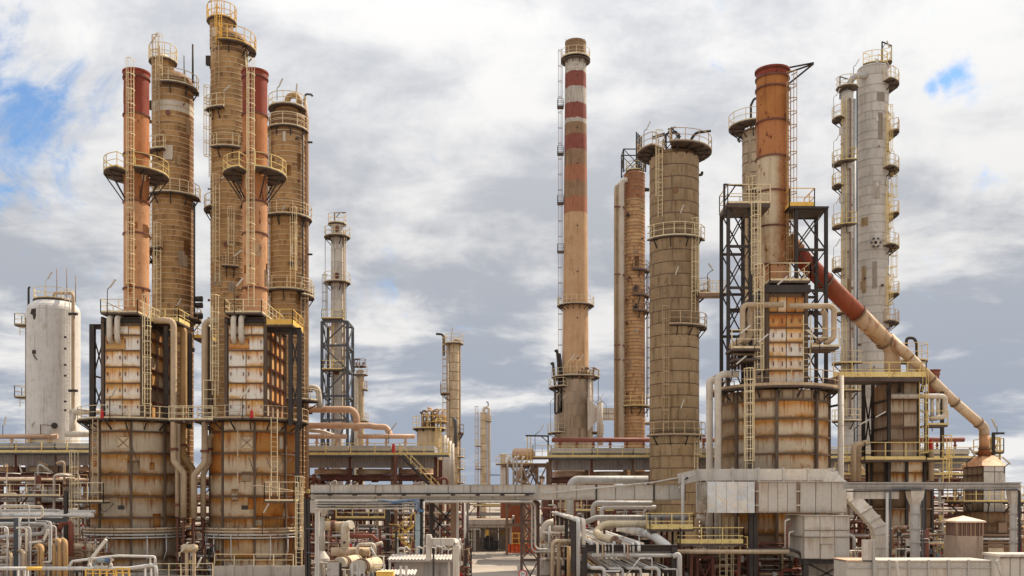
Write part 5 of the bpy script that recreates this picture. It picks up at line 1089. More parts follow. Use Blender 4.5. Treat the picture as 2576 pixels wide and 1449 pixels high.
# stair on the road side of the cooler
st_ = Th('steel_stair', 'yellow railed stair descending from the cooler walkway', 'stairs', 1050, 103)
for y in (-.5, .5):
    st_.bar('stringer', st_.p(1008, 1146, y), st_.p(1110, 1250, y), .1, M['black'], .28); a, b = Vector(st_.p(1008, 1146, y)), Vector(st_.p(1110, 1250, y))
    mb = MB().bar(a + Vector((0, 0, 1.1)), b + Vector((0, 0, 1.1)), .07).bar(a + Vector((0, 0, .55)), b + Vector((0, 0, .55)), .06)
    for q in range(5): p_ = a.lerp(b, q / 4); mb.bar(p_, p_ + Vector((0, 0, 1.1)), .07)
    st_.add('railing', mb, M['yellow_pale'])
for q in range(18): p_ = Vector(st_.p(1008, 1146)).lerp(Vector(st_.p(1110, 1250)), q / 18); st_.add('tread', MB().box(p_, (.3, 1, .04)), M['grate'])
st_.beam('post', (st_.x(996), 0, 0), st_.p(996, 1146), .3, M['steel_red'])
st_.add('call_box', MB().box(st_.p(990, 1128), (.24, .3, .9)), M['red'])
c2.lamp(c2.p(978, 1115, -1.6), 1.2, .35, 55)
# ------------------------------------------------------------------ generic pipe racks in the shade
PM = ('pipe_tan', 'pipe_cream', 'pipe_grey', 'pipe_ochre', 'steel_brown', 'pipe_white', 'pipe_pink', 'pipe_red', 'steel_red')
def rack(label, xa, xb, D, dep, levels, per, bay=6.0, seed=1, drops=10, rmax=.26, rails=(), cat='pipe rack', pm=PM, post='steel_red', name='pipe_rack', ver=0):
    g_ = random.Random(seed); t = Th(name, label, cat, (xa + xb) / 2, D, 'steel pipe racks')
    x0, x1 = t.x(xa), t.x(xb); n = max(1, round((x1 - x0) / bay)); top = levels[-1] + .6
    for i, x in enumerate(lin(x0, x1, n)):
        for y in (0, dep): t.beam('post', (x, y, 0), (x, y, top), .32, M[post])
        for z in levels: t.beam('cross_beam', (x, -.2, z - .18), (x, dep + .2, z - .18), .3, M[post])
        if i < n and i % 2 == 0: t.bar('brace', (x, 0, .3), (x + (x1 - x0) / n, 0, levels[-1] - .3), .13, M[post])
    for z in levels: t.beam('long_beam', (x0, 0, z - .45), (x1, 0, z - .45), .24, M[post])
    for li, z in enumerate(levels):
        y = .1
        for k in range(per):
            r = g_.uniform(.06, rmax) * (1 if g_.random() < .7 else .6); y += r + .06
            if y > dep: break
            a = x0 - .3 + (g_.uniform(0, .3) * (x1 - x0) if g_.random() < .35 else 0); b = x1 + .3 - (g_.uniform(0, .4) * (x1 - x0) if g_.random() < .35 else 0)
            pts = [(a, y, z + r), (b, y, z + r)]
            if g_.random() < .4: pts.append((b, y, max(.2, z - g_.uniform(1, 3.5))))
            if g_.random() < .35: pts.insert(0, (a, y, z + g_.uniform(.8, 2.0)))
            t.pipe(pts, r, M[g_.choice(pm)], 'pipe', 9, None, 1.8 if r > .14 else 0); y += r + g_.uniform(.05, .3)
    for k in range(int(drops * 2.2)):
        x = g_.uniform(x0, x1); z = g_.choice(levels) + g_.uniform(.2, .9); r = g_.choice((.03, .04, .05, .06, .09, .14)); y = -.3 - g_.uniform(0, .8); d = g_.choice((-1, 1)) * g_.uniform(.6, 2.2)
        t.pipe([(x + d, y + 1.5, z), (x + d, y, z), (x, y, z), (x, y, g_.uniform(.1, 1.5))], r, M[g_.choice(pm)], 'drop_pipe', 8)
        if g_.random() < .6:
            zz = g_.uniform(.6, z - .2); t.add('valve', MB().sweep([(x, y, zz - .22), (x, y, zz - .05), (x, y, zz + .05), (x, y, zz + .22)], [r * 2.0, r * 1.2, r * 1.2, r * 2.0], 9).rod((x, y, zz), (x, y - .4, zz + .05), .03).sweep([(x, y - .4, zz + .05), (x, y - .44, zz + .05)], .16, 9), M[g_.choice(('steel_red', 'black', 'pipe_grey', 'red', 'pipe_tan'))])
    for k in range(ver):
        x = g_.uniform(x0, x1); y = g_.uniform(0, dep); r = g_.uniform(.05, .2); t.pipe([(x, y, 0), (x, y, top + g_.uniform(.2, 1.8)), (x + g_.choice((-1, 1)) * g_.uniform(.4, 1.6), y, top + g_.uniform(.2, 1.8))], r, M[g_.choice(pm)], 'riser', 8)
    for k in range(drops):                           # small bore tubing, hand wheels and junction boxes
        x = g_.uniform(x0, x1); y = -.2 - g_.uniform(0, .6); z = g_.uniform(.8, top); L_ = g_.uniform(1, 4)
        t.pipe([(x, y, z), (x + L_, y, z), (x + L_, y, z - g_.uniform(.4, 1.4))], .03, M[g_.choice(('pipe_grey', 'steel_brown', 'pipe_white', 'cable'))], 'tubing', 5, .1)
        if k % 3 == 0: t.add('junction_box', MB().box((x, y, z), (g_.uniform(.2, .5), .2, g_.uniform(.3, .7))), M[g_.choice(('clad_grey', 'blackgrey', 'siding_light', 'yellow_pale'))])
    for z, a, b, m in rails:
        d = t.add('walkway', MB().box2((t.x(a), -1.4, z - .15), (t.x(b), -.3, z)), M['grate']); part('railing', MB().rail([(t.x(a), -1.35, z), (t.x(b), -1.35, z)], 1.15, gap=1.5, toe=.2), M[m], d)
    return t
rack('rust red pipe rack under the cooler beside the white vessel', -60, 250, 100, 5, [2.2, 4.4, 6.3, 8.4], 8, 5, 3, 16, rails=((6.9, 0, 165, 'cream'), (4.6, 0, 120, 'cream')), ver=6)
rack('dense rusty pipe rack behind the two cylindrical heaters', 230, 790, 104, 5, [2.2, 4.2, 6.4, 8.6], 7, 6, 4, 18, ver=8)
rack('pipe rack below the cooler and long pink headers', 772, 1165, 101, 4.5, [1.6, 3.4, 5.0, 6.8], 7, 4.5, 5, 20, rails=((4.7, 851, 972, 'yellow_pale'),), ver=6)
rack('pipe rack below the cooler next to the wide tan column', 1372, 1800, 103, 4.5, [1.6, 3.4, 5.2, 7.2], 7, 4.5, 6, 18, rails=((5.4, 1420, 1540, 'yellow_pale'),), ver=6)
rack('pipe rack with yellow walkways behind the dark box furnace', 2080, 2460, 97, 5, [2.0, 4.2, 6.4, 8.6], 7, 5, 7, 18, rails=((8.9, 2090, 2190, 'yellow_pale'), (8.9, 2330, 2450, 'yellow_pale'), (5.2, 2380, 2450, 'yellow_pale')), ver=8)
rack('distant pipe rack beyond the shelter', 1130, 1345, 158, 5, [2.0, 4.0, 6.2], 7, 5, 8, 8, rails=((5.6, 1190, 1260, 'yellow_pale'),), ver=6)
rack('pipe rack behind the hooded furnace at the very end', 2440, 2640, 108, 5, [1.8, 3.8, 5.6], 6, 5, 9, 10, rails=((6.0, 2530, 2620, 'yellow_pale'), (3.6, 2530, 2620, 'yellow_pale')), ver=4)
rack('low rust red pipe rack between the heaters and the shed roofs', 770, 1000, 88, 3.2, [1.2, 2.6], 6, 4, 10, 16, rails=(), rmax=.18, pm=('pipe_red', 'steel_red', 'pipe_tan', 'steel_brown', 'pipe_grey'))
rack('low pipe rack in front of the broad heater base', 1690, 2010, 70, 2.5, [1.2, 2.6], 5, 4, 12, 14, rmax=.16, pm=('pipe_red', 'steel_red', 'steel_brown', 'pipe_tan', 'black'))
rack('low valve rack between the broad heater and the dark furnace', 2138, 2330, 74, 2.5, [1.2, 2.5, 3.7], 5, 4, 13, 10, rmax=.16, pm=('pipe_red', 'steel_red', 'steel_brown', 'pipe_grey', 'black'))
rack('piping behind the small louvred hut', 2325, 2560, 90, 3, [1.0, 2.6, 4.2, 5.4], 6, 4, 14, 18, rmax=.2, pm=('pipe_cream', 'pipe_white', 'pipe_tan', 'steel_brown', 'pipe_grey'))
rack('low manifold at the foot of the heaters', 440, 540, 92, 3, [1.0, 2.2, 3.6], 6, 3.5, 15, 8, rmax=.2, pm=('pipe_red', 'steel_red', 'pipe_tan', 'pipe_cream'))
rack('far pipe rack seen through the gaps beside the white vessel', -80, 400, 128, 6, [2.0, 4.4, 6.8, 9.0], 7, 7, 31, 14, ver=8)
rack('far pipe rack seen through the gap between the heaters', 400, 800, 126, 6, [2.0, 4.4, 6.8, 8.6], 7, 7, 32, 14, ver=8)
rack('far pipe rack behind the cooler with long pink headers', 800, 1150, 128, 6, [2.0, 4.4, 6.6], 7, 6, 33, 14, ver=4)
rack('far pipe rack behind the cooler next to the wide tan column', 1400, 1830, 130, 6, [2.0, 4.4, 6.8], 7, 7, 34, 14, ver=4)
rack('far pipe rack behind the thick and thin grey towers', 1830, 2560, 132, 6, [2.0, 4.4, 6.6], 7, 8, 35, 18, ver=6)
def thicket(label, xa, xb, D, dep, top, n, seed, pm=PM, name='pipe_manifold', cat='pipes'):
    """tangle of small pipe runs, each rising from the ground, with valves, hand wheels, hangers and instrument boxes"""
    g_ = random.Random(seed); t = Th(name, label, cat, (xa + xb) / 2, D, 'tangles of small pipes'); x0, x1 = t.x(xa), t.x(xb)
    for k in range(n):
        x, y = g_.uniform(x0, x1), g_.uniform(0, dep); z = g_.uniform(.5, top); r = g_.choice((.025, .03, .04, .05, .06, .08, .11)); p = [(x, y, 0), (x, y, z)]
        for q in range(g_.choice((1, 2, 2, 3, 4))):
            ax = g_.choice('xxyz'); a = list(p[-1])
            if ax == 'x': a[0] = min(x1, max(x0, a[0] + g_.choice((-1, 1)) * g_.uniform(.5, 3.0)))
            elif ax == 'y': a[1] += g_.uniform(-.8, .8)
            else: a[2] = min(top + .5, max(.3, a[2] + g_.uniform(-1.4, 1.2)))
            if max(abs(u - v) for u, v in zip(a, p[-1])) > .15: p.append(tuple(a))
        m = M[g_.choice(pm)]; o = t.pipe(p, r, m, 'pipe', 7, r * 2.2, 1.2 if r > .07 else 0)
        if k % 2 == 0:
            a, b = Vector(p[0]), Vector(p[1]); c = a.lerp(b, g_.uniform(.35, .85)); rr = r * 1.9 + .02
            part('valve', MB().sweep([c - Vector((0, 0, .16)), c - Vector((0, 0, .05)), c + Vector((0, 0, .05)), c + Vector((0, 0, .16))], [rr, rr * .7, rr * .7, rr], 8).rod(c, c + Vector((0, -.3, .02)), .02, 5).sweep([c + Vector((0, -.3, .02)), c + Vector((0, -.33, .02))], .11, 9), M[g_.choice(('steel_red', 'black', 'pipe_grey', 'red', 'bluegrey', 'pipe_tan'))], o)
    for k in range(n // 5): t.add('instrument_box', MB().box((g_.uniform(x0, x1), g_.uniform(-.2, dep), g_.uniform(.7, top * .8)), (g_.uniform(.15, .4), .2, g_.uniform(.2, .5))), M[g_.choice(('clad_grey', 'blackgrey', 'siding_light', 'pipe_white', 'yellow_pale'))])
    for k in range(max(2, n // 8)): x = g_.uniform(x0, x1); y = g_.uniform(0, dep); t.beam('support', (x, y, 0), (x, y, g_.uniform(top * .6, top)), .14, M[g_.choice(('steel_red', 'black', 'steel_brown'))])
    return t
DK = ('pipe_red', 'steel_red', 'steel_brown', 'pipe_tan', 'pipe_grey', 'black', 'pipe_cream')
thicket('tangle of dark red small bore pipes under the yellow walkway', 820, 1040, 82, 3, 4.6, 60, 41, DK)
thicket('tangle of small pipes around the heat exchanger shells', 770, 960, 70, 2, 2.2, 34, 42, DK + ('pipe_white',))
thicket('small pipes and valves beside the road edge poles', 1150, 1182, 78, 3, 3.8, 22, 43, DK)
thicket('crowded pipes below the long duct by the rusty pylon', 1356, 1480, 76, 4, 4.4, 46, 44, PM)
thicket('crowded pipes under the yellow working platforms', 1690, 1890, 72, 3, 3.6, 54, 45, DK)
thicket('crowded dark pipes under the sloping duct', 2138, 2240, 70, 3, 3.6, 34, 46, DK)
thicket('light pipes and valves behind the louvred hut', 2325, 2400, 80, 4, 4.6, 36, 47, ('pipe_cream', 'pipe_white', 'pipe_tan', 'steel_brown', 'yellow_pale', 'pipe_grey'))
thicket('brown pipe tangle beneath the white pipes in the lower left corner', -30, 240, 78, 4, 4.2, 60, 48, ('pipe_tan', 'pipe_ochre', 'steel_brown', 'pipe_cream', 'pipe_red', 'pipe_grey'))
thicket('dark pipe tangle between the two heater bases', 445, 535, 86, 3, 3.4, 28, 49, DK)
thicket('pipe tangle filling the space under the header duct', 2560, 2600, 84, 5, 5.2, 14, 50, PM)
# structure with the pink drum right of the gap
t = Th('drum_structure', 'open steel structure carrying a pink horizontal drum by the gap', 'structure', 1335, 118)
frame(t, t.x(1275), t.x(1385), 0, 6, [0, 3.5, 6.0, t.z(1168)], .3, M['steel_brown'], brace=None)
frame(t, t.x(1318), t.x(1352), 0, 6, [0, 3.5, 6.0, t.z(1168)], .24, M['steel_brown'], brace='z', bw=.12)
t.add('deck', MB().box2((t.x(1262), -.4, t.z(1172)), (t.x(1386), 6, t.z(1167))), M['steel_brown'])
t.add('drum', MB().sweep([t.p(1288, 1143, 2), t.p(1290, 1143, 2), t.p(1294, 1143, 2), t.p(1340, 1143, 2), t.p(1345, 1143, 2)], [.1, .55, .72, .72, .3], 18), M['pipe_pink'])
t.flatdeck(t.x(1340), t.x(1386), -1.4, .5, t.z(1152), 'flr', rmat=M['yellow_pale'], h=1.4); t.add('railing', MB().rail([t.p(1262, 1167, -.3), t.p(1340, 1167, -.3)], 1.1), M['yellow_pale'])
t.add('davit', MB().bar(t.p(1379, 1150, -1), t.p(1379, 1096, -1), .18).bar(t.p(1381, 1097, -1), t.p(1322, 1096, -1), .18).bar(t.p(1378, 1112, -1), t.p(1362, 1098, -1), .1), M['black'])
for px in (1327, 1335): t.bar('hoist_leg', t.p(px, 1098, -1), t.p(px, 1165, -1), .1, M['yellow_pale'])
t.lamp(t.p(1346, 1150, -1.3), 2.6, .6, 60)
for i in range(16):
    a = rnd.uniform(1265, 1375); y = rnd.uniform(1175, 1225); dy = rnd.uniform(-.6, 3)
    t.pipe([t.p(a, y, dy), t.p(a + rnd.uniform(-25, 25), y, dy), t.p(a + rnd.uniform(-25, 25), rnd.uniform(1150, 1250), dy)], rnd.uniform(.06, .2), M[rnd.choice(PM)], 'pipe', 8)
for px in (1277, 1292, 1300, 1312): t.pipe([t.p(px, 1255, -.7), t.p(px, 1150 + rnd.uniform(0, 20), -.7), t.p(px + 6, 1148, -.7)], .12, M['pipe_cream'], 'riser', 8)
t.add('pot', MB().lathe([(0, t.z(1258)), (.5, t.z(1255)), (.75, t.z(1243)), (.4, t.z(1235)), (.4, t.z(1228)), (.7, t.z(1228)), (.7, t.z(1222)), (0, t.z(1220))], (t.x(1322), .5, 0), 16), M['black'])
t = Th('vent_stack', 'thin grey vent stack at the edge of the gap', 'stack', 1266, 150); t.add('tube', MB().lathe([(.45, 0), (.45, t.z(1146)), (.62, t.z(1146)), (.62, t.z(1142)), (0, t.z(1141))], n=16), M['clad_grey']); t.deck(.5, 1.2, t.z(1168), h=1.2, n=10)
# ------------------------------------------------------------------ shelter, red tank, barrier, height sign
t = Th('open_shelter', 'open grey shelter with a pale flat roof at the end of the road', 'shelter', 1228, 127)
x0, x1 = t.x(1150), t.x(1291); zr = t.z(1312)
t.add('roof', MB().box2((x0, -.4, zr - .2), (x1, 6.2, zr + .25)), M['roof_peach']); t.add('fascia', MB().box2((x0 - .1, -.55, zr - .35), (x1 + .1, -.4, zr + .3)), M['siding_light'])
t.add('eave_sheet', MB().corr(x0, x1 - .3, -.3, zr - .75, zr - .38, .3, .08), M['siding_light'])
t.add('end_sheet', MB().box2((x1 - .1, -.55, zr - .3), (x1 + .15, 6, zr + .7)), M['siding_light'])
panelwall(t, (x0, 3.2, 0), (1, 0, 0), (0, -1, 0), lin(0, x1 - x0 - .2, 4), [0, 1.3, zr - .3], M['siding_light'], name='wall_sheet')
for px in (1194, 1285): t.beam('post', t.p(px, 1387, 0)[:2] + (0,), (t.x(px), 0, zr - .2), .3, M['siding_light'])
for px in (1158, 1285): t.add('side_wall', MB().box2((t.x(px) - .05, .4, 0), (t.x(px) + .05, 3.2, zr - .2)), M['siding_light'])
t.add('cabinet', MB().box((t.x(1228), 2.6, .9), (1.2, .6, 1.5)), M['blackgrey']); t.add('cabinet', MB().box((t.x(1246), 2.7, .7), (.7, .6, 1.2)), M['blackgrey'])
t.add('notice', MB().box((t.x(1227), .05, 2.4), (.55, .03, .8)), M['yellow']); t.add('notice', MB().box((t.x(1240), 2.2, 2.5), (.5, .03, .4)), M['pipe_white']); t.add('notice', MB().box((t.x(1264), 3.0, 2.2), (.55, .03, .3)), M['yellow'])
for px in (1216, 1231, 1243): t.bar('fence_post', (t.x(px), 0, 0), (t.x(px), 0, 2.9), .09, M['blackgrey'])
t.bar('fence_rail', (t.x(1210), 0, 2.8), (t.x(1250), 0, 2.8), .07, M['blackgrey']); t.bar('fence_rail', (t.x(1210), 0, 1.0), (t.x(1250), 0, 1.0), .07, M['blackgrey'])
t = Th('rusty_tank', 'rust red cylindrical tank behind the shelter', 'tank', 1301, 142)
courses(t, 2.35, lin(0, 6.3, 6), M['tank_rust'], name='tank_plate', parts=14); t.add('core', MB().lathe([(2.33, 0), (2.33, 6.3), (2.2, 6.6), (0, 6.9)], n=36), M['tank_rust']); t.ladder(pol(2.6, 24, 0), 6.3, 24, 1.5, M['pipe_cream'])
t = Th('safety_barrier', 'orange plastic mesh barrier beside the road', 'barrier', 1313, 123)
xs = lin(t.x(1274), t.x(1354), 8)
for i in range(8):
    mb = MB(); a, b = xs[i], xs[i + 1]; s0 = rnd.uniform(-.06, .06)
    for q in range(6): mb.bar((a, s0, .1 + q * .18), (b, -s0, .1 + q * .18 - .02), .03, .13)
    for q in range(5): mb.bar((a + (b - a) * q / 4, 0, .05), (a + (b - a) * q / 4, 0, 1.08), .1, .02)
    t.add('mesh_panel', mb, M['orange'])
for x in xs: t.bar('stake', (x, 0, 0), (x, 0, 1.2), .06, M['steel_red'])
t = Th('guard_rail', 'small yellow guard rail behind the orange barrier', 'railing', 1306, 130); t.add('railing', MB().rail([(t.x(1289), 0, .2), (t.x(1322), 0, .2)], 2.0, gap=.8, mids=2, w=.1, toe=0), M['yellow'])
t.add('foot', MB().box((0, 0, .1), (t.x(1322) - t.x(1289), .15, .2)), M['yellow'])
t = Th('height_sign', 'round red rimmed height limit sign reading 7 m', 'sign', 1315, 60); zc_ = t.z(1444)
t.add('pole', MB().rod((0, .05, 0), (0, .05, zc_), .035, 8), M['clad_grey'])
def disc(r0, r1, y): m_ = MB(); m_.lathe([(r0, 0), (r1, 0), (r1, .02), (r0, .02)], n=32); m_.v = [(x, y - z, zc_ - yy) for x, yy, z in m_.v]; return m_
t.add('face', disc(0.001, .25, 0), M['pipe_white']); t.add('rim', disc(.20, .265, -.006), M['red'])
for s_, px_, sz, oz in (('7', -.12, .24, -.085), ('m', .02, .13, -.02)):
    cu = bpy.data.curves.new('numeral', 'FONT'); cu.body = s_; cu.size = sz; cu.extrude = .004; tmp = bpy.data.objects.new('tmp', cu); COL.link(tmp); bpy.context.view_layer.update()
    me_ = bpy.data.meshes.new_from_object(tmp.evaluated_get(bpy.context.evaluated_depsgraph_get())); bpy.data.objects.remove(tmp); me_.materials.clear(); me_.materials.append(M['black']); o_ = obj('numeral', me_, t.o, (px_, -.035, zc_ + oz)); o_.rotation_euler = (R(90), 0, 0)
# ------------------------------------------------------------------ overhead ducts in front
def rectduct(t, pts, w, h, mat, name='duct_section', rib=True, seg=2.4):
    """rectangular duct along pts; each length a part, stiffened by collars"""
    for a, b in zip(pts, pts[1:]):
        a = Vector(a); b = Vector(b); L = (b - a).length; k = max(1, round(L / seg)); d = (b - a) / L
        for q in range(k):
            p0, p1 = a + d * (L * q / k), a + d * (L * (q + 1) / k)
            o = t.add(name, MB().bar(p0 + d * .012, p1 - d * .012, w, h), mat)
            if rib: part('collar', MB().bar(p1 - d * .05, p1 + d * .05, w + .2, h + .16), M['duct_beam'], o)
t = Th('overhead_duct', 'long grey rectangular duct bridging over the road', 'duct', 1250, 71)
zt_, zb_ = t.z(1219), t.z(1258); zc_ = (zt_ + zb_) / 2
for (a, b) in ((781, 880), (880, 1072), (1072, 1352), (1352, 1500), (1500, 1645), (1645, 1722)):
    k = max(2, round((b - a) / 55)); xs = lin(t.x(a), t.x(b), k)
    t.add('duct_core', MB().box2((xs[0] + .03, .05, zb_), (xs[-1] - .03, 1.4, zt_ - .03)), M['duct_beam'])
    for i in range(k):
        t.add('duct_panel', MB().plate((xs[i] + .015, .05, zb_), (1, 0, 0), (0, 0, 1), (0, -1, 0), xs[i + 1] - xs[i] - .03, zt_ - zb_ - (.0 if a > 1300 else .0), .05, .012), M['duct'])
        t.add('top_panel', MB().box2((xs[i] + .015, .0, zt_ - .03), (xs[i + 1] - .015, 1.42, zt_)), M['duct'])
    t.bar('collar', (xs[-1], -.05, zb_ - .05), (xs[-1], -.05, zt_ + .05), .1, M['black' if a > 1300 else 'duct_beam'])
t.add('cable_tray', MB().box2((t.x(783), -.45, t.z(1243)), (t.x(1345), -.1, t.z(1240))), M['black'])
for y in (1246, 1262): t.pipe([t.p(790, y, -.25), t.p(1340, y, -.25)], .09, M['clad_grey'], 'conduit', 8)
for px in range(830, 1340, 62): t.add('tray_bracket', MB().box(t.p(px, 1245, -.25), (.3, .35, .12)), M['black'])
t.pipe([t.p(1360, 1242, -.2), t.p(1640, 1214, -.3), t.p(1740, 1196, -.3), t.p(1757, 1187, -.3)], .06, M['clad_grey'], 'conduit', 6)
# down leg of the duct at its far end
x_ = t.x(797); t.add('end_box', MB().box2((t.x(781), -.1, t.z(1290)), (t.x(813), 1.3, zb_ - .02)), M['duct'])
mb = MB(); a = [(t.x(804), -.1), (t.x(826), -.1), (t.x(826), 1.0), (t.x(804), 1.0)]; b = [(t.x(807), .1), (t.x(816), .1), (t.x(816), .6), (t.x(807), .6)]
mb.v = [(x, y, t.z(1273)) for x, y in a] + [(x, y, t.z(1299)) for x, y in b]
for i in range(4): mb.face([i, (i + 1) % 4, 4 + (i + 1) % 4, 4 + i])
t.add('hopper', mb, M['duct']); t.pipe([t.p(811, 1299, .3), t.p(811, 1388, .3)], .18, M['duct'], 'down_pipe', 14, seam=1.0)
t.add('flare', MB().lathe([(.18, t.z(1386)), (.55, t.z(1405)), (.55, t.z(1412)), (.3, t.z(1430)), (.3, 0)], (t.x(808), .3, 0), 16), M['duct'])
# portal frame with cable trays, blue cables and the blue grey post
t = Th('cable_portal', 'grey cable tray portal with blue cables below the duct', 'frame', 920, 69)
for px in (795, 801): t.bar('post', (t.x(px), 0, 0), t.p(px, 1259), .14, M['clad_grey'])
for y, w in ((1259, .16), (1266, .1), (1272, .08), (1279, .12)): t.bar('tray', t.p(793, y, -.1), t.p(1047, y, -.1), .3, M['clad_grey'], w)
for y in (1262.5, 1269, 1275.5): t.pipe([t.p(800, y, -.3), t.p(900, y + .5, -.3), t.p(1044, y - 1, -.3)], .035, M['cable'], 'cable', 6)
for k in range(4): t.pipe([t.p(950 + 8 * k, 1259, -.35), t.p(990, 1262 + k * 1.5, -.35), t.p(1044 + k * 3, 1256, -.38), t.p(1045 + k * 3, 1282 - k * 2, -.38), t.p(1052 + k * 2, 1287 - k, -.38), t.p(1066, 1287 - k, -.38)], .028, M['blue'], 'blue_cable', 6)
for i in range(4): t.add('post_section', MB().box2((t.x(1045), -.15, t.z(1293 + i * 42)), (t.x(1056.5), .15, t.z(1334 + i * 42) if i < 3 else 0)), M['bluegrey'])
for px in (1059, 1063): t.beam('dark_post', (t.x(px), .3, 0), t.p(px, 1255, .3), .2, M['black'])
t.pipe([(t.x(1066), 0, 0), t.p(1066, 1262)], .06, M['clad_grey'], 'conduit', 8)
t.ladder((t.x(1071), -.1, 0), t.z(1262), 0, None, M['black'])
t.add('round_plate', MB().sweep([t.p(1073, 1433, -.3), t.p(1073, 1433, -.33)], .32, 20), M['blackgrey'])
for px in (769, 775): t.beam('dark_post', (t.x(px), .5, 0), t.p(px, 1255, .5), .22, M['black'])
for y in (1390, 1330): t.bar('link', t.p(768, y, .5), t.p(796, y, 0), .09, M['blackgrey'])
# two columns carrying the duct by the road
t = Th('duct_support', 'dark braced trestle carrying the duct on the near side of the road', 'frame', 1141, 73)
t.beam('post', (t.x(1141), 0, 0), t.p(1141, 1258), .42, M['steel_brown']); t.bar('pipe_post', (t.x(1151), -.2, 0), t.p(1151, 1258, -.2), .17, M['clad_grey']); t.beam('post', (t.x(1085), 0, 0), t.p(1085, 1258), .3, M['black'])
for a, b in (((1085, 1345), (1141, 1275)), ((1085, 1262), (1141, 1320)), ((1085, 1300), (1141, 1352)), ((1141, 1400), (1085, 1330))): t.bar('brace', t.p(*a), t.p(*b), .14, M['black'])
t = Th('lattice_pylon', 'narrow rusty lattice pylon beside the orange barrier', 'pylon', 1333, 72)
frame(t, t.x(1312), t.x(1355), 0, 1.2, [0] + [Z(y, 72) for y in (1410, 1362, 1310, 1262)], .16, M['pylon'], faces='fb', bw=.09, brace='z')
frame(t, t.x(1312), t.x(1355), 0, 1.2, [0, Z(1262, 72)], .14, M['black'], faces='', bw=.05)
for k, px in enumerate((1338, 1346)): t.pipe([t.p(1280, 1260 + k * 3, -.3), t.p(px - 4, 1260 + k * 3, -.3), t.p(px, 1275, -.3), t.p(px, 1380 - k * 6, -.3), t.p(px + 8, 1388 - k * 6, -.3), t.p(1400, 1388 - k * 6, -.3)], .07, M['clad_grey'], 'conduit', 8, .3)
for px, h_, lab, m in ((1169, 1262, 'slim grey lamp post standing by the road edge', 'clad_grey'), (1177, 1268, 'thin black pole standing by the road edge', 'black')):
    q = Th('pole', lab, 'pole', px, 80); q.add('shaft', MB().sweep([(0, 0, 0), (0, 0, q.z(h_))], [.1, .06], 8), M[m]); q.add('base_plate', MB().box((0, 0, .03), (.35, .35, .06)), M[m])
    for z in (1.2, 2.2, 3.0): q.add('bracket', MB().box((.0, -.1, z), (.22, .2, .12)), M[m])
# ------------------------------------------------------------------ ring duct and preheater boxes by the broad heater
t = Th('ring_duct', 'pale rectangular duct wrapping the broad heater then sloping to the ground', 'duct', 1948, 71)
zc_ = t.z(1196); hh = .8
pl_ = [(t.x(1706, -1), -1, t.z(1207)), (t.x(1757, -1), -1.2, zc_), (t.x(1790, -1), -1.4, zc_), (t.x(1830), -1.6, zc_), (t.x(1890), -1.7, zc_), (t.x(1950), -1.7, zc_), (t.x(2010), -1.7, zc_), (t.x(2072), -1.7, zc_)]
rectduct(t, pl_, 1.0, hh, M['duct'], seg=1.7)
def mitred(t, pts, w, hs, mat):                     # rectangular duct bending in the vertical plane, joints mitred
    P = [Vector(p) for p in pts]; N = []
    for i in range(len(P)):
        d0 = (P[i] - P[i - 1]) if i else (P[1] - P[0]); d1 = (P[i + 1] - P[i]) if i < len(P) - 1 else d0
        n0, n1 = Vector((d0.z, 0, -d0.x)).normalized(), Vector((d1.z, 0, -d1.x)).normalized(); n = (n0 + n1).normalized(); N.append(n / max(.5, n.dot(n0)))
    for i in range(len(P) - 1):
        mb = MB()
        for k in (i, i + 1):
            sh = (P[i + 1] - P[i]).normalized() * (.012 if k == i else -.012)
            for sg, dy in ((-1, -1), (1, -1), (1, 1), (-1, 1)): mb.v.append(tuple(P[k] + sh + N[k] * (hs[k] / 2 * sg) + Vector((0, dy * w / 2, 0))))
        for q in ((3, 2, 1, 0), (4, 5, 6, 7), (0, 1, 5, 4), (1, 2, 6, 5), (2, 3, 7, 6), (3, 0, 4, 7)): mb.face(list(q))
        o = t.add('duct_section', mb, mat)
        c = MB(); n = N[i + 1] * (hs[i + 1] / 2 + .06); d = (P[i + 1] - P[i]).normalized() * .05; p = P[i + 1]
        for e in (-d, d):
            for sg, dy in ((-1, -1), (1, -1), (1, 1), (-1, 1)): c.v.append(tuple(p + e + n * sg + Vector((0, dy * (w / 2 + .06), 0))))
        for q in ((3, 2, 1, 0), (4, 5, 6, 7), (0, 1, 5, 4), (1, 2, 6, 5), (2, 3, 7, 6), (3, 0, 4, 7)): c.face(list(q))
        if i < len(P) - 2: part('collar', c, M['duct_beam'], o)
sl = [t.p(*q) for q in ((2068, 1196, -1.7), (2092, 1203, -2.0), (2117, 1224, -2.8), (2145, 1254, -3.8), (2172, 1283, -4.7), (2193, 1306, -5.2), (2206, 1323, -5.4), (2211, 1342, -5.5), (2211, 1376, -5.5))] + [(t.x(2211, -5.5), -5.5, .0)]
mitred(t, sl, .9, [.8, .8, .8, .8, .8, .8, .8, .76, .74, .74], M['duct'])
t.bar('strut', t.p(1730, 1200, -1.6), t.p(1708, 1228, -1.6), .12, M['duct_beam']); t.bar('strut', t.p(1706, 1215, -1.6), t.p(1760, 1185, -1.6), .12, M['duct_beam'])
t.pipe([(t.x(1718, -1.8), -1.8, 0), t.p(1718, 1195, -1.8)], .12, M['duct_beam'], 'post', 8)
t = Th('air_preheater', 'large panelled air preheater casing with a shiny curved end', 'preheater', 1945, 66)
zt_, zb_ = t.z(1212), t.z(1290)
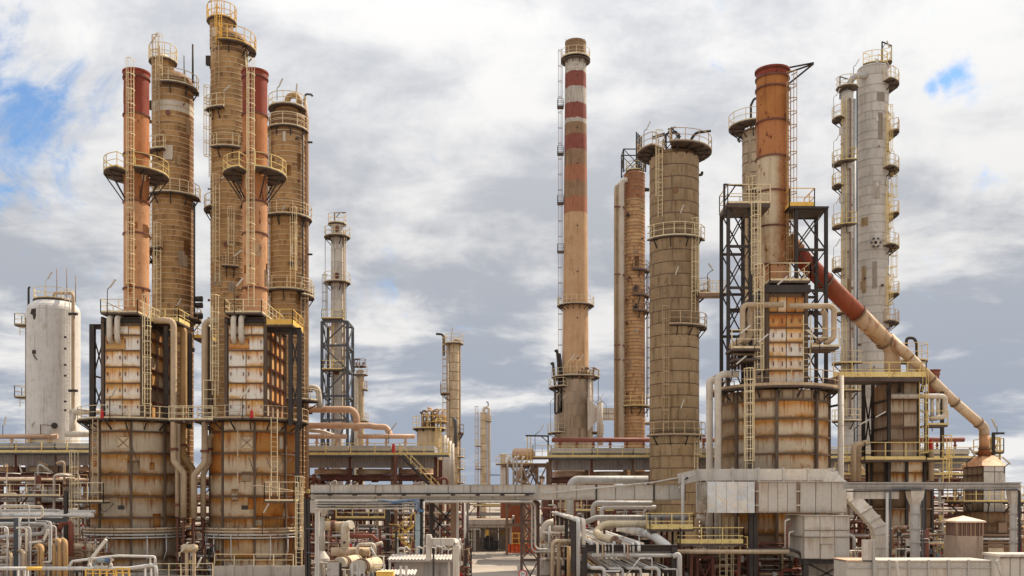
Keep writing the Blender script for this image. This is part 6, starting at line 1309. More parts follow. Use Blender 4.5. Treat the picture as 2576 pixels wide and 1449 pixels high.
# curved polished end: convex plan outline
a0 = [(1752, 3.2), (1755, 2.2), (1764, 1.2), (1780, .5), (1802, .05), (1828, -.25), (1856, -.38), (1880, -.36), (1898, -.25)]
for i, ((p0, d0), (p1, d1)) in enumerate(zip(a0, a0[1:])):
    A = Vector((t.x(p0, d0), d0, zb_)); B = Vector((t.x(p1, d1), d1, zb_)); u = (B - A); L = u.length; u /= L; nv = Vector((u.y, -u.x, 0))
    t.add('polished_sheet', MB().plate(A + u * .008, u, (0, 0, 1), nv, L - .016, zt_ - zb_, .04), M['alu_shiny' if i > 0 else 'clad_grey'])
t.add('end_core', MB().box2((t.x(1795, .5), .6, zb_), (t.x(1898), 2.8, zt_ - .02)), M['duct_beam']); t.add('end_top', MB().box2((t.x(1782, 1), .9, zt_ - .02), (t.x(1898), 2.9, zt_ + .02)), M['duct'])
for (a, b, k, yb) in ((1908, 2005, 4, zb_), (2012, 2131, 3, t.z(1291))):
    xs = lin(t.x(a), t.x(b), k); t.add('casing_core', MB().box2((xs[0] + .05, .06, yb), (xs[-1] - .05, 2.8, zt_ - .02)), M['duct_beam'])
    for i in range(k): t.add('casing_panel', MB().plate((xs[i] + .01, .06, yb), (1, 0, 0), (0, 0, 1), (0, -1, 0), xs[i + 1] - xs[i] - .02, zt_ - yb, .06, .01), M['duct'])
    t.add('casing_lid', MB().box2((xs[0], -.02, zt_ - .02), (xs[-1], 2.9, zt_ + .03)), M['duct'])
    t.beam('joint_post', (xs[0] - .12, -.02, yb), (xs[0] - .12, -.02, zt_), .13, M['steel_brown'])
    for y in (1236, 1271): t.add('joint_bolt', MB().box((xs[0] - .12, -.12, t.z(y)), (.28, .08, .09)), M['clad_patch'])
t.add('casing_core', MB().box2((t.x(1977, 3.9), -1.0, t.z(1407, -1)), (t.x(2137, -1), -.95 + 4.2, t.z(1297.5, -1) - .02)), M['duct_beam'])
y_ = -1.0; xs = [t.x(p, y_) for p in (2022, 2062, 2099, 2137)]; zz = [t.z(p, y_) for p in (1407, 1369, 1351, 1335, 1297.5)]
t.add('casing_core', MB().box2((xs[0], y_ + .02, zz[0]), (xs[-1] - .03, 3.2, zz[-1] - .03)), M['duct_beam'])
panelwall(t, (0, y_, 0), (1, 0, 0), (0, -1, 0), xs, [zz[0], zz[2], zz[3], zz[4]], M['duct'], gap=.02, th=.06, cross=.012, name='casing_panel')
panelwall(t, (xs[0], 0, 0), (0, 1, 0), (-1, 0, 0), [y_, 1.0, 3.2], [zz[0], zz[2], zz[4]], M['duct'], gap=.02, name='casing_panel')
t.add('access_door', MB().plate((xs[1] + .02, y_ - .075, zz[0] + .02), (1, 0, 0), (0, 0, 1), (0, -1, 0), xs[2] - xs[1] - .04, zz[1] - zz[0], .05), M['duct'])
t.add('casing_lid', MB().box2((xs[0] - .05, y_ - .1, zz[4] - .02), (xs[-1] + .03, 3.2, zz[4] + .03)), M['duct'])
for px in (1889, 1899): t.beam('leg', (t.x(px, .6), .6, 0), t.p(px, 1290, .6), .3, M['black'])
for px in (2026, 2132): t.beam('leg', (t.x(px, -.9), -.9, 0), t.p(px, 1408, -.9), .34, M['black'])
t.beam('leg', (t.x(2026, 2.8), 2.8, 0), t.p(2026, 1408, 2.8), .3, M['black'])
t.beam('girder', t.p(2010, 1412, -.95), t.p(2140, 1412, -.95), .34, M['black']); t.bar('brace', t.p(2026, 1414, -.8), t.p(2132, 1470, -.8), .12, M['black']); t.bar('brace', t.p(2132, 1414, -.8), t.p(2026, 1470, -.8), .12, M['black'])
panelwall(t, (t.x(2030, .6), .6, 0), (1, 0, 0), (0, -1, 0), lin(0, t.x(2130, .6) - t.x(2030, .6), 4), [0, 1.3, 2.5], M['siding_light'], name='back_sheet')
t.pipe([t.p(1695, 1388, -.6), t.p(1985, 1388, -.6)], .15, M['pipe_tan'], 'pipe', 10, seam=1.5); t.pipe([t.p(1880, 1383, -.5), t.p(1992, 1383, -.5), t.p(2015, 1392, -.5), t.p(2022, 1440, -.5), (t.x(2022, -.5), -.5, 0)], .11, M['black'], 'pipe', 8, .6)
for px in (1975, 1980, 1985): t.pipe([t.p(px, 1390, -.4), t.p(px, 1310 + (px - 1975) * 3, -.4), t.p(px + 12, 1306 + (px - 1975) * 3, -.4)], .05, M['pipe_cream' if px != 1980 else 'pipe_red'], 'pipe', 8)
# yellow working platforms left of the preheater
t = Th('working_platform', 'yellow railed working platforms on two levels under the duct', 'platform', 1745, 67)
t.flatdeck(t.x(1635), t.x(1745), 0, 1.6, t.z(1331), 'flr', rmat=M['yellow_pale'], toe=.32, h=1.05); t.flatdeck(t.x(1706), t.x(1864), -.8, .6, t.z(1366), 'flr', rmat=M['yellow_pale'], toe=.3, h=1.05)
for px in (1640, 1710, 1740, 1860): t.beam('post', (t.x(px), .4, 0), t.p(px, 1334 if px < 1700 else 1366, .4), .2, M['steel_red'])
t.add('step_rail', MB().rail([t.p(1862, 1388, -.5), t.p(1880, 1388, -.5)], 1.0, gap=.5, toe=0), M['yellow_pale'])
for px in (1820, 1835, 1849): t.ladder((t.x(px, 1.2), 1.2, 0), t.z(1300, 1.2), 0, None, M['cream'])
frame(t, t.x(1760), t.x(1800), .9, 1.8, [0, 2.6], .22, M['steel_red'], bw=.1)
t.add('valve_body', MB().sweep([t.p(1753, 1300, 1.5), t.p(1768, 1302, 1.5), t.p(1772, 1318, 1.5)], [.2, .26, .1], 12), M['pipe_cream'])
for i in range(6): t.pipe([t.p(1650 + i * 14, 1450, 1.4), t.p(1650 + i * 14, 1300 + rnd.uniform(0, 30), 1.4)], .08, M[rnd.choice(('steel_red', 'pipe_tan', 'black'))], 'tube', 8)
# ------------------------------------------------------------------ depthwise pipe rack in the middle
t = Th('pipe_rack', 'black framed rack of many pipes running away from the viewer', 'pipe rack', 1560, 62)
x0, x1 = t.x(1474), t.x(1696)
for dy in (0, 9, 18, 28):
    for x in (x0 - .1, x1): t.beam('post', (x, dy, 0), (x, dy, t.z(1375)), .36, M['black'])
    t.beam('cross_beam', (x0 - .3, dy, t.z(1379)), (x1 + .2, dy, t.z(1379)), .42 if dy == 0 else .34, M['black']); t.beam('cross_beam', (x0 - .3, dy, t.z(1436)), (x1 + .2, dy, t.z(1436)), .26, M['black'])
for x in (x0 - .1, x1): t.beam('long_beam', (x, 0, t.z(1440)), (x, 28, t.z(1440)), .28, M['black'])
x = x0 + .25; k = 0; zt_ = t.z(1372)
cols = ['pipe_white', 'pipe_cream', 'pipe_tan', 'pipe_cream', 'pipe_grey', 'pipe_white', 'pipe_grey', 'pipe_cream', 'pipe_grey', 'pipe_pink', 'pipe_cream', 'pipe_grey']
while x < x1 - 1.6:
    r_ = rnd.choice((.045, .06, .07, .09, .12)); x += r_
    e_ = rnd.choice((-.35, -.35, -.2, -.1, .4, 1.2)); t.pipe([(x, 32, zt_ + r_), (x, e_, zt_ + r_), (x, e_ - .05, zt_ - rnd.uniform(.3, .9))], r_, M[cols[k % 12]], 'pipe', 10, None, 1.6 if r_ > .1 else 0); x += r_ + rnd.uniform(.03, .16); k += 1
for k in range(14):
    r_ = rnd.choice((.05, .08, .12)); xx = x0 + .3 + k * .37; zz_ = t.z(1432) + r_
    t.pipe([(xx, 28, zz_), (xx, .3, zz_), (xx, .1, zz_ - .9)] if k % 3 else [(xx, 28, zz_), (xx, -.6, zz_), (xx + .8, -.6, zz_), (xx + .8, -.6, .1)], r_, M[rnd.choice(PM[:6])], 'pipe', 8)
t.pipe([t.p(1488, 1397, -.2), t.p(1690, 1397, -.2)], .13, M['pipe_grey'], 'cross_pipe', 10, seam=1.2); t.pipe([t.p(1474, 1389, .3), t.p(1690, 1389, .3)], .07, M['clad_grey'], 'cross_pipe', 8)
t.pipe([t.p(1692, 1400, -.3), t.p(1706, 1394, -.3), t.p(1709, 1402, -.3), (t.x(1709, -.3), -.3, 0)], .16, M['pipe_grey'], 'cross_pipe', 10, .3)
t.pipe([t.p(1575, 1448, -.5), t.p(1610, 1404, -.5), t.p(1640, 1404, -.5), t.p(1640, 1460, -.5)], .05, M['pipe_white'], 'cross_pipe', 6); t.pipe([t.p(1520, 1445, -.7), t.p(1520, 1437, -.7), t.p(1562, 1437, -.7), t.p(1540, 1420, .5)], .06, M['pipe_white'], 'cross_pipe', 6)
t.add('valve', MB().lathe([(.05, 0), (.05, .35), (.14, .35), (.14, .39), (0, .39)], t.p(1608, 1362, 2), 8), M['pipe_grey'])
for k, (lab, pts, r_, m, D) in enumerate((
    ('ochre insulated line with a blind flanged end facing the viewer', [(1640, 1318, 6), (1520, 1318, 6), (1499, 1338, 6), (1512, 1350, 3), (1543, 1362, -.4)], .25, 'pipe_sand', 64),
    ('broad white insulated line slanting down beside the ochre one', [(1560, 1328, 14), (1600, 1336, 9), (1645, 1349, 3.5), (1675, 1372, 1), (1690, 1390, .5)], .31, 'pipe_white', 64),
    ('grey insulated line passing behind the yellow rails', [(1730, 1302, 4), (1500, 1302, 4), (1478, 1312, 4), (1450, 1320, 6)], .19, 'pipe_grey', 70),
    ('large grey insulated line looping over the long duct', [(1630, 1207, 4), (1446, 1207, 4), (1434, 1222, 4), (1434, 1320, 4)], .33, 'pipe_grey', 78),
    ('smaller grey line with elbow under the long duct', [(1640, 1266, 4), (1500, 1266, 4), (1492, 1274, 4), (1492, 1310, 4)], .22, 'pipe_grey', 80),
    ('grey line with a swan neck beneath the long duct', [(1650, 1276, 8), (1520, 1276, 8), (1514, 1282, 8), (1514, 1320, 8)], .2, 'pipe_grey', 82))):
    q = Th('process_line', lab, 'pipe', pts[1][0], D); q.pipe([q.p(*a) for a in pts], r_, M[m], 'insulation', 16, r_ * 3, 1.1)
    if k == 0: e = Vector(q.p(*pts[-1])); q.add('blind_flange', MB().sweep([e, e + Vector((.1, -.1, -.02))], .38, 18).sweep([e + Vector((.1, -.1, -.02)), e + Vector((.35, -.4, -.05))], .12, 10).sweep([e + Vector((.35, -.4, -.05)), e + Vector((.42, -.45, -.05))], .2, 12), M['steel_brown'])
    q.add('support', MB().bar(q.p(*pts[1]), (q.p(*pts[1])[0], pts[1][2], 0), .16), M['steel_red'])
# white header pair
t = Th('vent_header', 'pair of white pipes on black stanchions slanting towards the viewer', 'pipe', 1452, 62)
for k, (px, py) in enumerate(((1455, 1309), (1468, 1309))):
    X0 = t.x(px); z_ = t.z(py); t.pipe([(X0, 40, z_), (X0, 0, z_), (X0, 0, 0)], .13, M['pipe_white' if k == 0 else 'pipe_cream'], 'pipe', 12, .3)
for dy, x in ((4, 1446), (9, 1448), (15, 1449), (22, 1450), (30, 1452)): t.bar('stanchion', (t.x(1458), dy, 0), (t.x(1458), dy, t.z(1309) - .1), .24, M['black']); t.bar('cap_beam', (t.x(1452), dy, t.z(1309) - .2), (t.x(1473), dy, t.z(1309) - .2), .16, M['black'])
t.bar('big_post', (t.x(1441, -.5), -.5, 0), t.p(1441, 1312, -.5), .26, M['black'])
t = Th('looped_line', 'pair of tan pipes bending down in front of the pylon', 'pipe', 1400, 66)
for px, dy in ((1390, -.3), (1405, 0)): t.pipe([t.p(1440, 1361 + (px - 1390) * .3, dy), t.p(px, 1361 + (px - 1390) * .3, dy), (t.x(px, dy), dy, 0)], .13, M['pipe_tan'], 'pipe', 12, .4, 1.3)
t.pipe([t.p(1432, 1375, 1), (t.x(1432, 1), 1, 0)], .16, M['pipe_ochre'], 'pipe', 10)
t = Th('pump_skid', 'dim cluster of cream pump pipes behind the tan looped pipes', 'pump', 1395, 80)
for pts, r_ in (([(1368, 1360, 0), (1368, 1330, 0), (1376, 1318, 0), (1392, 1314, 0)], .3), ([(1382, 1335, .5), (1392, 1330, .5), (1420, 1330, .5)], .26), ([(1366, 1340, -.4), (1425, 1342, -.4)], .12), ([(1384, 1400, 0), (1384, 1345, 0)], .22), ([(1362, 1420, 0), (1362, 1370, 0), (1380, 1368, 0)], .1)): t.pipe([t.p(*a) for a in pts], r_, M['pipe_cream'], 'pipe', 12, None, .5)
t.add('pump_casing', MB().lathe([(0, 0), (.8, 0), (.8, 1.2), (.5, 1.6), (0, 1.7)], (t.x(1385), .5, .4), 16), M['steel_brown']); t.add('drum', MB().lathe([(.75, 0), (.75, 1.9), (.8, 1.9), (.8, 2.0), (0, 2.0)], (t.x(1372, -3), -3, 0), 20), M['siding_light'])
t.add('base', MB().box((0, .5, .2), (4, 2, .4)), M['concrete'])
for i in range(8): t.pipe([t.p(1362 + i * 8, 1455, 1), t.p(1362 + i * 8, 1350 + rnd.uniform(0, 40), 1), t.p(1370 + i * 8, 1350, 1)], .08, M[rnd.choice(PM)], 'pipe', 8)
# ------------------------------------------------------------------ lower middle: fan lines, exchangers, roofs, stair
t = Th('fan_line', 'fat cream insulated tee pipe in front of the yellow walkway', 'pipe', 870, 77)
t.pipe([t.p(812, 1323, 0), t.p(868, 1323, 0), t.p(877, 1323, -.6)], .34, M['pipe_tan'], 'insulation', 16, .5, 1.0); t.pipe([t.p(884, 1320, -.9), t.p(868, 1322, -.6), t.p(868, 1388, -.6)], .34, M['pipe_cream'], 'insulation', 18, .6, .55)
t.pipe([t.p(834, 1388, -.6), t.p(930, 1388, -.6)], .34, M['pipe_tan'], 'insulation', 18, None, .9)
for px in (834, 838, 842): t.add('expansion_ring', MB().sweep([t.p(px, 1323, 0), t.p(px + 1.5, 1323, 0)], .45, 16), M['steel_red'])
t.pipe([t.p(899, 1398, -1), t.p(899, 1376, -1), t.p(905, 1370, -1), t.p(938, 1369, -1), t.p(942, 1376, -1), t.p(942, 1405, -1)], .14, M['pipe_cream'], 'loop', 12, .3, .8)
t.pipe([t.p(880, 1348, 1), t.p(936, 1348, 1), t.p(957, 1368, 1)], .16, M['pipe_red'], 'side_pipe', 12, .3); t.add('end_cap', MB().sweep([t.p(940, 1371, -.5), t.p(962, 1365, -.5)], .13, 12), M['pipe_cream'])
for px in (842, 868, 920): t.bar('leg', (t.x(px, -.6), -.6, 0), t.p(px, 1400, -.6), .2, M['steel_red'])
t.add('wheel', MB().sweep([t.p(866, 1365, -1.0), t.p(866, 1365, -1.05)], .1, 10), M['black']); t.pipe([t.p(932, 1376, -1.5), t.p(952, 1412, -1.7)], .08, M['pipe_white'], 'stay', 8)
t = Th('heat_exchanger', 'pair of cream heat exchanger shells pointing at the viewer', 'exchanger', 900, 72)
for px, py, dy, r_ in ((899, 1428, -2.5, .5), (855, 1418, 0, .45)):
    c_ = Vector(t.p(px, py, dy)); e = c_ + Vector((.7, 4.5, .0)); s_ = t.add('shell', MB().sweep([c_, e], r_, 22), M['pipe_sand'])
    mb = MB().sweep([c_ - Vector((.01, .08, 0)), c_ - Vector((-.0, -.02, 0))], r_ * 1.08, 22)
    for q in range(14): a = q * math.pi / 7; mb.bar(c_ + Vector((0, -.1, 0)) + Vector((math.cos(a), 0, math.sin(a))) * .1, c_ + Vector((0, -.1, 0)) + Vector((math.cos(a), 0, math.sin(a))) * r_ * .95, .03)
    t.add('end_cover', mb, M['pipe_cream'], s_)
    for q in (.7, 1.1): t.add('girth_flange', MB().sweep([c_ + (e - c_) * q / 5, c_ + (e - c_) * (q / 5 + .03)], r_ * 1.18, 20), M['steel_brown'], s_)
    t.add('saddle', MB().box((c_.x + .3, c_.y + 1.5, (c_.z - r_) / 2), (.6, .3, c_.z - r_ + .2)), M['concrete'])
t.add('panel', MB().box(t.p(838, 1432, -3), (.8, .3, .9)), M['siding_light'])
for px in (886, 899, 905, 916): t.bar('white_post', (t.x(px, -3.6), -3.6, 0), t.p(px, 1418 if px < 900 else 1428, -3.6), .12, M['pipe_white'])
t.bar('white_rail', t.p(886, 1440, -3.6), t.p(916, 1440, -3.6), .08, M['pipe_white'])
t = Th('compressor_shed', 'low shed with a corrugated pale roof behind the blue grey post', 'shed', 1058, 66)
x0, x1 = t.x(977), t.x(1139); zf = t.z(1408, 0); zb = t.z(1395, 2.6)
t.add('roof', MB().corr(x0 - .1, x1 + .1, -.2, zf, zb, .22, .06, top=2.8), M['siding_light']); t.add('roof_edge', MB().box2((x0, -.15, zf - .12), (x1, -.05, zf - .02)), M['siding_light'])
panelwall(t, (x0 + .3, .6, 0), (1, 0, 0), (0, -1, 0), [0, .5, 2.0, x1 - x0 - 1.2, x1 - x0 - .6], [0, zf - .1], M['concrete'], name='wall_sheet', mats=[M['concrete'], M['siding']])
for x in (x0 + .1, x1 - .25): t.bar('post', (x, 0, 0), (x, 0, zf), .14, M['siding_light'])
t.add('back_wall', MB().box2((x0 + .1, 2.6, 0), (x1 - .2, 2.75, zb - .1)), M['siding'])
for i in range(9): t.pipe([(x0 + .5 + i * .42, 1.4, zf + .25), (x0 + .5 + i * .42, 1.4, zf + .55 + rnd.uniform(0, .4)), (x0 + .9 + i * .42, 1.6, zf + .5 + rnd.uniform(0, .4))], .05, M[rnd.choice(PM[:6])], 'roof_pipe', 6)
t = Th('elbow_duct', 'pale elbow duct rising over the corrugated shed roof', 'duct', 1120, 65)
rectduct(t, [t.p(1084, 1363), t.p(1110, 1363), t.p(1142, 1363)], .8, .46, M['duct'], rib=False, seg=1.0); t.add('elbow', MB().tube([t.p(1140, 1363, 0), t.p(1147, 1364, 0), t.p(1147, 1412, 0)], .25, 4, .4), M['duct']); t.add('riser', MB().box2((t.x(1140), -.3, 0), (t.x(1155), .3, t.z(1372))), M['duct']); t.add('flange', MB().box(t.p(1084, 1363), (.1, 1.0, .7)), M['duct_beam'])
t.add('fan_case', MB().box2((t.x(1072), -.3, 2.6), (t.x(1084), .6, t.z(1345))), M['duct']); t.bar('leg', (t.x(1090), .2, 0), (t.x(1090), .2, 3.4), .12, M['black'])
t = Th('low_roof', 'small corrugated canopy behind the yellow box', 'canopy', 1000, 61); x0, x1 = t.x(950), t.x(1044); t.add('roof', MB().corr(x0, x1, 0, t.z(1446), t.z(1434, 1.4), .2, .06, top=1.4), M['siding_light'])
for x in (x0 + .1, x1 - .1): t.bar('post', (x, .3, 0), (x, .3, t.z(1446)), .1, M['siding_light'])
for px in (1008, 1022): t.bar('white_post', (t.x(px, -1), -1, 0), t.p(px, 1424, -1), .13, M['pipe_white'])
t = Th('equipment_box', 'plain yellow box at the lower edge in front of the canopy', 'box', 969, 58); t.add('body', MB().box2((t.x(948), -.3, .3), (t.x(990), .5, t.z(1438))), M['yellow']); t.add('lid', MB().box2((t.x(947), -.33, t.z(1438)), (t.x(991), .53, t.z(1437))), M['yellow_pale']); t.add('foot', MB().box2((t.x(950), -.2, 0), (t.x(988), .4, .3)), M['concrete'])
t = Th('steel_stair', 'yellow zigzag stair with landing in front of the rack', 'stairs', 1000, 86)
def flight(t, a, b, m='yellow'):
    for y in (-.4, .4):
        A, B = Vector(t.p(*a, y)), Vector(t.p(*b, y)); mb = MB().bar(A, B, .06, .24).bar(A + Vector((0, 0, 1)), B + Vector((0, 0, 1)), .07)
        for q in range(5): p_ = A.lerp(B, q / 4); mb.bar(p_, p_ + Vector((0, 0, 1)), .06)
        t.add('railing', mb, M[m])
    for q in range(12): p_ = Vector(t.p(*a)).lerp(Vector(t.p(*b)), (q + .5) / 12); t.add('tread', MB().box(p_, (.28, .8, .04)), M['grate'])
flight(t, (1004, 1350), (1044, 1318)); flight(t, (1004, 1352), (1046, 1392)); t.flatdeck(t.x(980), t.x(1006), -.6, .6, t.z(1351), 'fl', rmat=M['yellow'], toe=.3)
for px in (982, 1004): t.beam('post', (t.x(px), .2, 0), t.p(px, 1351, .2), .2, M['black'])
t.beam('post', (t.x(976), 0, 0), t.p(976, 1262), .36, M['black'])
# ------------------------------------------------------------------ lower right: header duct, hut, ribbed duct
t = Th('header_duct', 'long grey header duct on pipe legs across the furnace fronts', 'duct', 2340, 64)
xs = lin(t.x(2128), t.x(2566), 9)
for i in range(9):
    t.add('duct_section', MB().box2((xs[i] + .01, -.1, t.z(1230)), (xs[i + 1] - .01, .5, t.z(1216))), M['clad_greydark']); t.add('ledge', MB().box2((xs[i] + .01, -.22, t.z(1216)), (xs[i + 1] - .01, .6, t.z(1213))), M['clad_greydark']); t.add('ledge', MB().box2((xs[i] + .01, -.2, t.z(1224)), (xs[i + 1] - .01, -.1, t.z(1221))), M['clad_greydark'])
t.pipe([t.p(2130, 1236, -.2), t.p(2562, 1232, -.2), t.p(2566, 1240, -.2), (t.x(2566, -.2), -.2, 0)], .05, M['cable'], 'cable', 6); t.pipe([t.p(2320, 1230, -.3), t.p(2245, 1230, -.3), t.p(2240, 1238, -.3), (t.x(2240, -.3), -.3, 0)], .06, M['blackgrey'], 'cable', 6)
t.pipe([t.p(2232, 1240, -.2), (t.x(2232, -.2), -.2, 0)], .1, M['clad_grey'], 'leg', 8)
xs2 = lin(t.x(2152), t.x(2262), 3)
for i in range(3): t.add('branch_duct', MB().box2((xs2[i] + .01, .0, t.z(1255)), (xs2[i + 1] - .01, .5, t.z(1231))), M['duct'])
for px, r_ in ((2305, .3), (2553, .22)):
    c_ = (t.x(px), .2, 0); t.add('down_pipe', MB().lathe([(r_, 0), (r_, t.z(1268))], c_, 18), M['pipe_grey'])
    t.add('transition', MB().lathe([(r_, t.z(1275)), (r_ * 1.9, t.z(1250)), (r_ * 2.1, t.z(1232))], c_, 4, 45, 405, False), M['duct'])
    for y in (1292, 1330, 1365): t.add('flange', MB().lathe([(r_, -.04), (r_ + .07, -.04), (r_ + .07, .04), (r_, .04)], (c_[0], c_[1], t.z(y)), 18), M['clad_greydark'])
for px in (2318, 2323, 2562): t.bar('conduit', (t.x(px), -.1, 0), t.p(px, 1235, -.1), .06, M['blackgrey'])
t = Th('louvred_hut', 'small brown hut with pyramid roof and dark louvred upper wall', 'hut', 2423, 62)
hw = (t.x(2462) - t.x(2386)) / 2; z1 = t.z(1310); zm = t.z(1347)
t.add('lower_wall', MB().box2((-hw + .12, -.9, 0), (hw - .12, .9, zm)), M['shed_wall']); t.add('upper_core', MB().box2((-hw + .2, -.82, zm), (hw - .2, .82, z1)), M['shed_dark'])
for i in range(12): x = -hw + .2 + i * (2 * hw - .4) / 11; t.bar('louvre', (x, -.86, zm), (x, -.86, z1), .05 if i % 2 else .09, M['shed_dark' if i % 2 else 'steel_brown'])
for x in (-hw + .14, hw - .14): t.bar('corner_post', (x, -.88, zm), (x, -.88, z1), .1, M['steel_brown'])
mb = MB(); mb.v = [(-hw, -1.05, z1), (hw, -1.05, z1), (hw, 1.05, z1), (-hw, 1.05, z1), (0, 0, t.z(1297)), (-hw, -1.05, z1 - .09), (hw, -1.05, z1 - .09), (hw, 1.05, z1 - .09), (-hw, 1.05, z1 - .09)]
for i in range(4): mb.face([i, (i + 1) % 4, 4]); mb.face([i, (i + 1) % 4, 5 + (i + 1) % 4, 5 + i])
mb.face([8, 7, 6, 5]); t.add('roof', mb, M['roof_peach'])
t = Th('ribbed_duct', 'wide ribbed grey duct across the lower right corner', 'duct', 2320, 57)
xs = [t.x(p) for p in (2131, 2202, 2236, 2285, 2335, 2385, 2435, 2494)]; zt_ = t.z(1412)
for i in range(len(xs) - 1):
    t.add('duct_panel', MB().box2((xs[i] + .015, 0, t.z(1427) + .02), (xs[i + 1] - .015, .3, zt_)), M['duct']); t.add('duct_panel', MB().box2((xs[i] + .015, 0, 1.4), (xs[i + 1] - .015, .3, t.z(1427) - .02)), M['duct'])
    t.add('rib', MB().box2((xs[i + 1] - .05, -.12, 1.3), (xs[i + 1] + .05, .0, zt_ + .1)), M['duct_beam']); t.add('lid_panel', MB().box2((xs[i] + .015, -.1, zt_), (xs[i + 1] - .015, 2.6, zt_ + .06)), M['pipe_pink' if i == 0 else 'duct'])
t.add('mid_rib', MB().box2((xs[0], -.07, t.z(1427) - .04), (xs[-1], .0, t.z(1427) + .04)), M['duct_beam']); t.add('core', MB().box2((xs[0] + .05, .2, .4), (xs[-1] - .05, 2.5, zt_ - .05)), M['duct_beam']); t.add('foot', MB().box2((xs[0] + .4, .4, 0), (xs[-1] - .4, 2.2, .45)), M['concrete'])
mb = MB(); q = [(t.x(2494), zt_), (t.x(2540), t.z(1452)), (t.x(2494), t.z(1460))]; mb.v = [(x, .0, z) for x, z in q] + [(x, 2.5, z) for x, z in q]; mb.face([0, 1, 2]); mb.face([3, 4, 5]); mb.face([0, 1, 4, 3]); mb.face([1, 2, 5, 4]); t.add('end_wedge', mb, M['duct'])
t.add('upright_plate', MB().box2((t.x(2169), -.1, t.z(1412)), (t.x(2194), .1, t.z(1358))), M['duct']); t.bar('perforated_strip', (t.x(2197), -.15, 1.2), t.p(2197, 1358, -.15), .13, M['duct_beam'])
for a, b in (((2260, 1455), (2256, 1411)), ((2524, 1460), (2508, 1409))): t.bar('lamp_tube', t.p(*a, -.5), t.p(*b, -.5), .14, M['lampwhite'])
t = Th('plant_wall', 'grey panelled block at the extreme lower right edge', 'wall', 2556, 58); t.add('core', MB().box2((t.x(2516), .05, 0), (t.x(2640), 2, t.z(1400))), M['duct_beam']); panelwall(t, (t.x(2516), .05, 0), (1, 0, 0), (0, -1, 0), lin(0, t.x(2640) - t.x(2516), 5), [0, 1.6, t.z(1402)], M['duct'], name='panel'); t.add('coping', MB().box2((t.x(2512), -.15, t.z(1400)), (t.x(2640), 2.1, t.z(1394))), M['duct'])
# ------------------------------------------------------------------ lower left: manifolds, valves, parapet
t = Th('pipe_manifold', 'maze of white and ochre pipes in the lower left corner', 'pipes', 90, 74)
def L(pts, r_, m, seam=0, bend=None, nm='pipe'): t.pipe([t.p(*q) for q in pts], r_, M[m], nm, 10, bend, seam)
for k, (y, x_, r_, m) in enumerate(((1296, 235, .16, 'pipe_white'), (1303, 100, .12, 'pipe_white'), (1291, 230, .12, 'pipe_cream'), (1284, 150, .1, 'pipe_grey'), (1287, 240, .14, 'pipe_grey'))): L([(-30, y, 4 + k), (x_, y, 4 + k)], r_, m, 2.0)
L([(-20, 1274, 2), (105, 1274, 2), (107, 1280, 2), (107, 1300, 2), (100, 1303, 2), (-20, 1303, 2)], .08, 'pipe_cream', 0, .2); L([(2, 1302, 1.5), (2, 1271, 1.5), (73, 1271, 1.5), (73, 1460, 1.5)], .05, 'pipe_white')
L([(-20, 1318, 3), (112, 1318, 3), (117, 1326, 3), (108, 1342, 3), (-20, 1353, 3)], .16, 'pipe_white', 1.4, .5)
for px, y in ((19, 1326), (66, 1328), (77, 1326), (141, 1323)): L([(px - 25, y, .8), (px, y, .8), (px, 1465, .8)], .08 if px in (19, 66) else .05, 'pipe_white' if px != 66 else 'pipe_cream', 0, .25)
for px in (124, 129): L([(88, 1303, .5), (90, 1312, .5), (px, 1312, .5), (px, 1414, .5), (px - 16, 1415, .5)], .06, 'pipe_white', 0, .25)
for px, y, r_ in ((106, 1372, .17), (97, 1376, .08), (137, 1368, .14), (151, 1358, .18), (165, 1358, .18), (60, 1384, .13), (28, 1388, .12)): L([(px - 18, y + 4, 2.5), (px - 8, y, 1.2), (px, y + 4, .6), (px, 1470, .6)], r_, 'pipe_ochre' if px > 90 else 'pipe_tan', 1.0, .4)
for k in range(10): y = 1340 + k * 9; L([(-20, y, 3 + k % 3), (40 + (k * 37) % 120, y + 1, 3 + k % 3), (40 + (k * 37) % 120, y + 40, 3 + k % 3)], .05 + (k % 4) * .03, ('pipe_tan', 'pipe_grey', 'steel_brown', 'pipe_cream')[k % 4])
t.beam('post', (t.x(43, 2), 2, 0), t.p(43, 1303, 2), .36, M['blackgrey']); t.bar('post', (t.x(50, 1.8), 1.8, 0), t.p(50, 1302, 1.8), .16, M['pipe_white']); t.beam('post', (t.x(166, 4), 4, 0), t.p(166, 1235, 4), .26, M['black'])
t.beam('cross_beam', t.p(-20, 1308, 2.2), t.p(170, 1308, 2.2), .3, M['blackgrey']); t.beam('cross_beam', t.p(-20, 1362, 2.4), t.p(120, 1362, 2.4), .24, M['steel_brown'])
for a, b in (((74, 1364), (111, 1361)), ((109, 1362), (121, 1332))): t.bar('lamp_tube', t.p(*a, .2), t.p(*b, .2), .16, M['lampwhite'])
L([(150, 1330, 3), (156, 1316, 3), (178, 1312, 3), (178, 1400, 3)], .2, 'pipe_red', 0, .4)
t = Th('condensate_drum', 'small capsule drum on pipe legs left of the heater base', 'drum', 200, 80)
t.add('shell', MB().sweep([t.p(168, 1376), t.p(169, 1376), t.p(173, 1376), t.p(224, 1376), t.p(230, 1376), t.p(232, 1376)], [.05, .25, .36, .36, .25, .05], 16), M['clad_tan'])
for px in (182, 216): t.bar('leg', (t.x(px), 0, 0), t.p(px, 1384), .22, M['pipe_tan'])
t = Th('condensate_drum', 'small capsule drum between the two heater bases', 'drum', 477, 82)
t.add('shell', MB().sweep([t.p(455, 1379), t.p(457, 1379), t.p(462, 1379), t.p(490, 1379), t.p(496, 1379), t.p(498, 1379)], [.05, .26, .34, .34, .26, .05], 16), M['clad_tan'])
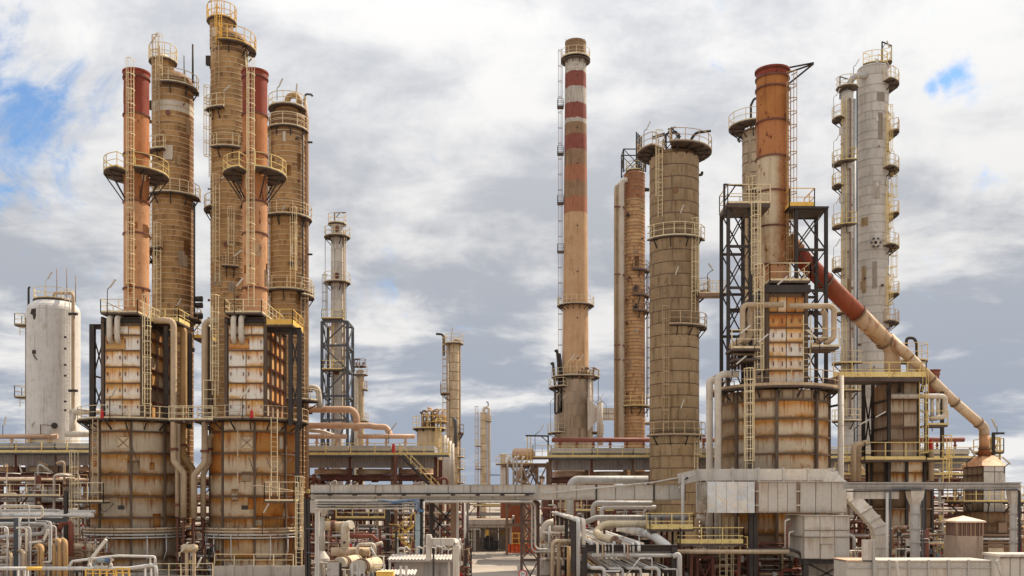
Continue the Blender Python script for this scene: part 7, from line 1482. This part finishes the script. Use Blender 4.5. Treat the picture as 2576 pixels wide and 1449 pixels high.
for px in (463, 487): t.add('end_nozzle', MB().sweep([t.p(px, 1379, -.3), t.p(px, 1379, -.42)], .1, 10), M['pipe_cream'])
for px in (470, 488): t.bar('leg', (t.x(px), 0, 0), t.p(px, 1386), .24, M['pipe_tan'])
t = Th('front_line', 'white pipe with a yellow band along the lower left edge', 'pipe', 190, 56)
t.pipe([t.p(-30, 1430), t.p(68, 1430)], .1, M['pipe_white'], 'pipe', 12); t.pipe([t.p(68, 1430), t.p(107, 1430)], .102, M['yellow'], 'yellow_band', 12); t.pipe([t.p(107, 1430), t.p(322, 1430), t.p(345, 1427), t.p(392, 1420), t.p(394, 1460)], .1, M['pipe_white'], 'pipe', 12, .25)
t.pipe([t.p(170, 1430), t.p(182, 1412), t.p(245, 1404), t.p(297, 1398), t.p(390, 1400), t.p(391, 1428)], .07, M['pipe_white'], 'bypass', 10, .15)
for px in (45, 62, 70, 365, 380): t.bar('support', (t.x(px), .1, 0), t.p(px, 1430, .1), .09, M['pipe_white'])
va = t.add('valve_body', MB().sweep([t.p(240, 1430), t.p(248, 1430), t.p(256, 1430), t.p(266, 1430), t.p(274, 1430)], [.18, .12, .2, .12, .18], 14), M['clad_grey']); t.add('valve_stem', MB().rod(t.p(257, 1428), t.p(257, 1414), .06, 8), M['clad_grey'], va)
t.add('actuator', MB().sweep([t.p(246, 1410), t.p(268, 1410)], .13, 14), M['bluegrey']); t.add('actuator_cap', MB().sweep([t.p(266, 1410), t.p(274, 1410), t.p(276, 1410)], [.135, .135, .05], 14), M['blue']); t.add('gauge', MB().sweep([t.p(283, 1408, -.05), t.p(283, 1408, -.12)], .08, 14), M['pipe_cream'])
for px in (225, 279, 378): t.add('small_valve', MB().lathe([(.04, 0), (.1, .08), (.1, .2), (.05, .25), (.05, .5), (.09, .5), (.09, .55), (0, .55)], t.p(px, 1428), 10), M['clad_grey'])
t.add('tray_rail', MB().rail([t.p(216, 1452, -.4), t.p(286, 1452, -.4)], .42, gap=.35, toe=0, w=.06), M['yellow']); t.add('tray_rail', MB().rail([t.p(292, 1452, -.4), t.p(325, 1452, -.4)], .5, gap=.4, toe=0, w=.07), M['yellow'])
lm = t.add('tilted_lamp', MB().bar(t.p(231, 1404, .3), t.p(267, 1357, .3), .2, .14), M['lampwhite']); t.bar('lamp_stem', t.p(229, 1430, .3), t.p(231, 1402, .3), .05, M['clad_grey'])
t = Th('parapet_wall', 'pale concrete parapet with a cream rail before the rust flanked heater', 'wall', 655, 82)
xs = lin(t.x(536), t.x(770), 5)
for i in range(5): t.add('panel', MB().box2((xs[i] + .02, 0, 0), (xs[i + 1] - .02, .3, t.z(1424))), M['concrete']); t.add('pier', MB().box2((xs[i + 1] - .2, -.1, 0), (xs[i + 1] + .2, 0, t.z(1421))), M['concrete'])
t.add('railing', MB().rail([(xs[0], .4, t.z(1424)), (t.x(735), .4, t.z(1424))], .95, gap=1.6, toe=0), M['cream'])
t = Th('yard_rail', 'cream handrail at the foot of the heater by the white vessel', 'railing', 450, 81); t.add('railing', MB().rail([t.p(395, 1449, 0), t.p(455, 1449, 0), t.p(480, 1449, 0), t.p(535, 1449, 0)], 1.0, gap=1.2, toe=0), M['cream']); t.add('kerb', MB().box2((t.x(395), -.1, 0), (t.x(535), .2, t.z(1449))), M['concrete'])
for px, py, a in ((452, 1400, 55), (490, 1440, 65)): t.lamp(t.p(px, py, -.3), .3, .25, a, M['cream'])
